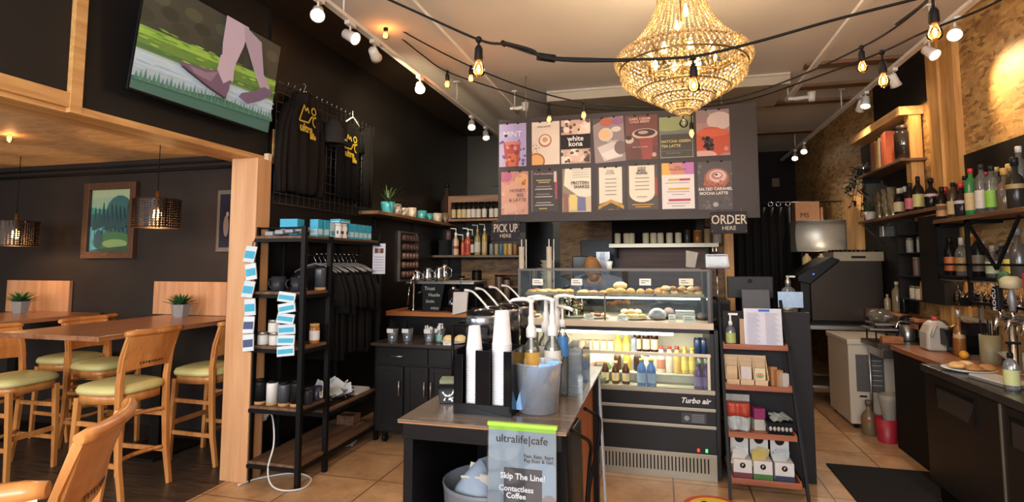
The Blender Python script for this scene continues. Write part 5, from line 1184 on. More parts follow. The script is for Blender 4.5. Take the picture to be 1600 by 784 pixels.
p = PY(880, 540, yb); t = thing('snack_rack', 'small cream wire basket of wraps at the left of the chiller shelf', 'basket', (p.x, yb, zs))
m = MB()
for z in (0, .06, .12): m.tube([(-.07, -.05, z+.004), (.07, -.05, z+.004), (.07, .05, z+.004), (-.07, .05, z+.004)], .003, 6, closed=True)
for xx in (-.07, 0, .07): m.tube([(xx, -.05, .004), (xx, -.05, .124)], .003, 6)
m.obj('wires', cream, t)
m = MB(); m.box(-.055, .055, -.035, .035, .007, .05); m.box(-.05, .05, -.03, .03, .066, .105); m.obj('wrap', pinkt, t, bevel=.01)
for k, px in enumerate((901, 916, 927, 938, 949)):
    p = PY(px, 548, ym+.02); bun(p.x, ym, zm, .032, .03, .05, [cream, sal, pinkt][k % 3], 'small wrapped sandwich on the step shelf of the chiller', 'sandwich', group='wrapped sandwiches on the step shelf', cat='sandwich')
for k, px in enumerate((965, 980, 996, 1010)): p = PY(px, 560, ym+.02); can(p.x, ym+.01, zm, .029, .115, [brn, yj, rb, wr][k], ['brown can on the step shelf', 'yellow can on the step shelf', 'dark red can on the step shelf', 'white-red can on the step shelf'][k])
# small pot and objects on top of the case
mtop = TZ1
t = thing('mini_cactus', 'tiny succulent in a white tapered pot on top of the display case', 'plant', (-.375, 4.33, mtop))
m = MB(); m.lathe([(.018, 0), (.027, .06), (.022, .06), (.015, .05), (.001, .05)], (0,0,0), 16, cap=False); m.lathe([(.018, 0), (.001, 0)], (0,0,0), 16, cap=False); m.obj('pot', white, t)
m = MB()
for k in range(12): leafblade(m, (0, 0, .05), k*2.4, .4+.08*k, .03, .008)
m.obj('leaves', pm('pot_leaf', '#41573a', .6), t)
# cup towers on the case's left top
for k, (px, Y) in enumerate([(815, 5.16), (858, 5.16)]):
    p = PY(px, 418, Y); t = thing('cup_tower', ['tall stack of pale cups on a rod behind the case, left one', 'tall stack of pale cups on a rod behind the case, right one'][k], 'cups', (p.x, Y, 1.16), 0, 'cup towers')
    m = MB(); m.lathe([(.024, 0), (.026, .53)], (0,0,0), 16); m.obj('cup_stack', pm('pale_cups', '#b5aa98', .6, var=.1), t)
    m = MB(); m.tube([(0, 0, .5), (0, 0, .60)], .005, 6); m.obj('rod', white, t)
    m = MB(); m.tube([(.045, .0, 0), (.045, 0, .60)], .004, 6); m.lathe([(.06, 0), (.06, .008)], (.01, 0, 0), 16); m.obj('stand', white, t)
m = MB(); m.box(-1.5, .3, 5.03, 5.3, 1.12, 1.155); m.box(-1.1, -1.05, 5.05, 5.25, 0, 1.12); m.box(.2, .25, 5.05, 5.25, 0, 1.12); tag(m.obj('rear_worktop', ctop), 'narrow dark worktop behind the glass pastry top', 'counter')
# ---------------- person behind the case ----------------
def skinbody(name, verts, edges, radii, mat, parent, sub=2, root=0):
    me = bpy.data.meshes.new(name); me.from_pydata(verts, edges, []); me.materials.append(mat)
    o = bpy.data.objects.new(name, me); COL.objects.link(o); o.parent = parent
    sk = o.modifiers.new('skin', 'SKIN')
    if not me.skin_vertices:
        bm = bmesh.new(); bm.from_mesh(me); bm.verts.layers.skin.verify(); bm.to_mesh(me); bm.free()
    for i, v in enumerate(me.skin_vertices[0].data): v.radius = radii[i] if isinstance(radii[i], tuple) else (radii[i], radii[i]); v.use_root = (i == root)
    sk.use_smooth_shade = True; s_ = o.modifiers.new('sub', 'SUBSURF'); s_.levels = sub; s_.render_levels = sub
    return o
skin = pm('skin', '#c08a68', .55, var=.08, sub=0); shirt = pm('shirt_bluegrey', '#666f84', .85, var=.1, scale=30); hair = pm('hair_brown', '#8a6238', .7, var=.45, scale=110, bump=.9)
pr_ = thing('person', 'person in a blue-grey t-shirt bending forward behind the display case, head bowed', 'person', (-.60, 5.85, 0))
# body: legs, torso bent to the viewer, arms reaching down to the case
V = [(0.06,0,.92),(0.06,-.06,1.1),(.04,-.18,1.26),(.0,-.30,1.36),(-.02,-.37,1.40),
     (.15,0,.86),(.16,-.02,.48),(.16,.02,.08),(.16,-.1,.03),(-.04,0,.86),(-.05,-.02,.48),(-.05,.02,.08),(-.05,-.1,.03),
     (.20,-.26,1.33),(.30,-.34,1.12),(.22,-.50,1.165),(-.18,-.28,1.33),(-.26,-.40,1.14),(-.16,-.58,1.17),(.18,-.56,1.165),(-.12,-.63,1.168)]
Ed = [(0,1),(1,2),(2,3),(3,4),(0,5),(5,6),(6,7),(7,8),(0,9),(9,10),(10,11),(11,12),(3,13),(13,14),(14,15),(15,19),(3,16),(16,17),(17,18),(18,20)]
Rd = [(.12,.09),(.12,.09),(.12,.09),(.08,.06),(.045,.045),.085,.058,.04,.035,.085,.058,.04,.035,.045,.038,.03,.045,.038,.03,.034,.034]
body = skinbody('body', V, Ed, Rd, skin, pr_)
V2 = [(0.06,0,.93),(0.06,-.06,1.1),(.04,-.18,1.26),(.0,-.30,1.355),(.20,-.26,1.33),(.28,-.325,1.16),(-.18,-.28,1.33),(-.245,-.375,1.17),(-.02,-.345,1.375)]
skinbody('t_shirt', V2, [(0,1),(1,2),(2,3),(3,4),(4,5),(3,6),(6,7),(3,8)], [(.17,.13),(.16,.12),(.17,.13),(.16,.12),.09,.072,.09,.072,.075], shirt, pr_)
V3 = [(0.06,0,1.0),(0.06,0,.88),(.15,0,.84),(.16,-.02,.48),(.16,.02,.12),(-.04,0,.84),(-.05,-.02,.48),(-.05,.02,.12)]
skinbody('trousers', V3, [(0,1),(1,2),(2,3),(3,4),(1,5),(5,6),(6,7)], [(.16,.12),(.155,.125),.10,.07,.058,.10,.07,.058], pm('trousers_dark', '#1f2024', .8), pr_)
# head bowed forward
hd = MB(); Mh = Matrix.Translation((-.03, -.455, 1.487)) @ Matrix.Rotation(math.radians(52), 4, 'X') @ Matrix.Rotation(.25, 4, 'Z')
n = 20; vs = []; rows = 14
for j in range(rows+1):
    a = PI*j/rows; z = -math.cos(a)
    for i in range(n):
        b_ = 2*PI*i/n; x = math.sin(a)*math.cos(b_)*.078; y = math.sin(a)*math.sin(b_)*.098
        if z < -.1: x *= 1+.25*(z+.1); y = y*(1+.2*(z+.1)) if y < 0 else y*(1+.45*(z+.1))
        if y < 0 and -.35 < z < .0 and abs(b_-1.5*PI) < .2: y -= .022  # nose
        vs.append((x, y, z*.118))
hd.add(vs, [(j*n+i, j*n+(i+1) % n, (j+1)*n+(i+1) % n, (j+1)*n+i) for j in range(rows) for i in range(n)], 0, True, Mh)
hd.ball((0, 0, 0), 1, 8, 6, sz=(.012, .02, .032), M=Mh @ Matrix.Translation((.078, .01, -.01))); hd.ball((0, 0, 0), 1, 8, 6, sz=(.012, .02, .032), M=Mh @ Matrix.Translation((-.078, .01, -.01)))
hd.tube([(-.02, -.37, 1.39), (-.03, -.43, 1.44)], .05, 12); hd.obj('head', skin, pr_)
hr = MB(); vs = []
for j in range(9):
    a = PI*.5*(1-j/8)
    for i in range(n):
        b_ = 2*PI*i/n; k = 1.08+.03*math.sin(9*b_+j); zz = math.sin(PI/2-a)
        back = math.sin(b_) > -.2
        z0 = (-.55 if back else .30) if j == 0 else None
        vs.append((math.sin(a)*math.cos(b_)*.078*k, math.sin(a)*math.sin(b_)*.098*k+(.004), (z0 if z0 is not None else zz)*.118*1.06))
hr.add(vs, [(j*n+i, j*n+(i+1) % n, (j+1)*n+(i+1) % n, (j+1)*n+i) for j in range(8) for i in range(n)], 0, True, Mh); hr.obj('hair', hair, pr_)
fm_ = MB()
for s_ in (-1, 1): fm_.ball((s_*.03, -.088, .005), .009, 8, 6, sz=(1.4, .6, .8), M=Mh)
fm_.obj('eyes', pm('eye_dark', '#2a1c16', .3), pr_)
fm_ = MB(); fm_.ball((0, -.086, -.058), .014, 8, 6, sz=(1.6, .5, .4), M=Mh); fm_.obj('mouth', pm('lips', '#a0604e', .5), pr_)
def hand(parent, c, s_, ang):
    for f in range(4):
        x0 = c[0]+s_*(-.024+.016*f); L_ = [.06, .07, .066, .052][f]
        skinbody('finger', [(x0, c[1]-.01, c[2]), (x0, c[1]-.03-L_*.4, c[2]+.006), (x0, c[1]-.03-L_*.8, c[2]-.004), (x0, c[1]-.028-L_, c[2]-.014)], [(0,1),(1,2),(2,3)], [.011, .0095, .0085, .007], skin, parent, 1)
    skinbody('thumb', [(c[0]-s_*.03, c[1]+.01, c[2]), (c[0]-s_*.05, c[1]-.02, c[2]), (c[0]-s_*.056, c[1]-.05, c[2]-.006)], [(0,1),(1,2)], [.012, .011, .009], skin, parent, 1)
hand(pr_, (.18, -.57, 1.170), 1, 0); hand(pr_, (-.12, -.64, 1.173), -1, 0)
# ================= MENU BOARD =================
mb_ = thing('menu_board', 'large dark grey-brown menu board hung from the ceiling over the display case', 'board', (0,0,0))
m = MB(); m.box(-1.665, .935, 5.70, 5.75, 1.965, 3.085); m.obj('panel', pm('board_greybrown', '#322624', .6, var=.06, scale=3), mb_, bevel=.003)
for x in (-1.36, .62):
    m = MB(); m.tube([(x, 5.72, 3.08), (x, 5.72, 3.55)], .008, 6); m.obj('hanging_chain', pm('chain_grey', '#8d8478', .5, .5), mb_)
def E2(cx, cy, rx, ry, c, n=16): return (E(cx, cy, rx, ry, n), c)
def ln(x0, x1, y, c, h=.022): return (R(x0, y-h/2, x1, y+h/2), c)
rnd = random.Random(9)
def specks(n, cols, r, x0=0, x1=1, y0=0, y1=1): return [E2(rnd.uniform(x0, x1), rnd.uniform(y0, y1), r*rnd.uniform(.6, 1.2), r*.7*rnd.uniform(.6, 1.2), rnd.choice(cols), 9) for _ in range(n)]
PAPER = '#d8cfc4'
def poster(px0, px1, py0, py1, items, label, texts=(), tilt=0):
    a = PY(px0, py1, 5.694); b_ = PY(px1, py0, 5.694); W = b_.x-a.x; cx = (a.x+b_.x)/2
    z0 = PY((px0+px1)/2, py1, 5.694).z; z1 = PY((px0+px1)/2, py0, 5.694).z; H = z1-z0
    t = thing('poster', label, 'poster', (cx, 5.699, z0), (0, -tilt, 0), 'drink posters on the menu board')
    m = MB(); m.box(-W/2, W/2, -.002, .0, 0, H); m.obj('sheet', ink(PAPER), t)
    art('printed_picture', W, H, items, t, ink, y=-.0025, step=.0002)
    for (s_, x, z, sz, c, *r) in texts: text('lettering', s_, sz, ink(c), t, (x-.5)*W, -.0165, z*H, ext=.0004, bold=r[0] if r else 0)
    m = MB(); m.box(-W*.2-.012, -W*.2+.012, -.008, 0, H-.008, H+.008); m.box(W*.2-.012, W*.2+.012, -.008, 0, H-.008, H+.008); m.obj('clip', cordm, t)
fullR = R(0,0,1,1)
poster(780, 822, 193, 260, [(fullR, '#a294b8')]+specks(16, ['#4a4266', '#5a5078'], .06)+[([(.25,0),(.72,0),(.80,.56),(.16,.56)], '#9a3a34'), ([(.34,0),(.6,0),(.66,.3),(.3,.3)], '#b45a34'), (R(.22,.5,.76,.58), '#b86a64')]+specks(10, ['#c87a6a', '#7a2a2c'], .07, .25, .7, .1, .5),
       'lilac poster reading MINT over a red iced drink, first of the top row', [('MINT', .5, .74, .085, '#d8d0e0', .001)])
poster(831, 874, 190, 257, [(fullR, '#cfc0ae')]+[E2(.48,.56,.24,.155,'#9a6650'), E2(.48,.57,.19,.12,'#d8c0a4'), E2(.48,.58,.1,.06,'#b88a6a'), E2(.15,.08,.33,.2,'#a05a2c'), E2(.15,.09,.27,.15,'#d09a5a')]+specks(10, ['#8a5040', '#a06a50'], .025, 0, .3, .25, .5),
       'cream poster of a latte cup seen from above, second of the top row', [('CHAI LATTE', .45, .88, .026, '#3a2c26')])
poster(877, 922, 187, 255, [(fullR, '#2a2422'), (R(0,.66,1,1), '#b89a86'), (R(0,0,1,.33), '#b89a86')]+specks(14, ['#d8bfae', '#caa892', '#e0ccbc'], .15, 0, 1, .72, .98)+specks(10, ['#6a4638', '#5a3a2c'], .06, 0, 1, .70, 1)+specks(14, ['#d8bfae', '#caa892', '#e0ccbc'], .15, 0, 1, .02, .28)+specks(10, ['#6a4638', '#5a3a2c'], .06, 0, 1, 0, .3)+[(R(0,.33,1,.66), '#2a2422'), (R(.84,.02,.98,.15), '#3a332e')],
       'dark poster reading white kona between bands of nuts, third of the top row', [('white', .5, .56, .075, '#e8e0d8', .001), ('kona', .5, .44, .075, '#e8e0d8', .001)])
poster(930, 977, 183, 253, [(fullR, '#8a7a78'), ([(.0,.85),(.5,1),(0,1)], '#4a3a3c'), E2(.45,.9,.22,.1,'#a8583c'), E2(.82,.9,.2,.09,'#8a5a7a'), E2(.4,.62,.24,.15,'#c8b8a4'), E2(.36,.63,.19,.11,'#d8ac7c'), E2(.75,.72,.16,.06,'#c8bab0'), ([(.1,.35),(.6,.45),(.95,.4),(.9,.1),(.3,.03)], '#c0b4ac'), ([(.2,.2),(.7,.3),(.8,.12),(.4,.06)], '#d0c6be'), E2(.85,.3,.2,.15,'#6a5a58')],
       'grey tilted poster of tea and spices on cloth, fourth of the top row', [('golden spice', .62, .46, .022, '#e8e0d8')], tilt=.05)
poster(978, 1027, 180, 249, [(fullR, '#6a3a34'), (R(0,.0,1,.3), '#5a302a'), E2(.12,.45,.14,.08,'#c0b0a4'), E2(.1,.5,.1,.05,'#3a2420'), E2(.6,.58,.40,.12,'#c4a494'), E2(.6,.6,.33,.085,'#3a2220'), E2(.55,.61,.16,.04,'#b09080'), ([(.42,.48),(.88,.48),(.80,0),(.52,0)], '#8a3e34'), ([(.8,.58),(.84,.58),(.98,.98),(.94,.98)], '#caa')] if False else [(fullR, '#6a3a34'), (R(0,0,1,.3), '#5a302a'), E2(.12,.45,.14,.08,'#c0b0a4'), E2(.1,.5,.1,.05,'#3a2420'), E2(.6,.58,.40,.12,'#c4a494'), E2(.6,.6,.33,.085,'#3a2220'), E2(.55,.61,.16,.04,'#b09080'), ([(.42,.48),(.88,.48),(.80,0),(.52,0)], '#8a3e34'), E2(.88,.1,.07,.05,'#c09080')],
       'dark red cold brew poster of a frothy iced glass, fifth of the top row', [('DARK CREAM\nCOLD BREW', .45, .88, .034, '#d8a898', .001), ('salted cream cold foam', .45, .28, .016, '#e0d0c8')])
poster(1031, 1083, 182, 247, [(fullR, '#3f3b34'), (R(0,.62,1,1), '#7d8058'), E2(.3,.85,.5,.2,'#8c9464'), (R(0,.58,1,.66), '#6a6a68'), (R(.02,.02,.98,.03), '#b8b0a0'), (R(.02,.17,.98,.18), '#6a665c'), (R(.965,.02,.975,.6), '#b8b0a0'), (R(.02,.02,.03,.6), '#b8b0a0')],
       'olive poster reading matcha green tea latte, sixth of the top row, behind the chandelier tip', [('MATCHA GREEN', .48, .40, .038, '#c8b878', .0008), ('TEA LATTE', .33, .29, .038, '#c8b878', .0008), ('with oat milk and honey', .4, .12, .014, '#a8a088')])
poster(1089, 1139, 171, 243, [(fullR, '#a07a74'), (R(0,.72,1,1), '#8c7270'), E2(.7,.75,.38,.2,'#c4b0a8'), E2(.45,.3,.55,.33,'#b4482c'), (R(0,.05,1,.5), '#b4482c'), E2(.5,.5,.5,.09,'#c45a3a'), E2(.2,.02,.4,.1,'#c89a8c')]+specks(16, ['#2a2024', '#3a2a2c'], .07, .2, .48, .14, .38)+[E2(.88,.14,.07,.05,'#c08070')],
       'orange poster of fruit tea with blackberries, last of the top row', [('fruit tea', .6, .9, .04, '#b8aca8')])
poster(783, 825, 268, 335, [(fullR, '#c08c7a'), (R(0,.78,1,1), '#b47a70'), E2(.15,.9,.25,.15,'#a85a7a'), E2(.8,.75,.3,.2,'#d09a6a'), E2(.5,.4,.5,.35,'#c8957e'), E2(.83,.72,.08,.05,'#a86030'), E2(.88,.78,.05,.04,'#b87038'), E2(.3,.15,.3,.12,'#cf9f8a')]+specks(12, ['#d4a48a', '#b8806e'], .06),
       'peach poster reading HONEY BEE LATTE, first of the bottom row', [('HONEY', .62, .55, .05, '#5a342c'), ('BEE', .72, .44, .05, '#5a342c'), ('& LATTE', .62, .33, .05, '#5a342c')])
poster(830, 871, 265, 331, [(fullR, '#3c332e'), (R(.0,.0,.06,1), '#6a5a50'), (R(.9,.3,.98,.9), '#9a3a4a'), (R(.86,.7,.96,.95), '#c0b0a8')]+[ln(.2,.75,.75,'#b8a050'), ln(.28,.7,.70,'#a8a098'), ln(.2,.75,.6,'#8a7a70'), ln(.15,.8,.54,'#b0a8a0'), ln(.2,.7,.42,'#8a7a70'), ln(.15,.8,.36,'#b0a8a0'), ln(.2,.75,.22,'#a09888'), ln(.15,.85,.16,'#b0a8a0'), ln(.3,.6,.08,'#b8a050')],
       'black poster of fruit smoothies list, second of the bottom row', [('Fruit Smoothies', .48, .90, .032, '#c8a0b0')])
poster(879, 923, 263, 331, [(fullR, '#8a7a62'), ([(.1,1),(1,1),(1,.35),(.65,.32),(.38,.45),(.05,.62)], '#d8cdb8'), (R(0,0,1,.34), '#bca878'), ([(.02,.0),(.22,.0),(.2,.42),(.02,.45)], '#8a5a54'), ([(.52,.02),(.82,.02),(.8,.33),(.54,.36)], '#6a6a8c'), (R(.25,.05,.5,.4), '#d8c070'), ([(.85,0),(1,0),(1,.36),(.85,.34)], '#c0b090')]+[ln(.35,.95,.96-.055*i,'#9a9082',.014) for i in range(4)],
       'cream poster reading PROTEIN SHAKES above three bottles, third of the bottom row', [('PROTEIN', .62, .66, .046, '#2a2622', .0005), ('SHAKES', .68, .57, .046, '#2a2622', .0005)])
poster(933, 976, 261, 328, [(fullR, '#3c332c'), ([(.08,1),(.90,1),(.90,.14),(.5,.24),(.08,.14)], '#d4c8b4'), ([(.05,.02),(.5,.17),(.95,.02),(.95,.10),(.5,.25),(.05,.10)], '#b88a2c')]+specks(8, ['#b88a2c', '#7a6030'], .03, .2, .85, 0, .1)+[ln(.3,.7,.72-.09*i,'#8a8276') for i in range(5)],
       'white banner-shaped poster listing chai lattes, fourth of the bottom row', [('CHAI\nLATTES', .48, .88, .028, '#5a5046')])
poster(981, 1027, 257, 327, [(fullR, '#4a3e38'), (R(.9,.3,1,.7), '#8a3a2c'), (E(.48,.36,.42,.2), '#d4c8b4'), (R(.06,.36,.90,.98), '#d4c8b4')]+[ln(.25,.72,.70-.085*i,'#8a8276') for i in range(4)]+[ln(.3,.65,.28,'#8a8276'), ln(.15,.85,.11,'#b88a2c'), ln(.25,.75,.06,'#b88a2c')],
       'dark poster with an arched white panel reading cold brew frappes, fifth of the bottom row', [('COLD\nBREW\nFRAPPES', .48, .86, .03, '#2a2622', .0005)])
poster(1035, 1084, 254, 326, [(fullR, '#d4cac4'), (R(0,.74,1,1), '#b068a0'), ([(0,.74),(.55,.74),(.3,1),(0,1)], '#d0a04a'), ([(.3,.74),(.75,.74),(.6,1),(.2,1)], '#c08068')]+[ln(.2,.88,.63,'#c0a030',.045), ln(.55,.88,.63,'#a03050',.045), ln(.2,.85,.43,'#c89a40',.045), ln(.2,.88,.19,'#a83058',.05)]+[ln(.1,.85,.56-.0*i,'#8a8286',.016) for i in range(1)]+[ln(.15,.85,.37,'#8a8286',.016), ln(.3,.7,.31,'#8a8286',.016), ln(.15,.85,.12,'#8a8286',.016), ln(.3,.7,.06,'#8a8286',.016)],
       'white and magenta poster of coloured energy drinks, sixth of the bottom row', [('Lotus\nEnergy Drinks', .5, .88, .028, '#6a3a5a')])
poster(1092, 1143, 252, 327, [(fullR, '#4c4442')]+specks(30, ['#5c5450', '#3a3432', '#6a605a'], .06)+[E2(.55,.64,.38,.22,'#8a5040'), E2(.55,.67,.32,.17,'#a8705c'), E2(.58,.69,.25,.13,'#caa49a'), E2(.56,.70,.17,.08,'#9a6a62'), E2(.58,.71,.11,.05,'#d4b4aa'), E2(.54,.72,.05,.02,'#4a2a28')]+specks(14, ['#a85a3a', '#8a4a30'], .05, .15, .95, .48, .6)+[E2(.5,.1,.08,.05,'#a09890')],
       'dark poster reading SALTED CARAMEL MOCHA LATTE, last of the bottom row', [('SALTED CARAMEL', .5, .42, .038, '#d8ccc4', .001), ('MOCHA LATTE', .45, .33, .038, '#d8ccc4', .001)])
def sign(px0, px1, py0, py1, Y, body, sub, label, hang):
    a = PY(px0, py1, Y); b_ = PY(px1, py0, Y); W = b_.x-a.x; H = b_.z-a.z
    t = thing('hanging_sign', label, 'sign', ((a.x+b_.x)/2, Y, a.z))
    m = MB(); m.box(-W/2, W/2, 0, .012, 0, H); m.obj('board', pm('sign_charcoal', '#262123', .5, var=.2, scale=12), t, bevel=.004)
    c_ = pm('sign_cream', '#c8b49c', .6)
    text('lettering', body, .125, c_, t, 0, -.003, H*.62, sx=W/.36*.68 if len(body) > 5 else W/.36*.86, bold=.001); text('lettering', sub, .055, c_, t, 0, -.003, H*.24)
    m = MB()
    for s_ in (-1, 1): m.tube([(s_*W*.35, .006, H-.01), (s_*W*.35, .006, hang-a.z)], .003, 6)
    for sx in (-1, 1):
        for q in range(3): m.box(sx*W*.47-.006, sx*W*.47+.006, -.002, 0, H*(.1+.35*q), H*(.14+.35*q))
    m.obj('chain', pm('rust', '#8a5a44', .8), t)
sign(768, 812, 345, 376, 5.66, 'PICK UP', 'HERE', 'dark wooden sign reading PICK UP HERE hanging at the left end of the menu board', 2.02)
sign(1111, 1167, 330, 365, 5.66, 'ORDER', 'HERE', 'dark wooden sign reading ORDER HERE hanging at the right end of the menu board', 2.06)
# ================= BACK WALL SHELVES =================
BY = 6.98
def wshelf(name, x0, x1, z, d, mats, label, th=.03, y1=7.19):
    t = thing(name, label, 'shelf', (0,0,0))
    m = MB(); m.box(x0, x1, y1-d, y1, z-th, z); m.obj('board', mats, t, bevel=.003)
    for x in (x0+.1, x1-.1): m = MB(); m.box(x-.01, x+.01, y1-d*.8, y1, z-th-.015, z-th); m.box(x-.01, x+.01, y1-.012, y1, z-th-.12, z-th); m.obj('bracket', steelk, t)
wm = wood('back_shelf_wood', '#5a3a26', '#7a5238', .6, 'X')
a = PY(700, 342, BY-.15).x; wshelf('wall_shelf', -2.68, -1.76, 2.105, .36, wm, 'upper wooden shelf with a row of dark syrup bottles left of the menu board')
m = MB(); m.box(-2.68, -1.76, 6.93, 6.96, 2.335, 2.42); m.box(-2.72, -2.68, 6.93, 7.19, 2.105, 2.42); m.box(-1.76, -1.72, 6.93, 7.19, 2.105, 2.42); m.box(-2.68, -1.76, 6.96, 7.19, 2.40, 2.42); tag(m.obj('shelf_hood', wm), 'brown wooden frame board over the upper syrup shelf', 'shelf')
wshelf('wall_shelf', -2.9, -1.70, 1.632, .38, wood('dark_edge_shelf', '#4a3c30', '#6a5a48', .5, 'X'), 'lower shelf with syrup pumps and tins behind the pick up sign')
darkb = pm('dark_syrup_glass', '#1c1412', .2); silv = pm('silver_cap', '#a8a49c', .35, .5)
def bottle(x, y, z, r, h, body, lab, capm, lb, group=None, kind='wine', name='bottle', l0=.12, l1=.48, rz=0):
    key = ('bt', kind, round(r, 3), round(h, 3), body.name, lab.name if lab else '', capm.name, l0, l1)
    if key not in MT:
        if kind == 'wine': P_ = [(r*.92, 0), (r, .01), (r, h*.58), (r*.8, h*.68), (r*.38, h*.78), (r*.36, h*.95)]; cz = (.80, 1.0, .39)
        elif kind == 'tall': P_ = [(r*.92, 0), (r, .01), (r, h*.66), (r*.72, h*.76), (r*.36, h*.82), (r*.34, h*.95)]; cz = (.9, 1.0, .40)
        elif kind == 'squat': P_ = [(r*.95, 0), (r*1.05, .01), (r*1.08, h*.5), (r*.8, h*.62), (r*.34, h*.70), (r*.34, h*.88)]; cz = (.84, 1.0, .46)
        else: P_ = [(r*.92, 0), (r, .01), (r, h*.7), (r*.35, h*.84), (r*.34, h*.92)]; cz = (.9, 1, .42)
        b = MB(); b.lathe(P_, (0,0,0), 18); me1 = b.mesh('bottle_body', body)
        me2 = None
        if lab: b = MB(); b.lathe([(r*1.02+(.0*r), h*l0), (r*1.02 if kind != 'squat' else r*1.09, h*l1)], (0,0,0), 18, cap=False); me2 = b.mesh('bottle_label', lab)
        b = MB(); b.lathe([(r*cz[2], h*cz[0]), (r*cz[2]*1.04, h*cz[1]-.004), (r*cz[2]*.8, h*cz[1])], (0,0,0), 12); me3 = b.mesh('bottle_cap', capm)
        MT[key] = (me1, me2, me3)
    t = thing(name, lb, 'bottle', (x, y, z), rz, group)
    for nm, me in zip(('glass_body', 'paper_label', 'cap'), MT[key]):
        if me: o = bpy.data.objects.new(nm, me); COL.objects.link(o); o.parent = t
    return t
tanl = pm('tan_label', '#a08c68', .6, var=.3, scale=60); gryl = pm('grey_label', '#a8a098', .6, var=.2, scale=60)
for k, px in enumerate((709, 718, 725, 733, 740, 748, 757, 768, 776)):
    p = PY(px, 338, BY+.02*(k % 2)); bottle(p.x, p.y, 2.1055, .034, .25, darkb, tanl if k < 3 else gryl, silv, 'dark syrup bottle in the row on the upper back shelf left of the menu board', 'dark syrup bottles on the upper shelf', 'tall', l0=.1, l1=.55)
creamb = pm('cream_liquid', '#b89c80', .3); orb = pm('orange_red_liquid', '#a8482c', .3); olb = pm('olive_liquid', '#7d7458', .3); gold = pm('gold_liquid', '#9a7a44', .3)
for k, (px, r, h, b_, l_, c_, kd, lb) in enumerate([(712, .05, .36, creamb, pm('red_band', '#8a2a20', .5), white, 'wine', 'cream sauce bottle with red band and pump on the lower back shelf'), (723, .03, .26, orb, None, silv, 'tall', 'thin red bottle between the cream and the orange-red pump bottles'), (731, .055, .36, orb, pm('red_band', '#8a2a20', .5), white, 'wine', 'orange-red sauce bottle with pump on the lower back shelf'),
    (738, .03, .34, darkb, gryl, silv, 'tall', 'dark bottle behind the orange-red pump bottle'), (746, .05, .41, olb, gryl, gold, 'wine', 'olive syrup bottle with brass pump on the lower back shelf'), (757, .042, .42, gold, tanl, white, 'tall', 'golden syrup bottle with white pump on the lower back shelf')]):
    p = PY(px, 396, BY); r *= .85; h *= .84; t = bottle(p.x, p.y, 1.6325, r, h, b_, l_, c_, lb, kind=kd, l0=.28 if 'band' in lb else .12, l1=.4 if 'band' in lb else .5)
    if 'pump' in lb: m = MB(); m.tube([(0, 0, h), (0, 0, h+.05), (-.07, -.02, h+.055)], .007, 6); m.obj('pump', white, t)
for k, (px, c) in enumerate(((768, '#6a6a70'), (776, '#8a7a58'), (783, '#3a5a78'), (790, '#a08040'), (797, '#b09468'), (805, '#8a5a34'))):
    p = PY(px, 396, BY); can(p.x, p.y, 1.6325, .03, .15, pm('tin_'+c[1:], c, .4, var=.3, scale=40), ['grey tin first below the pick up sign', 'khaki tin below the pick up sign', 'blue tin below the pick up sign', 'yellow tin below the pick up sign', 'tan tin below the pick up sign', 'brown jar at the right end of the lower back shelf'][k], name='storage_tin', cat='tin')
t = thing('coffee_grinder', 'black boxy grinder with pinkish hopper on the lower back shelf near the corner', 'grinder', (-2.745, 7.0, 1.633)); t.scale = (.85, .85, .85)
m = MB(); m.box(-.12, .12, -.1, .1, 0, .24); m.obj('body', blkac, t, bevel=.008); m = MB(); m.lathe([(.05, .24), (.045, .38), (.03, .40)], (-.0, 0, 0), 16); m.obj('hopper', pm('hopper_pink', '#6a4a50', .3), t)
# plant & candle above
spiderplant(-1.93, 7.08, 2.4205, 'dark spiky plant above the upper syrup shelf beside the menu board', darkb)
t = thing('candle', 'pair of yellow candles above the syrup bottles at the menu board edge', 'candle', (-1.83, 7.0, 2.4205)); m = MB(); m.lathe([(.02, 0), (.02, .22)], (0,0,0), 12); m.lathe([(.016, 0), (.016, .2)], (.05, 0, 0), 12); m.obj('wax', pm('yellow_wax', '#b09040', .5), t)
# back counter with equipment
m = MB(); m.box(-1.70, .85, 7.55, 8.13, .0, 1.02); m.box(-1.70, .85, 7.52, 8.13, 1.02, 1.06, 1); m.box(-2.88, -1.705, 6.65, 7.18, .0, 1.02); m.box(-2.88, -1.705, 6.62, 7.18, 1.02, 1.06, 1); tag(m.obj('back_counter', [cbm, ctop]), 'long dark counter along the back wall', 'counter')
t = thing('blender', 'dark blender with grey jug on the back counter left of the pass-through', 'blender', (-1.56, 7.8, 1.061)); m = MB(); m.box(-.1, .1, -.1, .1, 0, .16); m.obj('base', blkac, t, bevel=.01); m = MB(); m.lathe([(.06, .16), (.09, .42), (.085, .42), (.06, .17)], (0,0,0), 16, cap=False); m.obj('jug', clearp, t); m = MB(); m.lathe([(.088, .42), (.08, .46)], (0,0,0), 16); m.obj('lid', steelk, t)
for k, (px, r, h, mt, lb) in enumerate([(722, .05, .28, ssteel, 'steel canister on the back counter'), (745, .08, .36, steelk, 'black round kettle on the back counter'), (780, .07, .30, pm('brown_crock', '#4a3830', .4), 'brown crock on the back counter below the pick up sign'), (792, .05, .26, pm('tan_crock', '#6a5848', .4), 'tan crock beside the brown crock on the back counter')]):
    p = PY(px, 440, 6.9); jar(min(p.x, -1.78), 6.9, 1.061, r*.8, h, mt, steelk, lb, name='canister', cat='canister')
m = MB(); m.box(-2.05, -1.74, 6.93, 7.19, 1.38, 1.40); tag(m.obj('small_shelf', wm), 'small low shelf under the tins near the case corner', 'shelf')
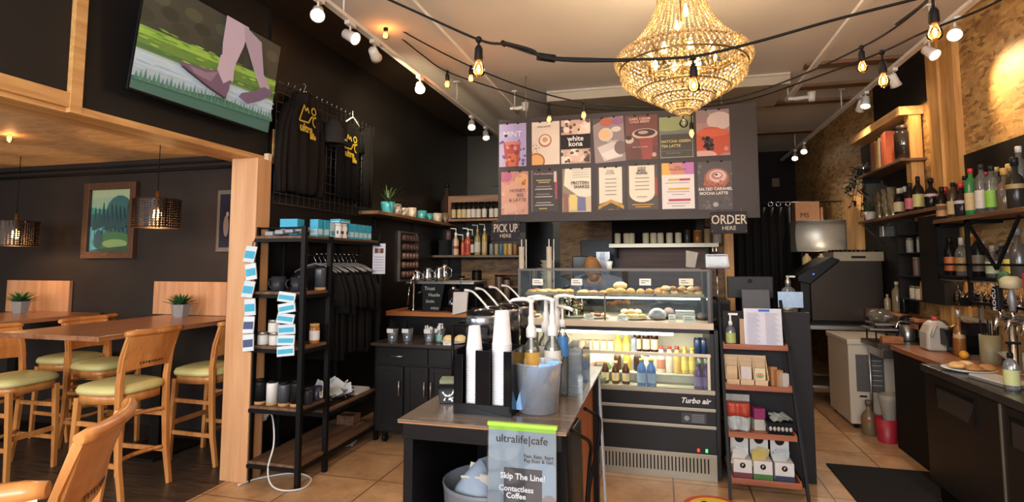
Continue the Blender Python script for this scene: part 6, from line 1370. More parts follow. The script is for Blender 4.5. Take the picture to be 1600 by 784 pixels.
# coffee machine silhouettes in the pass-through area
t = thing('brewer', 'black brewer with a grey glass hopper behind the bowed head', 'brewer', (-.93, 7.7, 1.061)); m = MB(); m.box(-.22, .1, -.14, .14, 0, .56); m.obj('body', blkac, t, bevel=.01); m = MB(); m.box(.1, .28, -.1, .1, .25, .62); m.obj('hopper', glass('smoky', '#8a9098', .4, .1, opac=.3, body='#6a7078'), t)
# wine glasses hanging behind
t = thing('bowl_stack', 'stack of white bowls behind the left of the display case', 'bowls', (-1.52, 7.7, 1.061))
m = MB()
for k in range(5): m.lathe([(.05, .09*k*.6+.2), (.11, .09*k*.6+.29), (.105, .09*k*.6+.29), (.045, .09*k*.6+.21)], (0,0,0), 18, cap=False)
m.lathe([(.09, 0), (.09, .2)], (0,0,0), 16); m.obj('bowls', pm('bowl_white', '#a8a090', .4), t)
# steel shelf with jars
t = thing('steel_shelf', 'stainless wall shelf carrying jars under the right part of the menu board', 'shelf', (0,0,0))
m = MB(); m.box(-.66, .74, 7.62, 8.15, 1.755, 1.785); m.box(-.66, .74, 7.60, 7.62, 1.735, 1.79); m.obj('tray', stl, t, bevel=.003)
for x in (-.6, .66): m = MB(); m.box(x, x+.03, 7.8, 8.15, 1.6, 1.755); m.obj('bracket', steelk, t)
m = MB(); m.box(-.66, .5, 8.13, 8.15, 1.79, 2.15); struct(m.obj('trim_30', pm('shadow_panel', '#141010', .7)))  # dark sheet painted in for the shade in the recess above the shelf
for k, px in enumerate((965, 979, 987, 1009, 1021, 1032, 1046, 1060)):
    p = PY(px, 374, 7.75); jar(p.x, 7.75, 1.786, .042, .15, pm('jar_beige', '#f0e4be', .5, var=.12), pm('jar_lid_dark', '#2a2420', .4), 'beige-labelled jar in the row on the stainless wall shelf', group='beige jars on the steel shelf')
jar(PY(1074, 374, 7.75).x, 7.75, 1.786, .04, .19, pm('smoke_jar', '#3a3836', .3), steelk, 'dark glass jar between the beige jars and the amber one')
jar(PY(1090, 374, 7.75).x, 7.75, 1.786, .055, .16, pm('amber_jar', '#a8672a', .3), pm('amber_lid', '#c79a55', .5), 'wide amber jar near the right end of the stainless shelf')
jar(PY(1105, 374, 7.75).x, 7.75, 1.786, .04, .20, tanl, steelk, 'tan and dark jar at the right end of the stainless shelf')
jar(PY(1120, 374, 7.75).x, 7.75, 1.786, .05, .13, gryl, steelk, 'grey jar beside the order sign on the stainless shelf')
# right end bits: grey envelope and hanging clear box near timber post
t = thing('grey_folder', 'grey translucent folder standing at the right rear of the display case', 'folder', (.26, 4.98, 1.50), (0, .1, 0)); m = MB(); m.prism([(-.045, 0), (.03, 0), (.045, .13), (-.055, .14)], 'Y', 0, .004); m.obj('sheet', pm('grey_film', '#8a8276', .5), t)
t = thing('tip_box', 'clear acrylic box on a clip stand above the right rear of the display case', 'box', (.46, 4.93, 1.49))
m = MB(); m.prism([(-.09, 0), (.10, 0), (.08, .12), (-.09, .12)], 'Y', -.04, .04); m.obj('box_wall', glass('tip_box_clear', '#e8e4dc', .1, .06, opac=.15, body='#8a8478'), t); m = MB(); m.box(-.09, .09, -.042, .042, .0, .008); m.box(-.085, .075, -.042, -.036, .105, .112); m.obj('dark_edge', pm('maroon_edge', '#4a2420', .5), t)
m = MB(); m.tube([(-.03, 0, .12), (-.03, 0, .18), (.0, 0, .18), (.0, 0, .12)], .008, 8); m.tube([(0, 0, -.43), (0, 0, .0)], .006, 6); m.lathe([(.05, -.43), (.05, -.42)], (0,0,0), 16); m.obj('clip', chrome, t)
# ================= TILL AREA =================
dv = thing('order_counter', 'tall black order counter between the display case and the aisle', 'counter', (0,0,0))
m = MB(); m.box(.44, 1.03, 4.42, 4.46, 0, 1.185); m.obj('front_panel', pm('counter_charcoal', '#242122', .5, var=.08), dv, bevel=.003)
m = MB(); m.box(.44, 1.0, 4.46, 5.1, 1.03, 1.07); m.box(.44, 1.0, 4.46, 5.05, 0, 1.03); m.obj('body', cbm, dv)
t = thing('till_screen', 'wide dark till screen seen from behind on the order counter', 'screen', (.69, 4.78, 1.071))
m = MB(); m.box(-.17, .17, 0, .02, .19, .36); m.obj('panel', pm('till_grey', '#2c2a2c', .4), t, bevel=.006); m = MB(); m.box(-.03, .03, .02, .04, .05, .2); m.box(-.09, .09, -.02, .1, 0, .012); m.obj('stand', steelk, t); m = MB(); m.lathe([(.018, 0), (.018, .002)], (0,0,0), 16, M=Matrix.Translation((0, -.001, .325)) @ Matrix.Rotation(PI/2, 4, 'X')); m.obj('round_mark', cordm, t)
t = thing('tablet', 'dark grey tablet back with rounded corners in front of the till screen', 'tablet', (.70, 4.56, 1.071), (-.12, 0, 0)); m = MB(); m.box(-.1, .1, 0, .012, .05, .27); m.obj('case', pm('tablet_grey', '#3a3638', .5), t, bevel=.005); m = MB(); m.box(-.05, .05, 0, .06, 0, .05); m.obj('foot', steelk, t)
t = thing('sanitizer_bottle', 'clear sanitizer bottle with silver-blue label on the right of the order counter', 'bottle', (.93, 4.60, 1.071))
m = MB(); m.lathe([(.055, 0), (.06, .02), (.06, .2), (.045, .27), (.02, .29)], (0,0,0), 20); m.obj('body', clearp, t)
m = MB(); m.box(-.085, .085, -.064, -.060, .14, .255); m.obj('label_card', pm('silver_blue', '#9ab0c8', .25, .3, var=.3, scale=30), t); m = MB(); m.lathe([(.02, .29), (.022, .33), (.012, .35), (.012, .37)], (0,0,0), 14); m.box(-.012, .05, -.008, .008, .36, .372); m.obj('pump', ssteel, t)
jar(.90, 4.52, 1.071, .045, .12, pm('amber_fill', '#7a6434', .5), ljl, 'glass jar of amber contents beside the sanitizer on the order counter')
# ladder shelf
ls = thing('ladder_shelf', 'leaning ladder shelf with black metal sides and four reddish wooden shelves', 'shelf', (0,0,0))
lw = wood('ladder_wood', '#7a3f26', '#a05c3c', .4, 'X')
for x in (.415, .865):
    m = MB(); m.beam((x+(.02 if x > .5 else 0), 4.0, 0), (x+(-.03 if x > .5 else 0), 4.40, 1.27), .018, .03); m.obj('side_rail', steelk, ls)
    for z in (.117, .387, .68, .945): m = MB(); yf = 4.0+.315*z; m.beam((x, yf, z), (x, 4.41, z), .015, .02); m.obj('bracket', steelk, ls)
for z in (.117, .387, .68, .945):
    yf = 4.0+.315*z
    m = MB(); m.box(.425, .848, yf-.02, 4.41, z-.012, z); m.box(.425, .848, yf-.032, yf-.02, z-.014, z+.022); m.box(.425, .437, yf-.02, 4.41, z, z+.03); m.box(.836, .848, yf-.02, 4.41, z, z+.03); m.obj('tray', lw, ls, bevel=.002)
pump_bottle(.485, 4.335, .946, .034, .15, clearp, pm('green_yellow_label', '#a8b068', .5, var=.3), 'sanitizer bottle with yellow-green label on the top tray of the ladder shelf', s_=1.1)
t = thing('document_holder', 'white two-column printed sheets with blue tape on the ladder shelf top tray', 'document', (.70, 4.30, .946), (-.08, 0, .05))
m = MB(); m.box(-.125, .125, 0, .006, .01, .27); m.obj('backing', white, t); its = [(fullR, '#c4c1cc')]
for c_ in (0, 1):
    for k in range(24): its.append((R(.06+.5*c_, .05+.036*k, .06+.5*c_+.36*(.7+.3*((k*7+c_) % 4)/3), .058+.036*k), '#7a7888'))
its.append((R(.38,.93,.68,.99), '#2f5fb0')); art('print', .24, .255, its, t, ink, z0=.012, y=-.002)
m = MB(); m.box(.545, .575, 4.31, 4.33, .946, 1.14); tag(m.obj('tan_card', pm('tan_cardstock', '#a8866a', .6)), 'narrow tan card standing beside the white sheets', 'card')
og = thing('card_organizer', 'light wooden organizer with three compartments on the second tray of the ladder shelf', 'organizer', (.575, 4.30, .681)); lt_ = wood('light_ply', '#b8966c', '#d0b088', .5, 'X')
m = MB(); m.box(-.14, .14, .05, .06, 0, .20); m.box(-.14, .14, -.05, -.043, 0, .045)
for x in (-.14, -.05, .045, .134): m.prism([(-.05, 0), (.05, 0), (.05, .19), (.0, .13), (-.05, .06)], 'X', x, x+.006)
m.box(-.14, .14, -.05, .06, 0, .006); m.obj('body', lt_, og)
for k, x in enumerate((-.095, 0, .09)):
    m = MB(); m.box(x-.035, x+.035, -.01, .0, .01, .13-.01*(k == 2)); m.obj('card_bundle', [lt_, pm('pale_card', '#c8b8b0', .6), pm('cream_card', '#d0c0a0', .6)][k], og)
its = [(E(.5,.5,.42,.3), '#c0504a'), (E(.5,.47,.34,.24), '#d0a040'), (E(.5,.44,.26,.18), '#4a9a6a')]; o = art('heart_print', .06, .06, its, og, ink, x0=.06, z0=.04, y=-.012)
rr = random.Random(2)
for k in range(3): boxthing('small_carton', .755+.03*k, 4.33-.035*k, .681, .045, .045, .13-.015*k, [pm('kraft', '#a8764a', .6, var=.2), pm('kraft', '#a8764a', .6), pm('white_carton', '#b8b0a4', .5)][k], ['kraft carton at the back right of the second tray', 'kraft carton in the middle right of the second tray', 'white and kraft carton at the front right of the second tray'][k], 'box', rz=.3)
t = thing('candy_bag', 'red and white pouch on the third tray of the ladder shelf', 'bag', (.51, 4.24, .388)); m = MB(); garment('pouch', [(.182, -.08, .075), (.165, -.08, .075), (.12, -.078, .076), (.06, -.077, .078), (.01, -.072, .074), (0, -.07, .072)], .035, pm('pouch_white', '#a8aca8', .35, var=.4, scale=30), t, 2, .15, seed=3, back=.8)
garment('red_top', [(.184, -.081, .076), (.165, -.082, .077), (.13, -.081, .077), (.095, -.080, .078)], .039, pm('pouch_red', '#a8402c', .35), t, 2, .12, seed=3, back=.85)
m = MB(); m.box(.44, .60, 4.36, 4.37, .388, .60); tag(m.obj('backing_card', gryl), 'grey card standing behind the red and white pouch', 'card')
for k in range(2): boxthing('tea_carton', .64, 4.28, .388+.075*k, .075, .075, .073, [pm('white_carton', '#b8b0a4', .5), pm('magenta_carton', '#8a2c58', .45, var=.2)][k], ['white carton below the magenta one on the third tray', 'magenta carton on top of the white one on the third tray'][k], 'box', rz=.2)
t = thing('wire_tray', 'black wire tray of foil sachets at the right of the third ladder tray', 'basket', (.76, 4.22, .388)); m = MB(); m.prism([(-.07, 0), (.07, 0), (.085, .08), (-.085, .08)], 'Y', -.055, .055); m.obj('tray_wall', steelk, t)
m = MB()
for i in range(6): m.ball((-.06+.025*i, -.0565, .04), .011, 8, 6, sz=(1, .3, 1.4))
m.obj('filigree', gryl, t)
m = MB()
for k in range(14): M_ = Matrix.Translation((rr.uniform(-.06, .06), rr.uniform(-.04, .04), .09+rr.uniform(0, .025))) @ Matrix.Rotation(rr.uniform(-.5, .5), 4, 'X') @ Matrix.Rotation(rr.uniform(-.5, .5), 4, 'Y') @ Matrix.Rotation(rr.uniform(0, 3), 4, 'Z'); m.box(-.035, .035, -.02, .02, -.003, .003, 0, M_)
o = m.obj('sachets', pm('foil_sachet', '#a8aca4', .3, .3, var=.3, scale=20), t); o['kind'] = 'stuff'
for k, (x, c, lb) in enumerate([(.505, '#6a3034', 'white display box with maroon base and round black emblem, left on the lowest ladder tray'), (.63, '#3f6a30', 'white display box with green base and round black emblem, middle of the lowest tray'), (.76, '#28304a', 'white display box with navy base and round black emblem, right on the lowest tray')]):
    t = thing('display_box', lb, 'box', (x, 4.15, .118), 0, 'display boxes on the lowest tray')
    m = MB(); m.box(-.058, .058, -.08, .07, 0, .12); m.box(-.058, .058, .06, .07, .12, .26); m.obj('carton', pm('white_carton2', '#c4beb8', .5), t, bevel=.002)
    m = MB(); m.box(-.0585, .0585, -.0815, -.08, 0, .038); m.obj('colour_base', ink(c), t)
    m = MB(); m.lathe([(.001, 0), (.018, 0)], (0,0,0), 18, cap=False, M=Matrix.Translation((.0, -.082, .085)) @ Matrix.Rotation(PI/2, 4, 'X')); m.obj('round_emblem', cordm, t); m = MB(); m.lathe([(.001, 0), (.03, 0)], (0,0,0), 18, cap=False, M=Matrix.Translation((.0, .059, .22)) @ Matrix.Rotation(PI/2, 4, 'X')); m.obj('round_emblem', cordm, t)
    text('emblem_letter', 'P', .024, white, t, 0, -.083, .085)
    m = MB()
    for q in range(4): M_ = Matrix.Translation((-.02+.012*q, -.04+.03*q, .12)) @ Matrix.Rotation(-.5+.1*q, 4, 'X') @ Matrix.Rotation(rr.uniform(-.3, .3), 4, 'Y'); m.box(-.04, .04, -.004, .004, -.05, .05, 0, M_)
    m.obj('packets', [pm('foil_white', '#b4b0ac', .35, var=.3), pm('foil_yellow', '#a89040', .35, var=.3), pm('foil_grey', '#a0a4a4', .35, var=.3)][k], t)
# ================= RIGHT BAR =================
btop = wood('bar_counter_wood', '#7a4626', '#a8683c', .4, 'Y', 1, coat=.2)
t = thing('bar_counter', 'brown wooden bar counter with black front along the right wall', 'counter', (0,0,0))
m = MB(); m.box(1.88, 2.38, 2.0, 5.47, .805, .845); m.obj('worktop', btop, t, bevel=.003)
m = MB(); m.box(1.9, 2.38, 4.38, 5.46, .0, .805); m.obj('body', pm('bar_black', '#14110f', .7, var=.3, scale=30), t)
m = MB(); m.box(1.885, 2.38, 2.0, 4.36, .845, .848); m.obj('raised_lip', btop, t)
fr_ = thing('bar_fridge', 'black stainless undercounter fridge with two doors and recessed handles at the lower right', 'fridge', (0,0,0))
fst = pm('dark_stainless', '#332d2a', .38, .7, var=.1, scale=3); ftop = pm('fridge_top', '#4a443e', .25, .6, var=.1)
m = MB(); m.box(1.715, 1.875, 2.0, 4.36, .12, .82); m.obj('body', fst, fr_)
m = MB(); m.box(1.675, 1.878, 2.0, 4.375, .825, .87); m.obj('top', ftop, fr_, bevel=.004)
for k, (a, b_) in enumerate(((3.505, 4.355), (2.62, 3.49))):
    m = MB(); m.box(1.69, 1.715, a, b_, .135, .815)
    d = m.obj('door', fst, fr_, bevel=.004)
    hy0, hy1 = (3.74, 4.18) if k == 0 else (2.95, 3.40)
    m = MB(); m.prism([(hy0, .755), (hy1, .755), (hy1, .63), (hy0+.08, .63)], 'X', 1.686, 1.691); m.obj('handle_recess', pm('recess_steel', '#4e4844', .35, .7), d)
    m = MB(); m.box(1.680, 1.69, hy0-.01, hy1+.01, .755, .775); m.box(1.683, 1.69, hy0-.01, hy0, .63, .755); m.box(1.683, 1.69, hy1, hy1+.01, .63, .755); m.obj('handle_trim', steelk, d)
m = MB(); m.box(1.685, 1.69, 3.49, 3.505, .135, .815); m.obj('door_seam', stl, fr_)
m = MB(); m.box(1.74, 1.875, 2.0, 4.34, 0, .12); m.obj('kick', steelk, fr_)
# items on the fridge top
pc = plate(1.845, 4.13, .871, .14, 'white oval plate of glazed pastries on the bar fridge')
for k, (x, y, mt, lb) in enumerate([(1.80, 4.16, pastry, 'golden pastry at the left of the fridge-top plate'), (1.85, 4.08, pastry2, 'brown glazed pastry at the front of the fridge-top plate'), (1.93, 4.10, pastry2, 'brown glazed pastry at the right of the fridge-top plate'), (1.86, 4.20, sugar, 'pale pastry at the back of the fridge-top plate')]): bun(x, y, .883, .052, .045, .04, mt, lb, rz=k)
m = MB(); m.box(-.08, .08, -.15, .15, 0, .014); m.box(-.075, .075, -.145, .145, .014, .024, 1)
tag(m.obj('cutting_board', [pm('board_grey_edge', '#6a6660', .4), pm('board_white', '#b8b4b0', .4)], loc=(1.84, 3.78, .8705), rot=(0, 0, .15), bevel=.003), 'white cutting board lying on the bar fridge in front of the pastry plate', 'board')
pump_bottle(1.80, 3.60, .8705, .034, .17, clearp, pm('yellow_label2', '#b0b078', .5), 'sanitizer bottle with yellowish label near the right edge, left of its twin', pumpm=steelk, s_=1.1)
pump_bottle(1.86, 3.50, .8705, .040, .19, clearp, pm('green_white_label', '#a8b4a8', .5), 'larger sanitizer bottle cut off by the right edge of the photo', pumpm=steelk, s_=1.2)
# items on the wood counter
zc = .8455
t = thing('milk_jug', 'translucent plastic milk jug with red cap on the wooden bar counter', 'jug', (2.12, 5.22, zc))
m = MB(); m.prism([(-.085, 0), (.085, 0), (.09, .02), (.09, .14), (.06, .2), (.025, .235), (-.025, .235), (-.06, .2), (-.09, .14), (-.09, .02)], 'Y', -.075, .075); m.obj('body', pm('milky_plastic', '#a3988a', .45, var=.12, scale=10), t, bevel=.02, seg=3)
m = MB(); m.lathe([(.022, .23), (.022, .262), (.018, .265)], (0,0,0), 14); m.obj('cap', pm('red_jug_cap', '#a8382a', .4), t)
m = MB(); m.tube([(-.02, -.076, .2), (-.045, -.09, .17), (-.06, -.085, .11)], .009, 8); m.obj('handle', pm('milky_plastic', '#a89e92', .4), t)
t = thing('steel_airpot', 'short steel thermal pot with black lid on the bar counter beside the milk jug', 'pot', (2.14, 5.80, .8405))
m = MB(); m.lathe([(.055, .0), (.06, .01), (.06, .15)], (0,0,0), 20); m.obj('body', ssteel, t); m = MB(); m.lathe([(.062, .15), (.06, .19), (.04, .22), (.03, .225)], (0,0,0), 20); m.box(-.02, .1, -.01, .01, .18, .2); m.box(.085, .1, -.01, .01, .03, .2); m.obj('lid', blkac, t)
# sink unit left of the bar
t = thing('steel_sink', 'stainless sink bench with dark rim beyond the bar counter', 'sink', (0,0,0))
m = MB(); m.box(1.80, 2.38, 5.50, 5.925, .80, .84); m.obj('rim', pm('sink_rim', '#4a4038', .35, .6), t, bevel=.003)
m = MB(); m.prism([(5.52, .80), (5.9, .80), (5.86, .71), (5.56, .71)], 'X', 1.84, 2.3); m.obj('basin', ssteel, t, bevel=.01)
for x, y in ((1.86, 5.90), (2.34, 5.9), (2.34, 5.53)): m = MB(); m.lathe([(.012, 0), (.012, .8)], (x, y, 0), 10); m.obj('leg', ssteel, t)
m = MB(); m.tube(smooth([(2.3, 5.6, .84), (2.3, 5.6, .95), (2.2, 5.6, 1.0), (2.02, 5.6, 1.03), (1.98, 5.6, .97)]), .009, 8); m.obj('faucet', chrome, t)
t = thing('drain_rack', 'grey drip shelves stacked above a brown board behind the steel pot', 'rack', (0,0,0))
m = MB(); m.box(1.84, 2.04, 5.66, 5.92, .985, 1.0); m.obj('shelf_plate', ssteel, t); m = MB(); m.box(1.80, 2.02, 5.66, 5.92, .94, .955); m.obj('shelf_plate', ssteel, t)
for x, y in ((1.85, 5.68), (2.01, 5.68), (1.85, 5.91), (2.01, 5.91)): m = MB(); m.box(x-.006, x+.006, y-.006, y+.006, .84, .985); m.obj('leg', steelk, t)
m = MB(); m.box(1.86, 2.02, 5.56, 5.63, .8405, .90); tag(m.obj('brown_board', btop, bevel=.004), 'orange-brown wooden block at the rim of the steel sink', 'block')
p = crumple(1.93, 5.80, 1.0005, .10, .10, .11, glass('plastic_wrap', '#cfc6b4', .35, .15, opac=.5, body='#6a6256'), None, 8, 'plastic_bag'); tag(p, 'crumpled clear plastic bag on the drip shelf beside the ice machine', 'bag')
t = thing('strainer_ball', 'grey-green round bowl upturned beside the faucet', 'bowl', (2.22, 5.38, .985)); m = MB(); m.lathe([(.001, .09), (.04, .08), (.06, .05), (.065, 0)], (0,0,0), 18, cap=False); m.lathe([(.065, 0), (.09, -.004), (.09, -.012), (.02, -.012), (.02, -.13), (.05, -.14)], (0,0,0), 18); m.obj('bowl', pm('grey_green', '#5a5c4c', .4), t)
for k, y in enumerate((5.55, 5.6)): m = MB(); m.lathe([(.025, 0), (.028, .12), (.025, .12), (.022, .005), (.001, .005)], (2.3, y, zc if k == 0 else zc), 14, cap=False) ; tag(m.obj('shot_glass', cookiejar), ['clear glass beside the faucet, nearer one', 'clear glass beside the faucet, farther one'][k], 'glass')
m = MB(); m.box(2.32, 2.33, 4.85, 5.35, 1.02, 1.12); m.box(2.33, 2.38, 4.85, 5.35, .99, 1.02); o = m.obj('menu_strip', pm('menu_strip', '#b0a48e', .6)); tag(o, 'pale sign strip leaning under the hanging wine glasses', 'sign')
art('writing', .4, .08, [ln(.25,.8,.75,'#5a5048',.05), ln(.15,.9,.5,'#6a6058',.03), ln(.7,.75,.25,'#5a5048',.2)], o, ink, x0=0, z0=0).location = (2.319, 5.30, 1.03); o.children[0].rotation_euler = (0, 0, -PI/2)
t = thing('jigger', 'gold jigger lying tilted behind the milk jug', 'jigger', (2.22, 5.12, 1.06), (0, 1.0, 0)); m = MB(); m.lathe([(.022, -.05), (.008, 0), (.024, .05)], (0,0,0), 16); m.obj('cup', pm('brass_jigger', '#a88a4a', .25, .9), t)
m = MB(); m.box(2.12, 2.34, 5.02, 5.2, .9, 1.03); m.box(2.16, 2.34, 5.04, 5.18, zc, .9); tag(m.obj('register_box', blkac, bevel=.008), 'black caddy box between milk jug and bottles on the bar counter', 'box')
m = MB(); m.box(2.14, 2.2, 4.93, 5.01, zc, .985); tag(m.obj('brown_carton', pm('maroon_carton', '#5a3028', .6, var=.3), bevel=.004), 'small reddish-brown carton in front of the black caddy box', 'box')
t = thing('lever_juicer', 'black lever citrus juicer standing on the bar counter', 'juicer', (2.22, 4.84, zc))
m = MB(); m.box(-.06, .06, -.05, .05, 0, .02); m.box(.03, .05, -.012, .012, .02, .40); m.obj('frame', ssteel, t)
m = MB(); m.box(-.07, .05, -.045, .045, .17, .26); m.obj('cup_arm', blkac, t); m = MB(); m.box(-.08, .06, -.02, .02, .38, .44); m.tube([(.04, 0, .42), (-.02, -.04, .47), (.0, -.2, .43)], .012, 8); m.obj('press', blkac, t)
m = MB(); m.ball((2.12, 4.80, zc+.03), .03, 12, 8); tag(m.obj('lemon', pm('lemon_orange', '#c88a24', .5)), 'small orange citrus at the foot of the juicer', 'fruit')
bottle(2.16, 4.94, zc, .035, .34, pm('whiskey', '#7a4a20', .2), pm('amber_label', '#a88a5a', .5), silv, 'amber bottle with tan label behind the juicer', kind='squat')
t = thing('straw_jar', 'beige cylindrical container full of straws right of the juicer', 'jar', (2.20, 4.62, zc)); m = MB(); m.lathe([(.055, 0), (.06, .01), (.06, .2), (.056, .2), (.054, .01), (.001, .01)], (0,0,0), 18, cap=False); m.obj('jar_wall', pm('olive_beige', '#7a7052', .5, var=.15), t)
m = MB()
for k in range(10): a = k*.63; m.tube([(.03*math.cos(a), .03*math.sin(a), .02), (.05*math.cos(a), .05*math.sin(a), .26+.02*(k % 3))], .004, 6)
m.obj('straws', [steelk], t)
t = thing('white_bowl', 'white bowl near the tap tower at the right edge', 'bowl', (2.22, 4.36, zc+.06)); m = MB(); m.lathe([(.05, -.058), (.05, 0), (.10, .05), (.096, .05), (.045, 0), (.001, 0)], (0,0,0), 20, cap=False); m.obj('bowl', pm('bowl_grey_white', '#9a948c', .4), t)
# tap tower
t = thing('beer_tap_tower', 'chrome beer tap tower with mixed tap handles at the right edge', 'taps', (2.12, 4.18, 0))
m = MB(); m.lathe([(.05, .87), (.03, .885), (.028, 1.16)], (0, 0, 0), 16); m.tube([(0, -.6, 1.19), (0, .06, 1.19)], .028, 12); m.lathe([(.02, .85), (.05, .86)], (0,0,0), 12); m.box(-.03, .03, -.03, .03, .846, .87); m.obj('tower', chrome, t)
for k, y in enumerate((.03, -.10, -.25)):
    m = MB(); m.tube([(-.02, y, 1.19), (-.07, y, 1.19), (-.09, y, 1.12)], .012, 8); m.lathe([(.012, 1.19), (.01, 1.25)], (-.05, y, 0), 10); f = m.obj('faucet', chrome, t)
    m = MB()
    if k == 0: m.box(-.075, -.045, y-.035, y+.035, 1.25, 1.40, 0)
    elif k == 1: m.lathe([(.015, 1.25), (.022, 1.32), (.015, 1.38)], (-.05, y, 0), 12)
    else: m.box(-.06, -.04, y-.02, y+.02, 1.25, 1.48)
    m.obj('tap_handle', [pm('tap_black', '#1a1618', .4), pm('tap_grey', '#7a7878', .4, .4), pm('tap_red', '#a0303a', .4)][k], t, bevel=.003)
m = MB(); m.lathe([(.001, 1.38), (.055, 1.39), (.055, 1.44), (.03, 1.46), (.001, 1.46)], (-.05, -.1, 0), 18, cap=False); m.obj('handle_top', pm('cream_top', '#a89c7c', .5), t)
m = MB(); m.ball((.0, .06, 1.43), .06, 14, 10, sz=(.5, 1, 1)); m.obj('green_disc', pm('green_disc', '#2c5a3a', .5), t)
text('tap_lettering', 'ROCUT', .05, white, t, -.078, y=.03, z=1.325, rot=(0, -PI/2, -PI/2)).rotation_euler = (PI/2*0, -PI/2, -PI/2)
# freezer
t = thing('chest_freezer', 'white chest freezer with a grey vent panel standing beyond the sink', 'freezer', (0,0,0))
wf = pm('freezer_white', '#b8ab98', .45, var=.05, scale=3); wf2 = pm('freezer_side', '#9a8c74', .5, var=.05)
m = MB(); m.box(1.70, 2.34, 5.96, 6.62, .04, .77); 
m.obj('body', wf, t, bevel=.008); m = MB(); m.box(1.69, 2.36, 5.94, 6.64, .77, .82); m.obj('lid', wf, t, bevel=.008)
m = MB(); m.box(1.76, 1.99, 5.952, 5.96, .34, .68); v = m.obj('vent_panel', pm('vent_grey', '#4e4a48', .5), t)
m = MB()
for k in range(6): m.box(1.86, 1.97, 5.949, 5.952, .40+.045*k, .405+.045*k)
m.obj('vent_slat', wf, v); m = MB(); m.box(1.78, 1.84, 5.95, 5.96, .29, .305); m.obj('badge', steelk, t)
for x, y in ((1.75, 6.0), (1.75, 6.58), (2.28, 6.0), (2.28, 6.58)): m = MB(); m.lathe([(.02, 0), (.02, .04)], (x, y, 0), 10); m.obj('foot', steelk, t)
t = thing('steel_table', 'grey steel table partly hidden beyond the white freezer', 'table', (0,0,0)); m = MB(); m.box(1.52, 2.3, 6.72, 7.35, .82, .86); m.obj('top', ssteel, t)
for x, y in ((1.56, 6.76), (1.56, 7.3), (2.26, 6.76), (2.26, 7.3)): m = MB(); m.lathe([(.02, 0), (.02, .82)], (x, y, 0), 10); m.obj('leg', ssteel, t)
m = MB(); m.box(1.54, 2.28, 6.74, 7.33, .2, .22); m.obj('lower_shelf', ssteel, t)
# ice machine
t = thing('ice_machine', 'dark stainless machine with sloping black front on the steel table', 'machine', (0,0,0))
m = MB(); m.prism([(1.63, .90), (2.34, .90), (2.34, 1.555), (1.93, 1.555), (1.63, 1.30)], 'Y', 6.9, 7.5); m.obj('body', pm('dark_brushed', '#3c322a', .38, .55, var=.35, scale=2.5), t, bevel=.004)
m = MB(); m.prism([(1.62, 1.30), (1.50, 1.33), (1.50, 1.39), (1.84, 1.60), (1.93, 1.57)], 'Y', 6.88, 7.5); m.prism([(1.52, .92), (1.63, .92), (1.63, 1.31), (1.54, 1.33)], 'Y', 6.95, 7.45); m.obj('black_front', cblk, t, bevel=.006)
m = MB(); m.box(1.62, 2.34, 6.9, 7.5, .861, .90); m.obj('base', steelk, t)
m = MB(); m.ball((1.655, 6.876, 1.41), .007, 8, 6); m.obj('blue_lamp', em('blue_led', '#3a48ff', 8), t)
t = thing('glass_tray', 'grey plastic rack full of upturned glasses on top of the dark machine', 'rack', (2.115, 7.1, 1.556)); m = MB()
m.box(-.245, .245, -.2, .2, 0, .015); m.box(-.245, -.235, -.2, .2, 0, .10); m.box(.235, .245, -.2, .2, 0, .10); m.box(-.245, .245, -.2, -.19, 0, .10); m.box(-.245, .245, .19, .2, 0, .10); m.obj('rack_wall', pm('rack_grey', '#8a7c66', .6), t, bevel=.003)
m = MB(); m.box(-.07, .07, -.203, -.2, .03, .055); m.obj('hand_hold', cordm, t)
for i in range(5):
    for j in range(3): m = MB(); m.lathe([(.036, .016), (.03, .125), (.028, .125), (.034, .016)], (-.18+.09*i, -.13+.13*j, 0), 12, cap=False); tag(m.obj('drinking_glass', cookiejar, loc=(2.115, 7.1, 1.556)), 'upturned clear glass in the grey rack on the dark machine', 'glass', 'glasses in the grey rack')
# hood, box, bottles behind
t = thing('steel_hood', 'curved polished steel hood with wavy reflections near the back right corner', 'hood', (0,0,0)); m = MB()
prof = [(8.0+.10*math.cos(a)-.10, 1.88+.20*math.sin(a)) for a in [-PI/2+PI*i/14 for i in range(15)]]
m.prism(prof+[(8.3, 2.08), (8.3, 1.68)], 'X', 1.73, 2.38, 0, None, True); m.obj('shell', pm('polished_steel', '#b8b0a4', .42, .6, var=.06, scale=3), t)
m = MB(); m.box(1.78, 1.80, 7.95, 8.3, .0, 1.68); m.box(2.33, 2.35, 7.95, 8.3, .0, 1.68); m.box(1.75, 2.36, 7.85, 8.3, 1.36, 1.40); m.obj('stand', steelk, t)
t = thing('cardboard_box', 'plain brown cardboard box with black letters standing on the steel hood', 'box', (1.90, 8.12, 2.085)); m = MB(); m.box(-.15, .14, -.08, .15, 0, .25); m.obj('carton', pm('cardboard', '#8a5e3c', .8, var=.1), t, bevel=.002); text('lettering', 'MS', .09, cordm, t, -.04, -.083, .07); m = MB(); m.box(.17, .20, 0, .1, 0, .18); m.obj('folded_flap', pm('cardboard', '#8a5e3c', .8), t)
for k, px in enumerate((1262, 1285, 1305)):
    p = PY(px, 420, 7.9); bottle(p.x, 7.93, 1.401, .055, .28, pm('cream_jug', '#a88c60', .4, var=.15), None, steelk, ['cream bottle with black cap below the steel hood, next to the curtain', 'cream bottle with black cap below the steel hood, middle one', 'cream bottle with black cap below the steel hood, beside the glass rack'][k], kind='tall', name='cream_bottle')
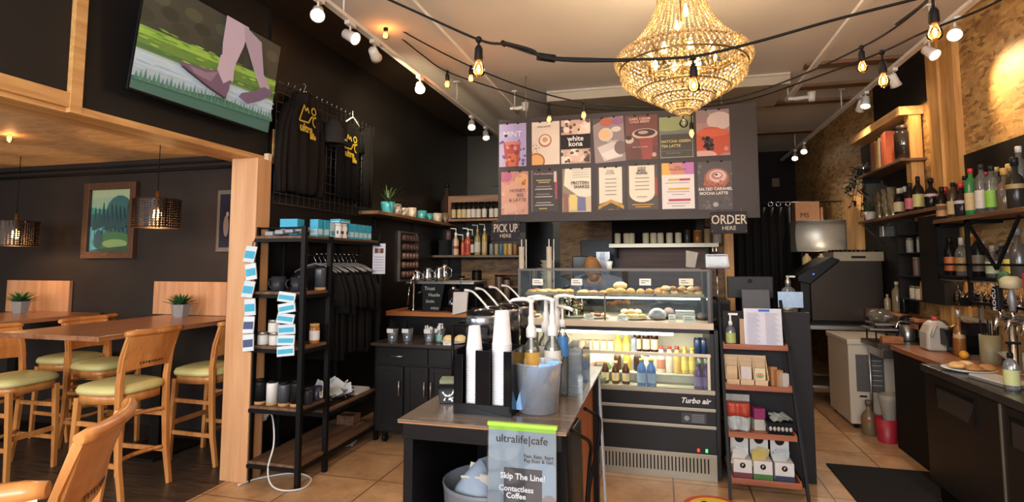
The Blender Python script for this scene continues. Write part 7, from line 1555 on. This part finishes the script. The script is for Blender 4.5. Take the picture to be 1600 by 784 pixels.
# curtain
t = thing('curtain', 'black curtain hung on a rod in the opening at the back', 'curtain', (0,0,0)); m = MB(); n_ = 60; vs = []
for j, z in enumerate((2.30, 1.6, .9, .25)):
    for i in range(n_+1): x = 1.0+.76*i/n_; vs.append((x, 8.35+.035*math.sin(i*.75)*(1+.15*j), z))
m.add(vs, [(j*(n_+1)+i, j*(n_+1)+i+1, (j+1)*(n_+1)+i+1, (j+1)*(n_+1)+i) for j in range(3) for i in range(n_)], 0, True); o = m.obj('cloth', pm('curtain_black', '#0f0c0b', .9, var=.2), t); sd = o.modifiers.new('s', 'SOLIDIFY'); sd.thickness = .004
m = MB(); m.tube([(.99, 8.35, 2.36), (2.39, 8.35, 2.36)], .008, 8); t2 = thing('curtain_rod', 'thin rod carrying the black curtain across the back opening', 'rod', (0,0,0)); m.obj('rod', steelk, t2)
for x in (1.5, 1.6, 1.72): m = MB(); m.tube([(x+.03*math.cos(a), 8.32, 2.34+.03*math.sin(a)) for a in [i*PI/5 for i in range(10)]], .006, 6, closed=True); m.obj('ring', chrome, t)
# floor items
bottle(1.80, 5.80, 0.0, .06, .30, pm('dirty_bottle', '#6a5a40', .3), pm('orange_wrap', '#8a4a2a', .5, var=.3), pm('brown_cap', '#5a4a38', .5), 'large brown plastic bottle standing on the floor beside the freezer', kind='squat', l0=.08, l1=.48)
t = thing('red_bucket', 'red bucket on the floor between the freezer and the bar', 'bucket', (1.87, 5.60, 0)); m = MB(); m.lathe([(.07, 0), (.09, .2), (.086, .2), (.066, .005), (.001, .005)], (0,0,0), 20, cap=False); m.obj('wall', pm('bucket_red', '#9a1f2c', .45), t)
t = thing('white_tub', 'pale tub stacked above the red bucket under the sink', 'bucket', (1.90, 5.62, .18)); m = MB(); m.lathe([(.05, 0), (.06, .10), (.078, .17), (.078, .22), (.07, .22), (.05, .01), (.001, .01)], (0,0,0), 20, cap=False); m.obj('wall', pm('tub_grey', '#8a8478', .5), t)
# ---- shelves with bottles on the right wall ----
sw_ = wood('bar_shelf_wood', '#4e3420', '#74502f', .5, 'Y')
t = thing('bottle_shelf', 'left wooden wall shelf with pint glasses and dark bottles', 'shelf', (0,0,0)); m = MB(); m.box(2.16, 2.34, 5.16, 7.0, 1.965, 1.995); m.obj('board', sw_, t, bevel=.003)
m = MB(); m.tube([(2.38, 6.95, 1.957), (2.18, 6.95, 1.957), (2.38, 6.95, 1.75)], .008, 6); m.obj('bracket', ssteel, t)
t = thing('liquor_shelf', 'right wooden shelf on a black pipe frame crowded with liquor bottles', 'shelf', (0,0,0)); m = MB(); m.box(2.13, 2.384, 3.2, 5.18, 1.85, 1.88); m.obj('board', sw_, t, bevel=.003)
m = MB(); m.box(2.14, 2.38, 3.2, 5.18, 1.42, 1.44); m.obj('lower_board', steelk, t)
for y in (5.15, 4.72, 3.9):
    m = MB(); m.box(2.14, 2.165, y-.012, y+.012, 1.25 if y < 5 else 1.42, 1.85); m.box(2.14, 2.38, y-.012, y+.012, 1.825, 1.85); m.obj('post', steelk, t)
m = MB(); m.beam((2.15, 4.70, 1.83), (2.15, 4.38, 1.50), .014, .02); m.beam((2.15, 4.10, 1.83), (2.15, 4.38, 1.50), .014, .02); m.box(2.14, 2.16, 3.9, 4.72, 1.25, 1.27); m.box(2.14, 2.16, 3.2, 5.15, 1.52, 1.535); m.obj('brace', steelk, t)
# backlit board behind the glasses
m = MB(); m.box(2.37, 2.384, 3.3, 5.2, .86, 1.84); struct(m.obj('trim_31', osb('osb_lit', '#6e5034', '#96744a', '#ac8a58')))
light('bar_glow', 'AREA', (2.30, 4.75, 1.405), 1.3, (1, .68, .36), 1.3, rot=(0, 0, PI/2), sy=.04)
gcl = lambda c: pm('gls_'+c[1:], c, .15, var=.1)
lab = lambda c: pm('lab_'+c[1:], c, .55, var=.2, scale=50)
cap_ = lambda c: pm('cap_'+c[1:], c, .4)
def row(L_, X, z, base, kindmap=None):
    for (px, top, g_, l_, c_, kd, lb, *xx) in L_:
        x_ = xx[0] if xx else X; p = PX(px, base, x_)
        dep = (p-_O).dot(_F); h = max(.2, min(.42, (base-top)*dep/FOC*1.0)); 
        p = PX(px, base, x_)
        clear = g_ == 'clear'
        bottle(x_, p.y, z, .043 if kd != 'squat' else .046, h, clg if clear else gcl(g_), lab(l_) if l_ else None, cap_(c_), lb, kind=kd)
row([(1406, 296, '#1c1512', '#b0a078', '#b8a888', 'wine', 'dark wine bottle with pale gold cap, first beside the pint glasses'), (1411, 294, '#181412', None, '#c0b8a8', 'wine', 'dark bottle with white cap behind the first one on the left shelf', 2.31),
     (1416, 293, '#1c1512', None, '#c0b8a8', 'wine', 'dark bottle with white cap left of the pink-labelled bottle', 2.30), (1424, 291, '#1c1512', '#b05860', '#2a2020', 'wine', 'dark bottle with pink label on the left shelf'),
     (1428, 286, '#6a3a1c', None, '#c07820', 'tall', 'bottle with orange cap behind the pink-labelled bottle', 2.32), (1437, 283, '#1c1512', '#b0a868', '#201816', 'wine', 'large dark bottle with cream-yellow label on the left shelf'),
     (1457, 290, '#1c1512', '#b89890', '#181414', 'squat', 'dark bottle with pale pink label at the right end of the left shelf')], 2.24, 1.995, 338)
row([(1474, 292, '#1c1512', '#a8794a', '#1a1614', 'wine', 'dark bottle with orange-white label, first on the liquor shelf beside the timber post'), (1480, 290, '#201816', '#b0a8a0', '#8a2a22', 'wine', 'dark bottle with thin red cap, second on the liquor shelf', 2.32), (1487, 300, '#6a1e22', '#8a2a30', '#8a2a30', 'squat', 'short wine-red bottle on the liquor shelf', 2.30),
     (1492, 288, '#3a2a1c', '#a89468', '#1a1614', 'tall', 'brown bottle with gold rings right of the short red one'), (1505, 290, '#241c1a', '#a8a098', '#b02a28', 'squat', 'dark bottle with white label and fat red cap'), (1512, 277, 'clear', '#b0a898', '#1c1a1a', 'tall', 'clear bottle with white collar behind the red-capped pair', 2.33),
     (1521, 270, '#2c6a3a', '#b09a6c', '#c02c2a', 'tall', 'green bottle with cream label and red cap'), (1538, 266, 'clear', '#b8b0a8', '#2a2826', 'tall', 'clear bottle with plain white label and black cap'), (1545, 275, 'clear', None, '#a03038', 'tall', 'clear bottle with small red cap behind the white-labelled one', 2.34),
     (1554, 271, 'clear', '#7aa83a', '#201e1e', 'tall', 'clear bottle with bright green label'), (1562, 270, 'clear', None, '#b89860', 'tall', 'clear bottle with cork-gold cap behind the green-labelled one', 2.33), (1574, 277, '#5a4a38', '#4a4648', '#b08848', 'squat', 'brown bottle with dark grey label and gold cap'),
     (1583, 268, 'clear', '#8a7a5a', '#b89860', 'squat', 'clear bottle with gold cap near the right end of the liquor shelf', 2.32), (1591, 262, '#2a2620', '#8a7442', '#1a1a1e', 'squat', 'dark bottle with tan patterned label near the right edge'), (1599, 238, 'clear', '#9a8a6a', '#c0b8b0', 'tall', 'tallest bottle with white cap cut by the right edge of the photo', 2.28)], 2.22, 1.88, 345)
row([(1478, 378, 'clear', '#a08a5a', '#6a6458', 'wine', 'clear pour bottle, first of the lower row', 2.30), (1487, 372, '#141210', '#b05a28', '#141210', 'wine', 'black bottle with orange top label in the lower row'), (1494, 380, 'clear', '#b0a070', '#8a8478', 'tall', 'clear bottle right of the black one in the lower row', 2.31), (1505, 372, 'clear', '#8a7040', '#a8a090', 'wine', 'clear bottle with brown label in the lower row'),
     (1514, 370, 'clear', '#a8a07a', '#8a7440', 'tall', 'clear bottle with brass pourer in the lower row', 2.32), (1522, 366, '#9a6a2a', None, '#b8862a', 'tall', 'amber bottle with gold pourer in the lower row', 2.32), (1530, 362, '#141210', '#6a5a48', '#8a5030', 'wine', 'tall black bottle with copper pourer in the lower row'), (1539, 376, 'clear', '#b0a888', '#8a8478', 'tall', 'clear bottle left of the pipe post in the lower row', 2.31),
     (1553, 382, 'clear', '#a8b090', '#8a8478', 'wine', 'clear bottle right of the pipe post in the lower row'), (1568, 378, '#2a2826', '#a8a098', '#6a6458', 'tall', 'dark bottle under the cross brace in the lower row', 2.30), (1582, 370, 'clear', '#c8b040', '#8a8478', 'tall', 'clear bottle with yellow label at the right of the lower row', 2.24), (1594, 352, '#4a4440', None, '#6a6c70', 'squat', 'large grey bottle at the right edge of the lower row', 2.26)], 2.24, 1.44, 432)
for k, px in enumerate((1498, 1529, 1549, 1568, 1579, 1588)): p = PX(px, 343, 2.345); bottle(2.345, p.y, 1.88, .033, .30, [gcl('#2a2620'), clg][k % 2], None, cap_('#1c1a1a'), ['dark unlabelled bottle in the back row of the liquor shelf', 'clear unlabelled bottle in the back row of the liquor shelf'][k % 2], ['dark bottles in the back row', 'clear bottles in the back row'][k % 2], 'tall')
# wine glasses hanging
t = thing('glass_rack', 'black wire rack under the liquor shelf holding upside-down wine glasses', 'rack', (0,0,0)); m = MB()
for y in [4.25+.075*i for i in range(12)]: m.tube([(2.15, y, 1.405), (2.37, y, 1.405)], .004, 6)
m.tube([(2.15, 4.2, 1.41), (2.15, 5.15, 1.41)], .005, 6); m.tube([(2.37, 4.2, 1.41), (2.37, 5.15, 1.41)], .005, 6); m.obj('wires', ssteel, t)
wg = glass('wine_glass', '#f4efe6', .45, .02)
mbw = MB(); mbw.lathe([(.034, 0), (.034, -.003), (.004, -.006), (.004, -.08), (.02, -.095), (.038, -.13), (.036, -.17), (.028, -.195)], (0,0,0), 16, cap=False); mew = mbw.mesh('wine_glass', wg)
for j, x in enumerate((2.21, 2.31)):
    for i in range(10):
        o = bpy.data.objects.new('wine_glass', mew); COL.objects.link(o); o.location = (x, 4.29+.082*i, 1.412); tag(o, ['wine glass hanging upside down in the front row of the rack under the liquor shelf', 'wine glass hanging upside down in the rear row of the rack, nearer the board'][j], 'glass', ['front row of hanging wine glasses', 'rear row of hanging wine glasses'][j])
# black open cabinet left
t = thing('wall_cabinet', 'black wall cabinet with small open shelves between the two bottle shelves', 'cabinet', (0,0,0)); m = MB()
m.box(2.2, 2.325, 5.22, 5.62, 1.20, 1.93); m.box(2.36, 2.38, 5.62, 6.10, 1.20, 1.93); m.box(2.2, 2.38, 6.08, 6.10, 1.20, 1.93); m.obj('body', blkp, t)
for z in (1.21, 1.42, 1.63, 1.80): m = MB(); m.box(2.18, 2.36, 5.62, 6.08, z-.01, z); m.obj('shelf', steelk, t)
for k, (y, z, h, g_, lb) in enumerate([(5.70, 1.21, .15, '#a86a3a', 'small orange jar on the bottom shelf of the black wall cabinet'), (5.80, 1.21, .1, '#b8a890', 'small white jar on the bottom shelf of the black wall cabinet'), (5.92, 1.21, .1, '#b0a088', 'second white jar on the bottom shelf of the black wall cabinet'), (5.82, 1.42, .15, '#5a4438', 'brown figure-shaped bottle on the middle shelf of the black cabinet'), (5.72, 1.63, .12, '#8a8478', 'small clear jar on the upper shelf of the black cabinet'), (5.94, 1.63, .12, '#7a7468', 'second small jar on the upper shelf of the black cabinet')]): jar(2.25, y, z, .03, h, lab(g_), cap_('#6a5a4c'), lb)
t = thing('shot_measure', 'grey wall gadget hanging below the left bottle shelf', 'gadget', (2.3, 6.7, 1.78)); m = MB(); m.box(-.02, .09, -.05, .05, .03, .14); m.tube([(.0, -.05, .1), (-.03, -.12, .12), (.0, -.2, .16)], .006, 6); m.obj('body', ssteel, t, bevel=.006)
# left shelf extras: glasses + plant, bottle stack near machine
for k, px in enumerate((1375, 1386, 1396)):
    p = PX(px, 338, 2.22); m = MB()
    for q in range(3): m.lathe([(.03, .07*q), (.042, .07*q+.14), (.039, .07*q+.14), (.028, .07*q+.005)], (2.22, p.y, 1.9955), 16, cap=False)
    tag(m.obj('pint_glasses', glass('pint_glass', '#f0e8da', .5, .05, opac=.12, body='#b0a080')), ['stack of pint glasses nearest the green plant', 'middle stack of pint glasses on the left shelf', 'stack of pint glasses nearest the dark bottles'][k], 'glasses')
p = PX(1357, 345, 2.22); spiderplant(2.24, p.y, 1.9955, 'green spiky plant in a small white pot at the left end of the bottle shelf', glw, .8)
for k, (px, y_, z, r, h, g_, lb) in enumerate([(1380, 6.35, 1.05, .045, .30, '#7a6a50', 'tan bottle with white and green lid beside the dark machine'), (1372, 6.6, 1.05, .03, .16, '#9a8a6a', 'short cream bottle beside the dark machine'), (1392, 6.2, 1.05, .035, .30, '#141210', 'black bottle with cream cap beside the dark machine')]):
    bottle(2.27, y_, z, r, h, gcl(g_), None, cap_('#b8b09a'), lb, kind='tall')
m = MB(); m.box(2.14, 2.38, 5.64, 6.85, 1.02, 1.05); m.box(2.14, 2.17, 5.64, 6.85, .96, 1.02); tag(m.obj('timber_ledge', btop, bevel=.003), 'orange-brown timber ledge above the sink', 'shelf')
# book shelf
t = thing('book_shelf', 'high wooden shelf with a few books near the timber post', 'shelf', (0,0,0)); m = MB(); m.box(2.16, 2.37, 5.79, 7.0, 2.47, 2.495); m.obj('board', sw_, t, bevel=.003); m = MB(); m.box(2.2, 2.37, 6.9, 6.92, 2.41, 2.47); m.obj('bracket', steelk, t)
y = 6.56
for k, (w_, h, c, lb) in enumerate([(.12, .30, '#8a4a2c', 'thick red-brown book at the left of the high shelf'), (.05, .27, '#a8763c', 'tan book right of the thick red-brown book'), (.035, .28, '#b88a40', 'thin ochre book on the high shelf'), (.05, .30, '#c0a878', 'cream book in the middle of the high shelf'), (.035, .26, '#6a4a30', 'thin brown book after the cream one'), (.05, .32, '#a83a24', 'tall red book on the high shelf'), (.06, .33, '#b8562c', 'tall orange book beside the glass case')]):
    tb = thing('book', lb, 'book', (2.26, y-w_/2, 2.496)); m = MB(); m.box(-.09, .10, -w_/2, w_/2, 0, h); m.obj('cover', lab(c), tb, bevel=.003); m = MB(); m.box(-.08, .095, -w_/2+.004, w_/2-.004, h-.001, h+.001); m.obj('pages', white, tb); y -= w_+.003
t = thing('glass_canister', 'round glass canister with a dark lid at the right of the books', 'jar', (2.26, 5.98, 2.496)); m = MB(); m.lathe([(.075, 0), (.075, .26), (.05, .3)], (0,0,0), 20); m.obj('body', glass('smoke_glass', '#8a8074', .5, .05, opac=.3, body='#4a4038'), t); m = MB(); m.lathe([(.055, .3), (.055, .34), (.02, .35)], (0,0,0), 18); m.obj('lid', pm('dark_lid', '#3a2e26', .4), t)
# trailing plant
t = thing('trailing_plant', 'dark trailing plant hanging from the left end of the high shelf', 'plant', (2.22, 7.1, 2.5)); m = MB(); m.lathe([(.05, 0), (.07, .11), (.06, .11), (.001, .08)], (0, -.16, 0), 16, cap=False); m.obj('pot', darkb, t)
m = MB(); rr = random.Random(4); st = MB()
for k in range(11):
    a = rr.uniform(0, 6.28); L_ = rr.uniform(.15, .6); pts = [(0, -.16, .1), (.05*math.cos(a), -.16+.1*math.sin(a)+.0, .13)]; x, yy = pts[-1][0], pts[-1][1]
    for q in range(8): x += .008*math.cos(a)-(.004 if x > .06 else 0); yy += .02; pts.append((min(x, .12)-.02, yy, .13-L_*(q+1)/8))
    st.tube(pts, .003, 5)
    for q in range(2, 10): leafblade(m, pts[q], rr.uniform(0, 6.28), rr.uniform(-.9, .3), rr.uniform(.05, .09), .022)
m.obj('leaves', pm('ivy_dark', '#1c221a', .6, var=.4), t); st.obj('vines', pm('vine', '#241d16', .7), t)
# ================= CEILING FIXTURES =================
trk = pm('track_white', '#d4ccc0', .5, var=.04)
def track(name, X, y0, y1, z, rods, label):
    t = thing(name, label, 'track', (0,0,0)); m = MB(); m.box(X-.024, X+.024, y0, y1, z-.014, z+.014); m.obj('rail', trk, t)
    for y in rods: m = MB(); m.tube([(X, y, z+.01), (X, y, 3.549)], .007, 8); m.box(X-.03, X+.03, y-.03, y+.03, 3.535, 3.549); m.obj('rod', trk, t)
track('light_track', -2.145, 2.6, 7.9, 3.30, (3.4, 5.7), 'white lighting track running along the left side of the ceiling')
track('light_track', 2.08, 2.8, 10.4, 3.30, (4.9, 7.1, 9.4), 'white lighting track running along the right wall side of the ceiling')
track('light_track', -1.61, 2.8, 6.5, 3.33, (6.2,), 'white ceiling track left of the menu board end')
track('light_track', 1.40, 3.6, 6.62, 3.33, (6.55,), 'white ceiling track right of the chandelier')
def head(px, py, X, z, aim, label, kind=0, power=14, lens=True, col=(1, .87, .70)):
    p = PX(px, py, X); t = thing('spotlight', label, 'spotlight', (X, p.y, z), 0)
    d = (Vector(aim)-Vector((X, p.y, z-.1))).normalized(); q = d.to_track_quat('Z', 'Y').to_matrix().to_4x4()
    m = MB(); m.box(-.02, .02, -.045, .045, -.03, -.0); m.tube([(0, 0, -.03), (0, 0, -.09)], .007, 8); m.obj('bracket', trk, t)
    M_ = Matrix.Translation((0, 0, -.105)) @ q
    m = MB(); m.lathe([(.022, -.06), (.035, -.05), (.04, .03), (.048, .06), (.044, .06), (.037, .03), (.03, .0)], (0,0,0), 18, cap=False, M=M_); m.lathe([(.001, -.062), (.022, -.06)], (0,0,0), 18, cap=False, M=M_); m.obj('housing', trk, t)
    m = MB(); m.lathe([(.001, .045), (.037, .04)], (0,0,0), 18, cap=False, M=M_); m.obj('lens', em('spot_lens', '#ffe9c8', 28), t)
    if power: light('spot_beam', 'SPOT', Vector((X, p.y, z-.105))+d*.07, power, col, .03, target=aim, spot=75, blend=.9)
H3 = 3.29
head(497, 12, -2.145, H3, (-.8, 1.0, 1.0), 'white spotlight at the top edge, first on the left track', power=45)
head(547, 50, -2.145, H3, (.6, 3.2, 1.6), 'white cylindrical spotlight, second on the left track', power=55)
head(585, 82, -2.145, H3, (-2.9, 6.9, 2.5), 'white spotlight turned away to the wall, third on the left track', power=260, col=(1, .86, .58))
head(656, 132, -2.145, H3, (-.9, 2.4, 1.0), 'white spotlight, fourth on the left track', power=45)
head(737, 192, -2.145, H3, (-1.5, 4.4, .8), 'white spotlight with glowing lens, fifth on the left track', power=60)
head(759, 210, -2.145, H3, (-1.5, 5.6, .9), 'white spotlight at the far end of the left track beside the menu board', power=40)
head(1491, 30, 2.08, H3, (1.0, 2.6, 1.6), 'white spotlight near the top right corner beside the glowing bulb', power=30)
head(1452, 68, 2.08, H3, (2.4, 4.35, 2.55), 'white spotlight turned away, second on the right track', power=85, col=(1, .72, .38))
head(1396, 116, 2.08, H3, (2.4, 5.9, 2.6), 'white spotlight half hidden behind a string bulb on the right track', power=30, col=(1, .72, .4))
head(1352, 148, 2.08, H3, (1.4, 5.2, 0), 'white double spotlight cluster, left head, on the right track', power=75)
head(1345, 155, 2.08, H3, (2.0, 7.9, 1.6), 'white double spotlight cluster, lower right head, on the right track', power=80)
head(1256, 230, 2.08, H3, (1.3, 6.0, .2), 'small far spotlight, right one of the pair near the dark end wall', power=60)
head(1242, 240, 2.08, H3, (1.2, 6.4, .2), 'small far spotlight, left one of the pair near the dark end wall', power=60)
for (X, y, aim, lb, dx) in ((-1.61, 6.1, (-1.2, 6.0, 3.3), 'white fixture at the end of the left inner track above the menu board', .13), (1.40, 6.5, (1.9, 6.5, 3.25), 'white fixture at the end of the right inner track', .2)):
    t = thing('track_fixture', lb, 'spotlight', (X, y, 3.32)); m = MB(); m.tube([(0, 0, 0), (.06, 0, -.01), (dx, 0, 0)], .022, 10); m.lathe([(.03, -.05), (.045, .05)], (dx+.02, 0, 0), 14); m.box(-.02, .02, -.04, .04, -.03, .0); m.obj('housing', trk, t)
# board wash
light('board_wash', 'SPOT', (-.35, 3.6, 3.25), 55, (1, .86, .68), .08, target=(-.35, 5.7, 2.35), spot=85, blend=1)
# ---- chandelier ----
cc = PY(1066, 100, 3.6); CX, CY = cc.x, 3.6
t = thing('chandelier', 'large glowing beaded crystal chandelier hanging from the ceiling', 'chandelier', (CX, CY, 0))
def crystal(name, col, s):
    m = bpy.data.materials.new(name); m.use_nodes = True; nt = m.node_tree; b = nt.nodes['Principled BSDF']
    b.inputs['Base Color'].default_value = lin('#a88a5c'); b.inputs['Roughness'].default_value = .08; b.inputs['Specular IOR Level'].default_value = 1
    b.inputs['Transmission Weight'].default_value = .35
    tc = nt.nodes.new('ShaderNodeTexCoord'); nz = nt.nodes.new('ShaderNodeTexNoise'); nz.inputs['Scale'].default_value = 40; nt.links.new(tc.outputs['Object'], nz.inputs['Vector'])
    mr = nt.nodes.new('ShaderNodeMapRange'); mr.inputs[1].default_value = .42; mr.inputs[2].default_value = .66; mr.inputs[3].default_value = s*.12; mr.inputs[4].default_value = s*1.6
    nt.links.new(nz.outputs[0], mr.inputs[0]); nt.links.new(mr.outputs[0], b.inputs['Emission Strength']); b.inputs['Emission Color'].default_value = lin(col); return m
cry = crystal('glowing_beads', '#eeb872', .30)  # beads emit unevenly, an added glow for the sparkle of the bulbs
brass = pm('aged_brass', '#7a5a2c', .35, .8)
bead = MB(); 
def beadat(m, x, y, z, r, k=1.3):
    vs = [(x, y, z-r*k)]+[(x+r*math.cos(a), y+r*math.sin(a), z) for a in (0, PI/2, PI, 3*PI/2)]+[(x, y, z+r*k)]
    m.add(vs, [(0, 2, 1), (0, 3, 2), (0, 4, 3), (0, 1, 4), (5, 1, 2), (5, 2, 3), (5, 3, 4), (5, 4, 1)])
def ringz(py): return PY(1066, py, CY).z
# strings from the crown to the main ring
zc0, zr = 3.42, ringz(92)
m = MB(); NS = 36
for i in range(NS):
    a = 2*PI*i/NS; prev = 0
    for k in range(34):
        f = k/33; r = .13+.255*(f**2.4); z = zc0+(zr+.03-zc0)*(f**.86)
        beadat(m, r*math.cos(a), r*math.sin(a), z, .0085)
o = m.obj('crown_strings', cry, t)
# main ring of long prisms
m = MB(); NR = 80
for i in range(NR):
    a = 2*PI*i/NR; 
    for (r, z) in ((.365, zr+.04), (.393, zr+.026), (.410, zr+.004), (.415, zr-.02), (.406, zr-.042), (.385, zr-.058)): beadat(m, r*math.cos(a+(zr-z)*1.6), r*math.sin(a+(zr-z)*1.6), z, .0125, 1.15)
m.obj('prism_ring', cry, t)
# bowl below, tiers
tiers = [(.355, -.068, .380, -.11, 66, 4), (.380, -.115, .28, -.205, 60, 6), (.26, -.20, .19, -.255, 46, 4), (.175, -.255, .12, -.295, 34, 4), (.11, -.30, .06, -.335, 22, 4), (.05, -.34, .02, -.36, 12, 3)]
m = MB()
for (r0, z0, r1, z1, n_, q) in tiers:
    for i in range(n_):
        a = 2*PI*i/n_
        for k in range(q):
            f = k/(q-1); r = r0+(r1-r0)*f**1.7; beadat(m, r*math.cos(a+.05*(k % 2)), r*math.sin(a+.05*(k % 2)), zr+z0+(z1-z0)*f, .0105, 1.2)
m.obj('bowl_strings', cry, t)
m = MB(); m.ball((0, 0, zr-.415), .028, 10, 8); beadat(m, 0, 0, zr-.375, .012); m.obj('pendant_ball', cookiejar, t)
m = MB()
for (r, z) in ((.385, zr+.02), (.39, zr-.06), (.28, zr-.205), (.19, zr-.255), (.12, zr-.295), (.06, zr-.335), (.115, 3.42)):
    m.tube([(r*math.cos(a), r*math.sin(a), z) for a in [2*PI*i/40 for i in range(40)]], .006, 6, closed=True)
m.tube([(0, 0, zr-.35), (0, 0, 3.55)], .008, 8)
for i in range(6):
    a = PI/3*i; m.tube([(0, 0, zr-.04), (.2*math.cos(a), .2*math.sin(a), zr-.08), (.37*math.cos(a), .37*math.sin(a), zr)], .006, 6)
m.lathe([(.06, 3.50), (.07, 3.549)], (0,0,0), 20); m.obj('brass_frame', brass, t)
for i in range(8):
    a = PI/4*i+.2; x, y = .20*math.cos(a), .20*math.sin(a)
    m = MB(); m.lathe([(.012, -.09), (.012, -.02)], (x, y, zr), 10); b_ = m.obj('candle_socket', brass, t)
    m = MB(); m.lathe([(.008, -.02), (.017, .0), (.014, .03), (.002, .06)], (x, y, zr), 10, cap=False); m.obj('bulb', em('chandelier_bulb', '#ffdc9a', 40), b_)
for z in (zr+.18, zr+.28):
    m = MB(); m.lathe([(.008, 0), (.018, .02), (.014, .05), (.002, .08)], (.03 if z > zr+.2 else -.03, 0, z), 10, cap=False); m.obj('bulb', em('chandelier_bulb', '#ffdc9a', 40), t)
light('chandelier_light', 'POINT', (CX, CY, zr-.02), 48, (1, .80, .54), .16)
light('chandelier_light', 'POINT', (CX, CY, zr+.25), 16, (1, .80, .54), .06)
# ---- string lights ----
def stringline(pts, bulbs, label, r=.006, sag=0):
    t = thing('string_lights', label, 'lights', (0,0,0)); m = MB(); m.tube(smooth([tuple(p) for p in pts], 6), r, 6); m.obj('cable', cordm, t)
    for (p, s_, dz) in bulbs:
        m = MB(); m.tube([p, p+Vector((0, 0, -dz))], .005*s_+.001, 6); m.ball(tuple(p), .016*s_, 8, 6); m.obj('drop', cordm, t)
        stringbulb_at(t, tuple(p+Vector((0, 0, -dz))), s_)
    return t
Y1 = 2.35
c1 = [PY(560, -22, Y1), PY(640, 14, Y1), PY(748, 62, Y1), PY(790, 70, Y1), PY(850, 88, Y1), PY(915, 92, Y1), PY(985, 93, Y1), PY(1083, 88, Y1), PY(1180, 66, Y1), PY(1300, 32, Y1), PY(1425, 0, Y1), PY(1470, -12, Y1)]
t = stringline(c1, [(PY(748, 62, Y1), 1.0, .03), (PY(1083, 90, Y1+.0), .8, .03)], 'thick black bulb cable sweeping across the photo in front of the chandelier')
m = MB(); m.tube(smooth([PY(785, 66, Y1-.02), PY(830, 78, Y1-.02), PY(850, 90, Y1-.02), PY(905, 95, Y1-.02), PY(985, 94, Y1-.02)]), .007, 6); m.tube([PY(840, 88, Y1), PY(868, 92, Y1)], .018, 8); m.tube([PY(784, 66, Y1), PY(790, 70, Y1)], .012, 8); m.obj('plug_joint', cordm, t)
def tocl(p): return Vector((p.x, p.y, 3.55))
Y2 = 4.4
c2 = [PY(603, 33, 4.2), PY(660, 66, Y2), PY(736, 104, Y2), PY(830, 140, Y2), PY(912, 160, Y2), PY(1000, 168, Y2), PY(1080, 163, Y2), PY(1160, 150, Y2-.1), PY(1250, 118, Y2-.3), PY(1346, 74, Y2-.5), PY(1400, 42, Y2-.7), PY(1450, 2, Y2-.9)]
stringline(c2, [(PY(603, 34, 4.2), .95, .02), (PY(736, 104, Y2), .9, .01), (PY(912, 160, Y2), .8, .02), (PY(1346, 74, Y2-.5), 1.0, .02), (PY(1080, 175, Y2), .8, .08)], 'black bulb string passing just in front of the top of the menu board')
c3 = [PY(608, 44, 4.3), PY(660, 86, 4.7), PY(699, 112, 4.9), PY(780, 140, 5.0), PY(858, 163, 5.1), PY(960, 172, 5.1), PY(1060, 170, 5.0), PY(1160, 158, 4.7), PY(1270, 122, 4.1), PY(1376, 82, 3.4), PY(1440, 52, 3.1), PY(1530, 16, 2.9), PY(1600, -20, 2.7)]
stringline(c3, [(PY(699, 112, 4.9), 1.0, .02), (PY(858, 163, 5.1), .9, .05), (PY(1378, 82, 3.4), 1.0, .05)], 'lower black bulb string running from the left track hook toward the right wall')
c4 = [PY(1425, 0, 2.9), PY(1456, -8, 2.6), PY(1480, -30, 2.5)]
stringline([PY(1400, 38, 3.2), PY(1440, 8, 2.9), PY(1455, -8, 2.7), PY(1470, -30, 2.6)], [(PY(1457, -8, 2.7), 1.0, .06)], 'short end of bulb string with the large bulb near the top right corner')
for (px, py, Y) in ((603, 33, 4.2),):
    p = PY(px, py, Y); m = MB(); m.tube([p, tocl(p)], .004, 6); m.ball(tuple(p), .02, 8, 6); tag(m.obj('cable_hook', cordm), 'black hook holding the bulb strings under the left of the ceiling', 'hook')
# end wall bits
m = MB(); m.box(2.0, 2.12, 10.86, 10.9, 2.9, 3.05); tag(m.obj('small_vent', pm('vent_tan', '#6a5a48', .7)), 'small pale square on the dark far wall below the ceiling', 'vent')
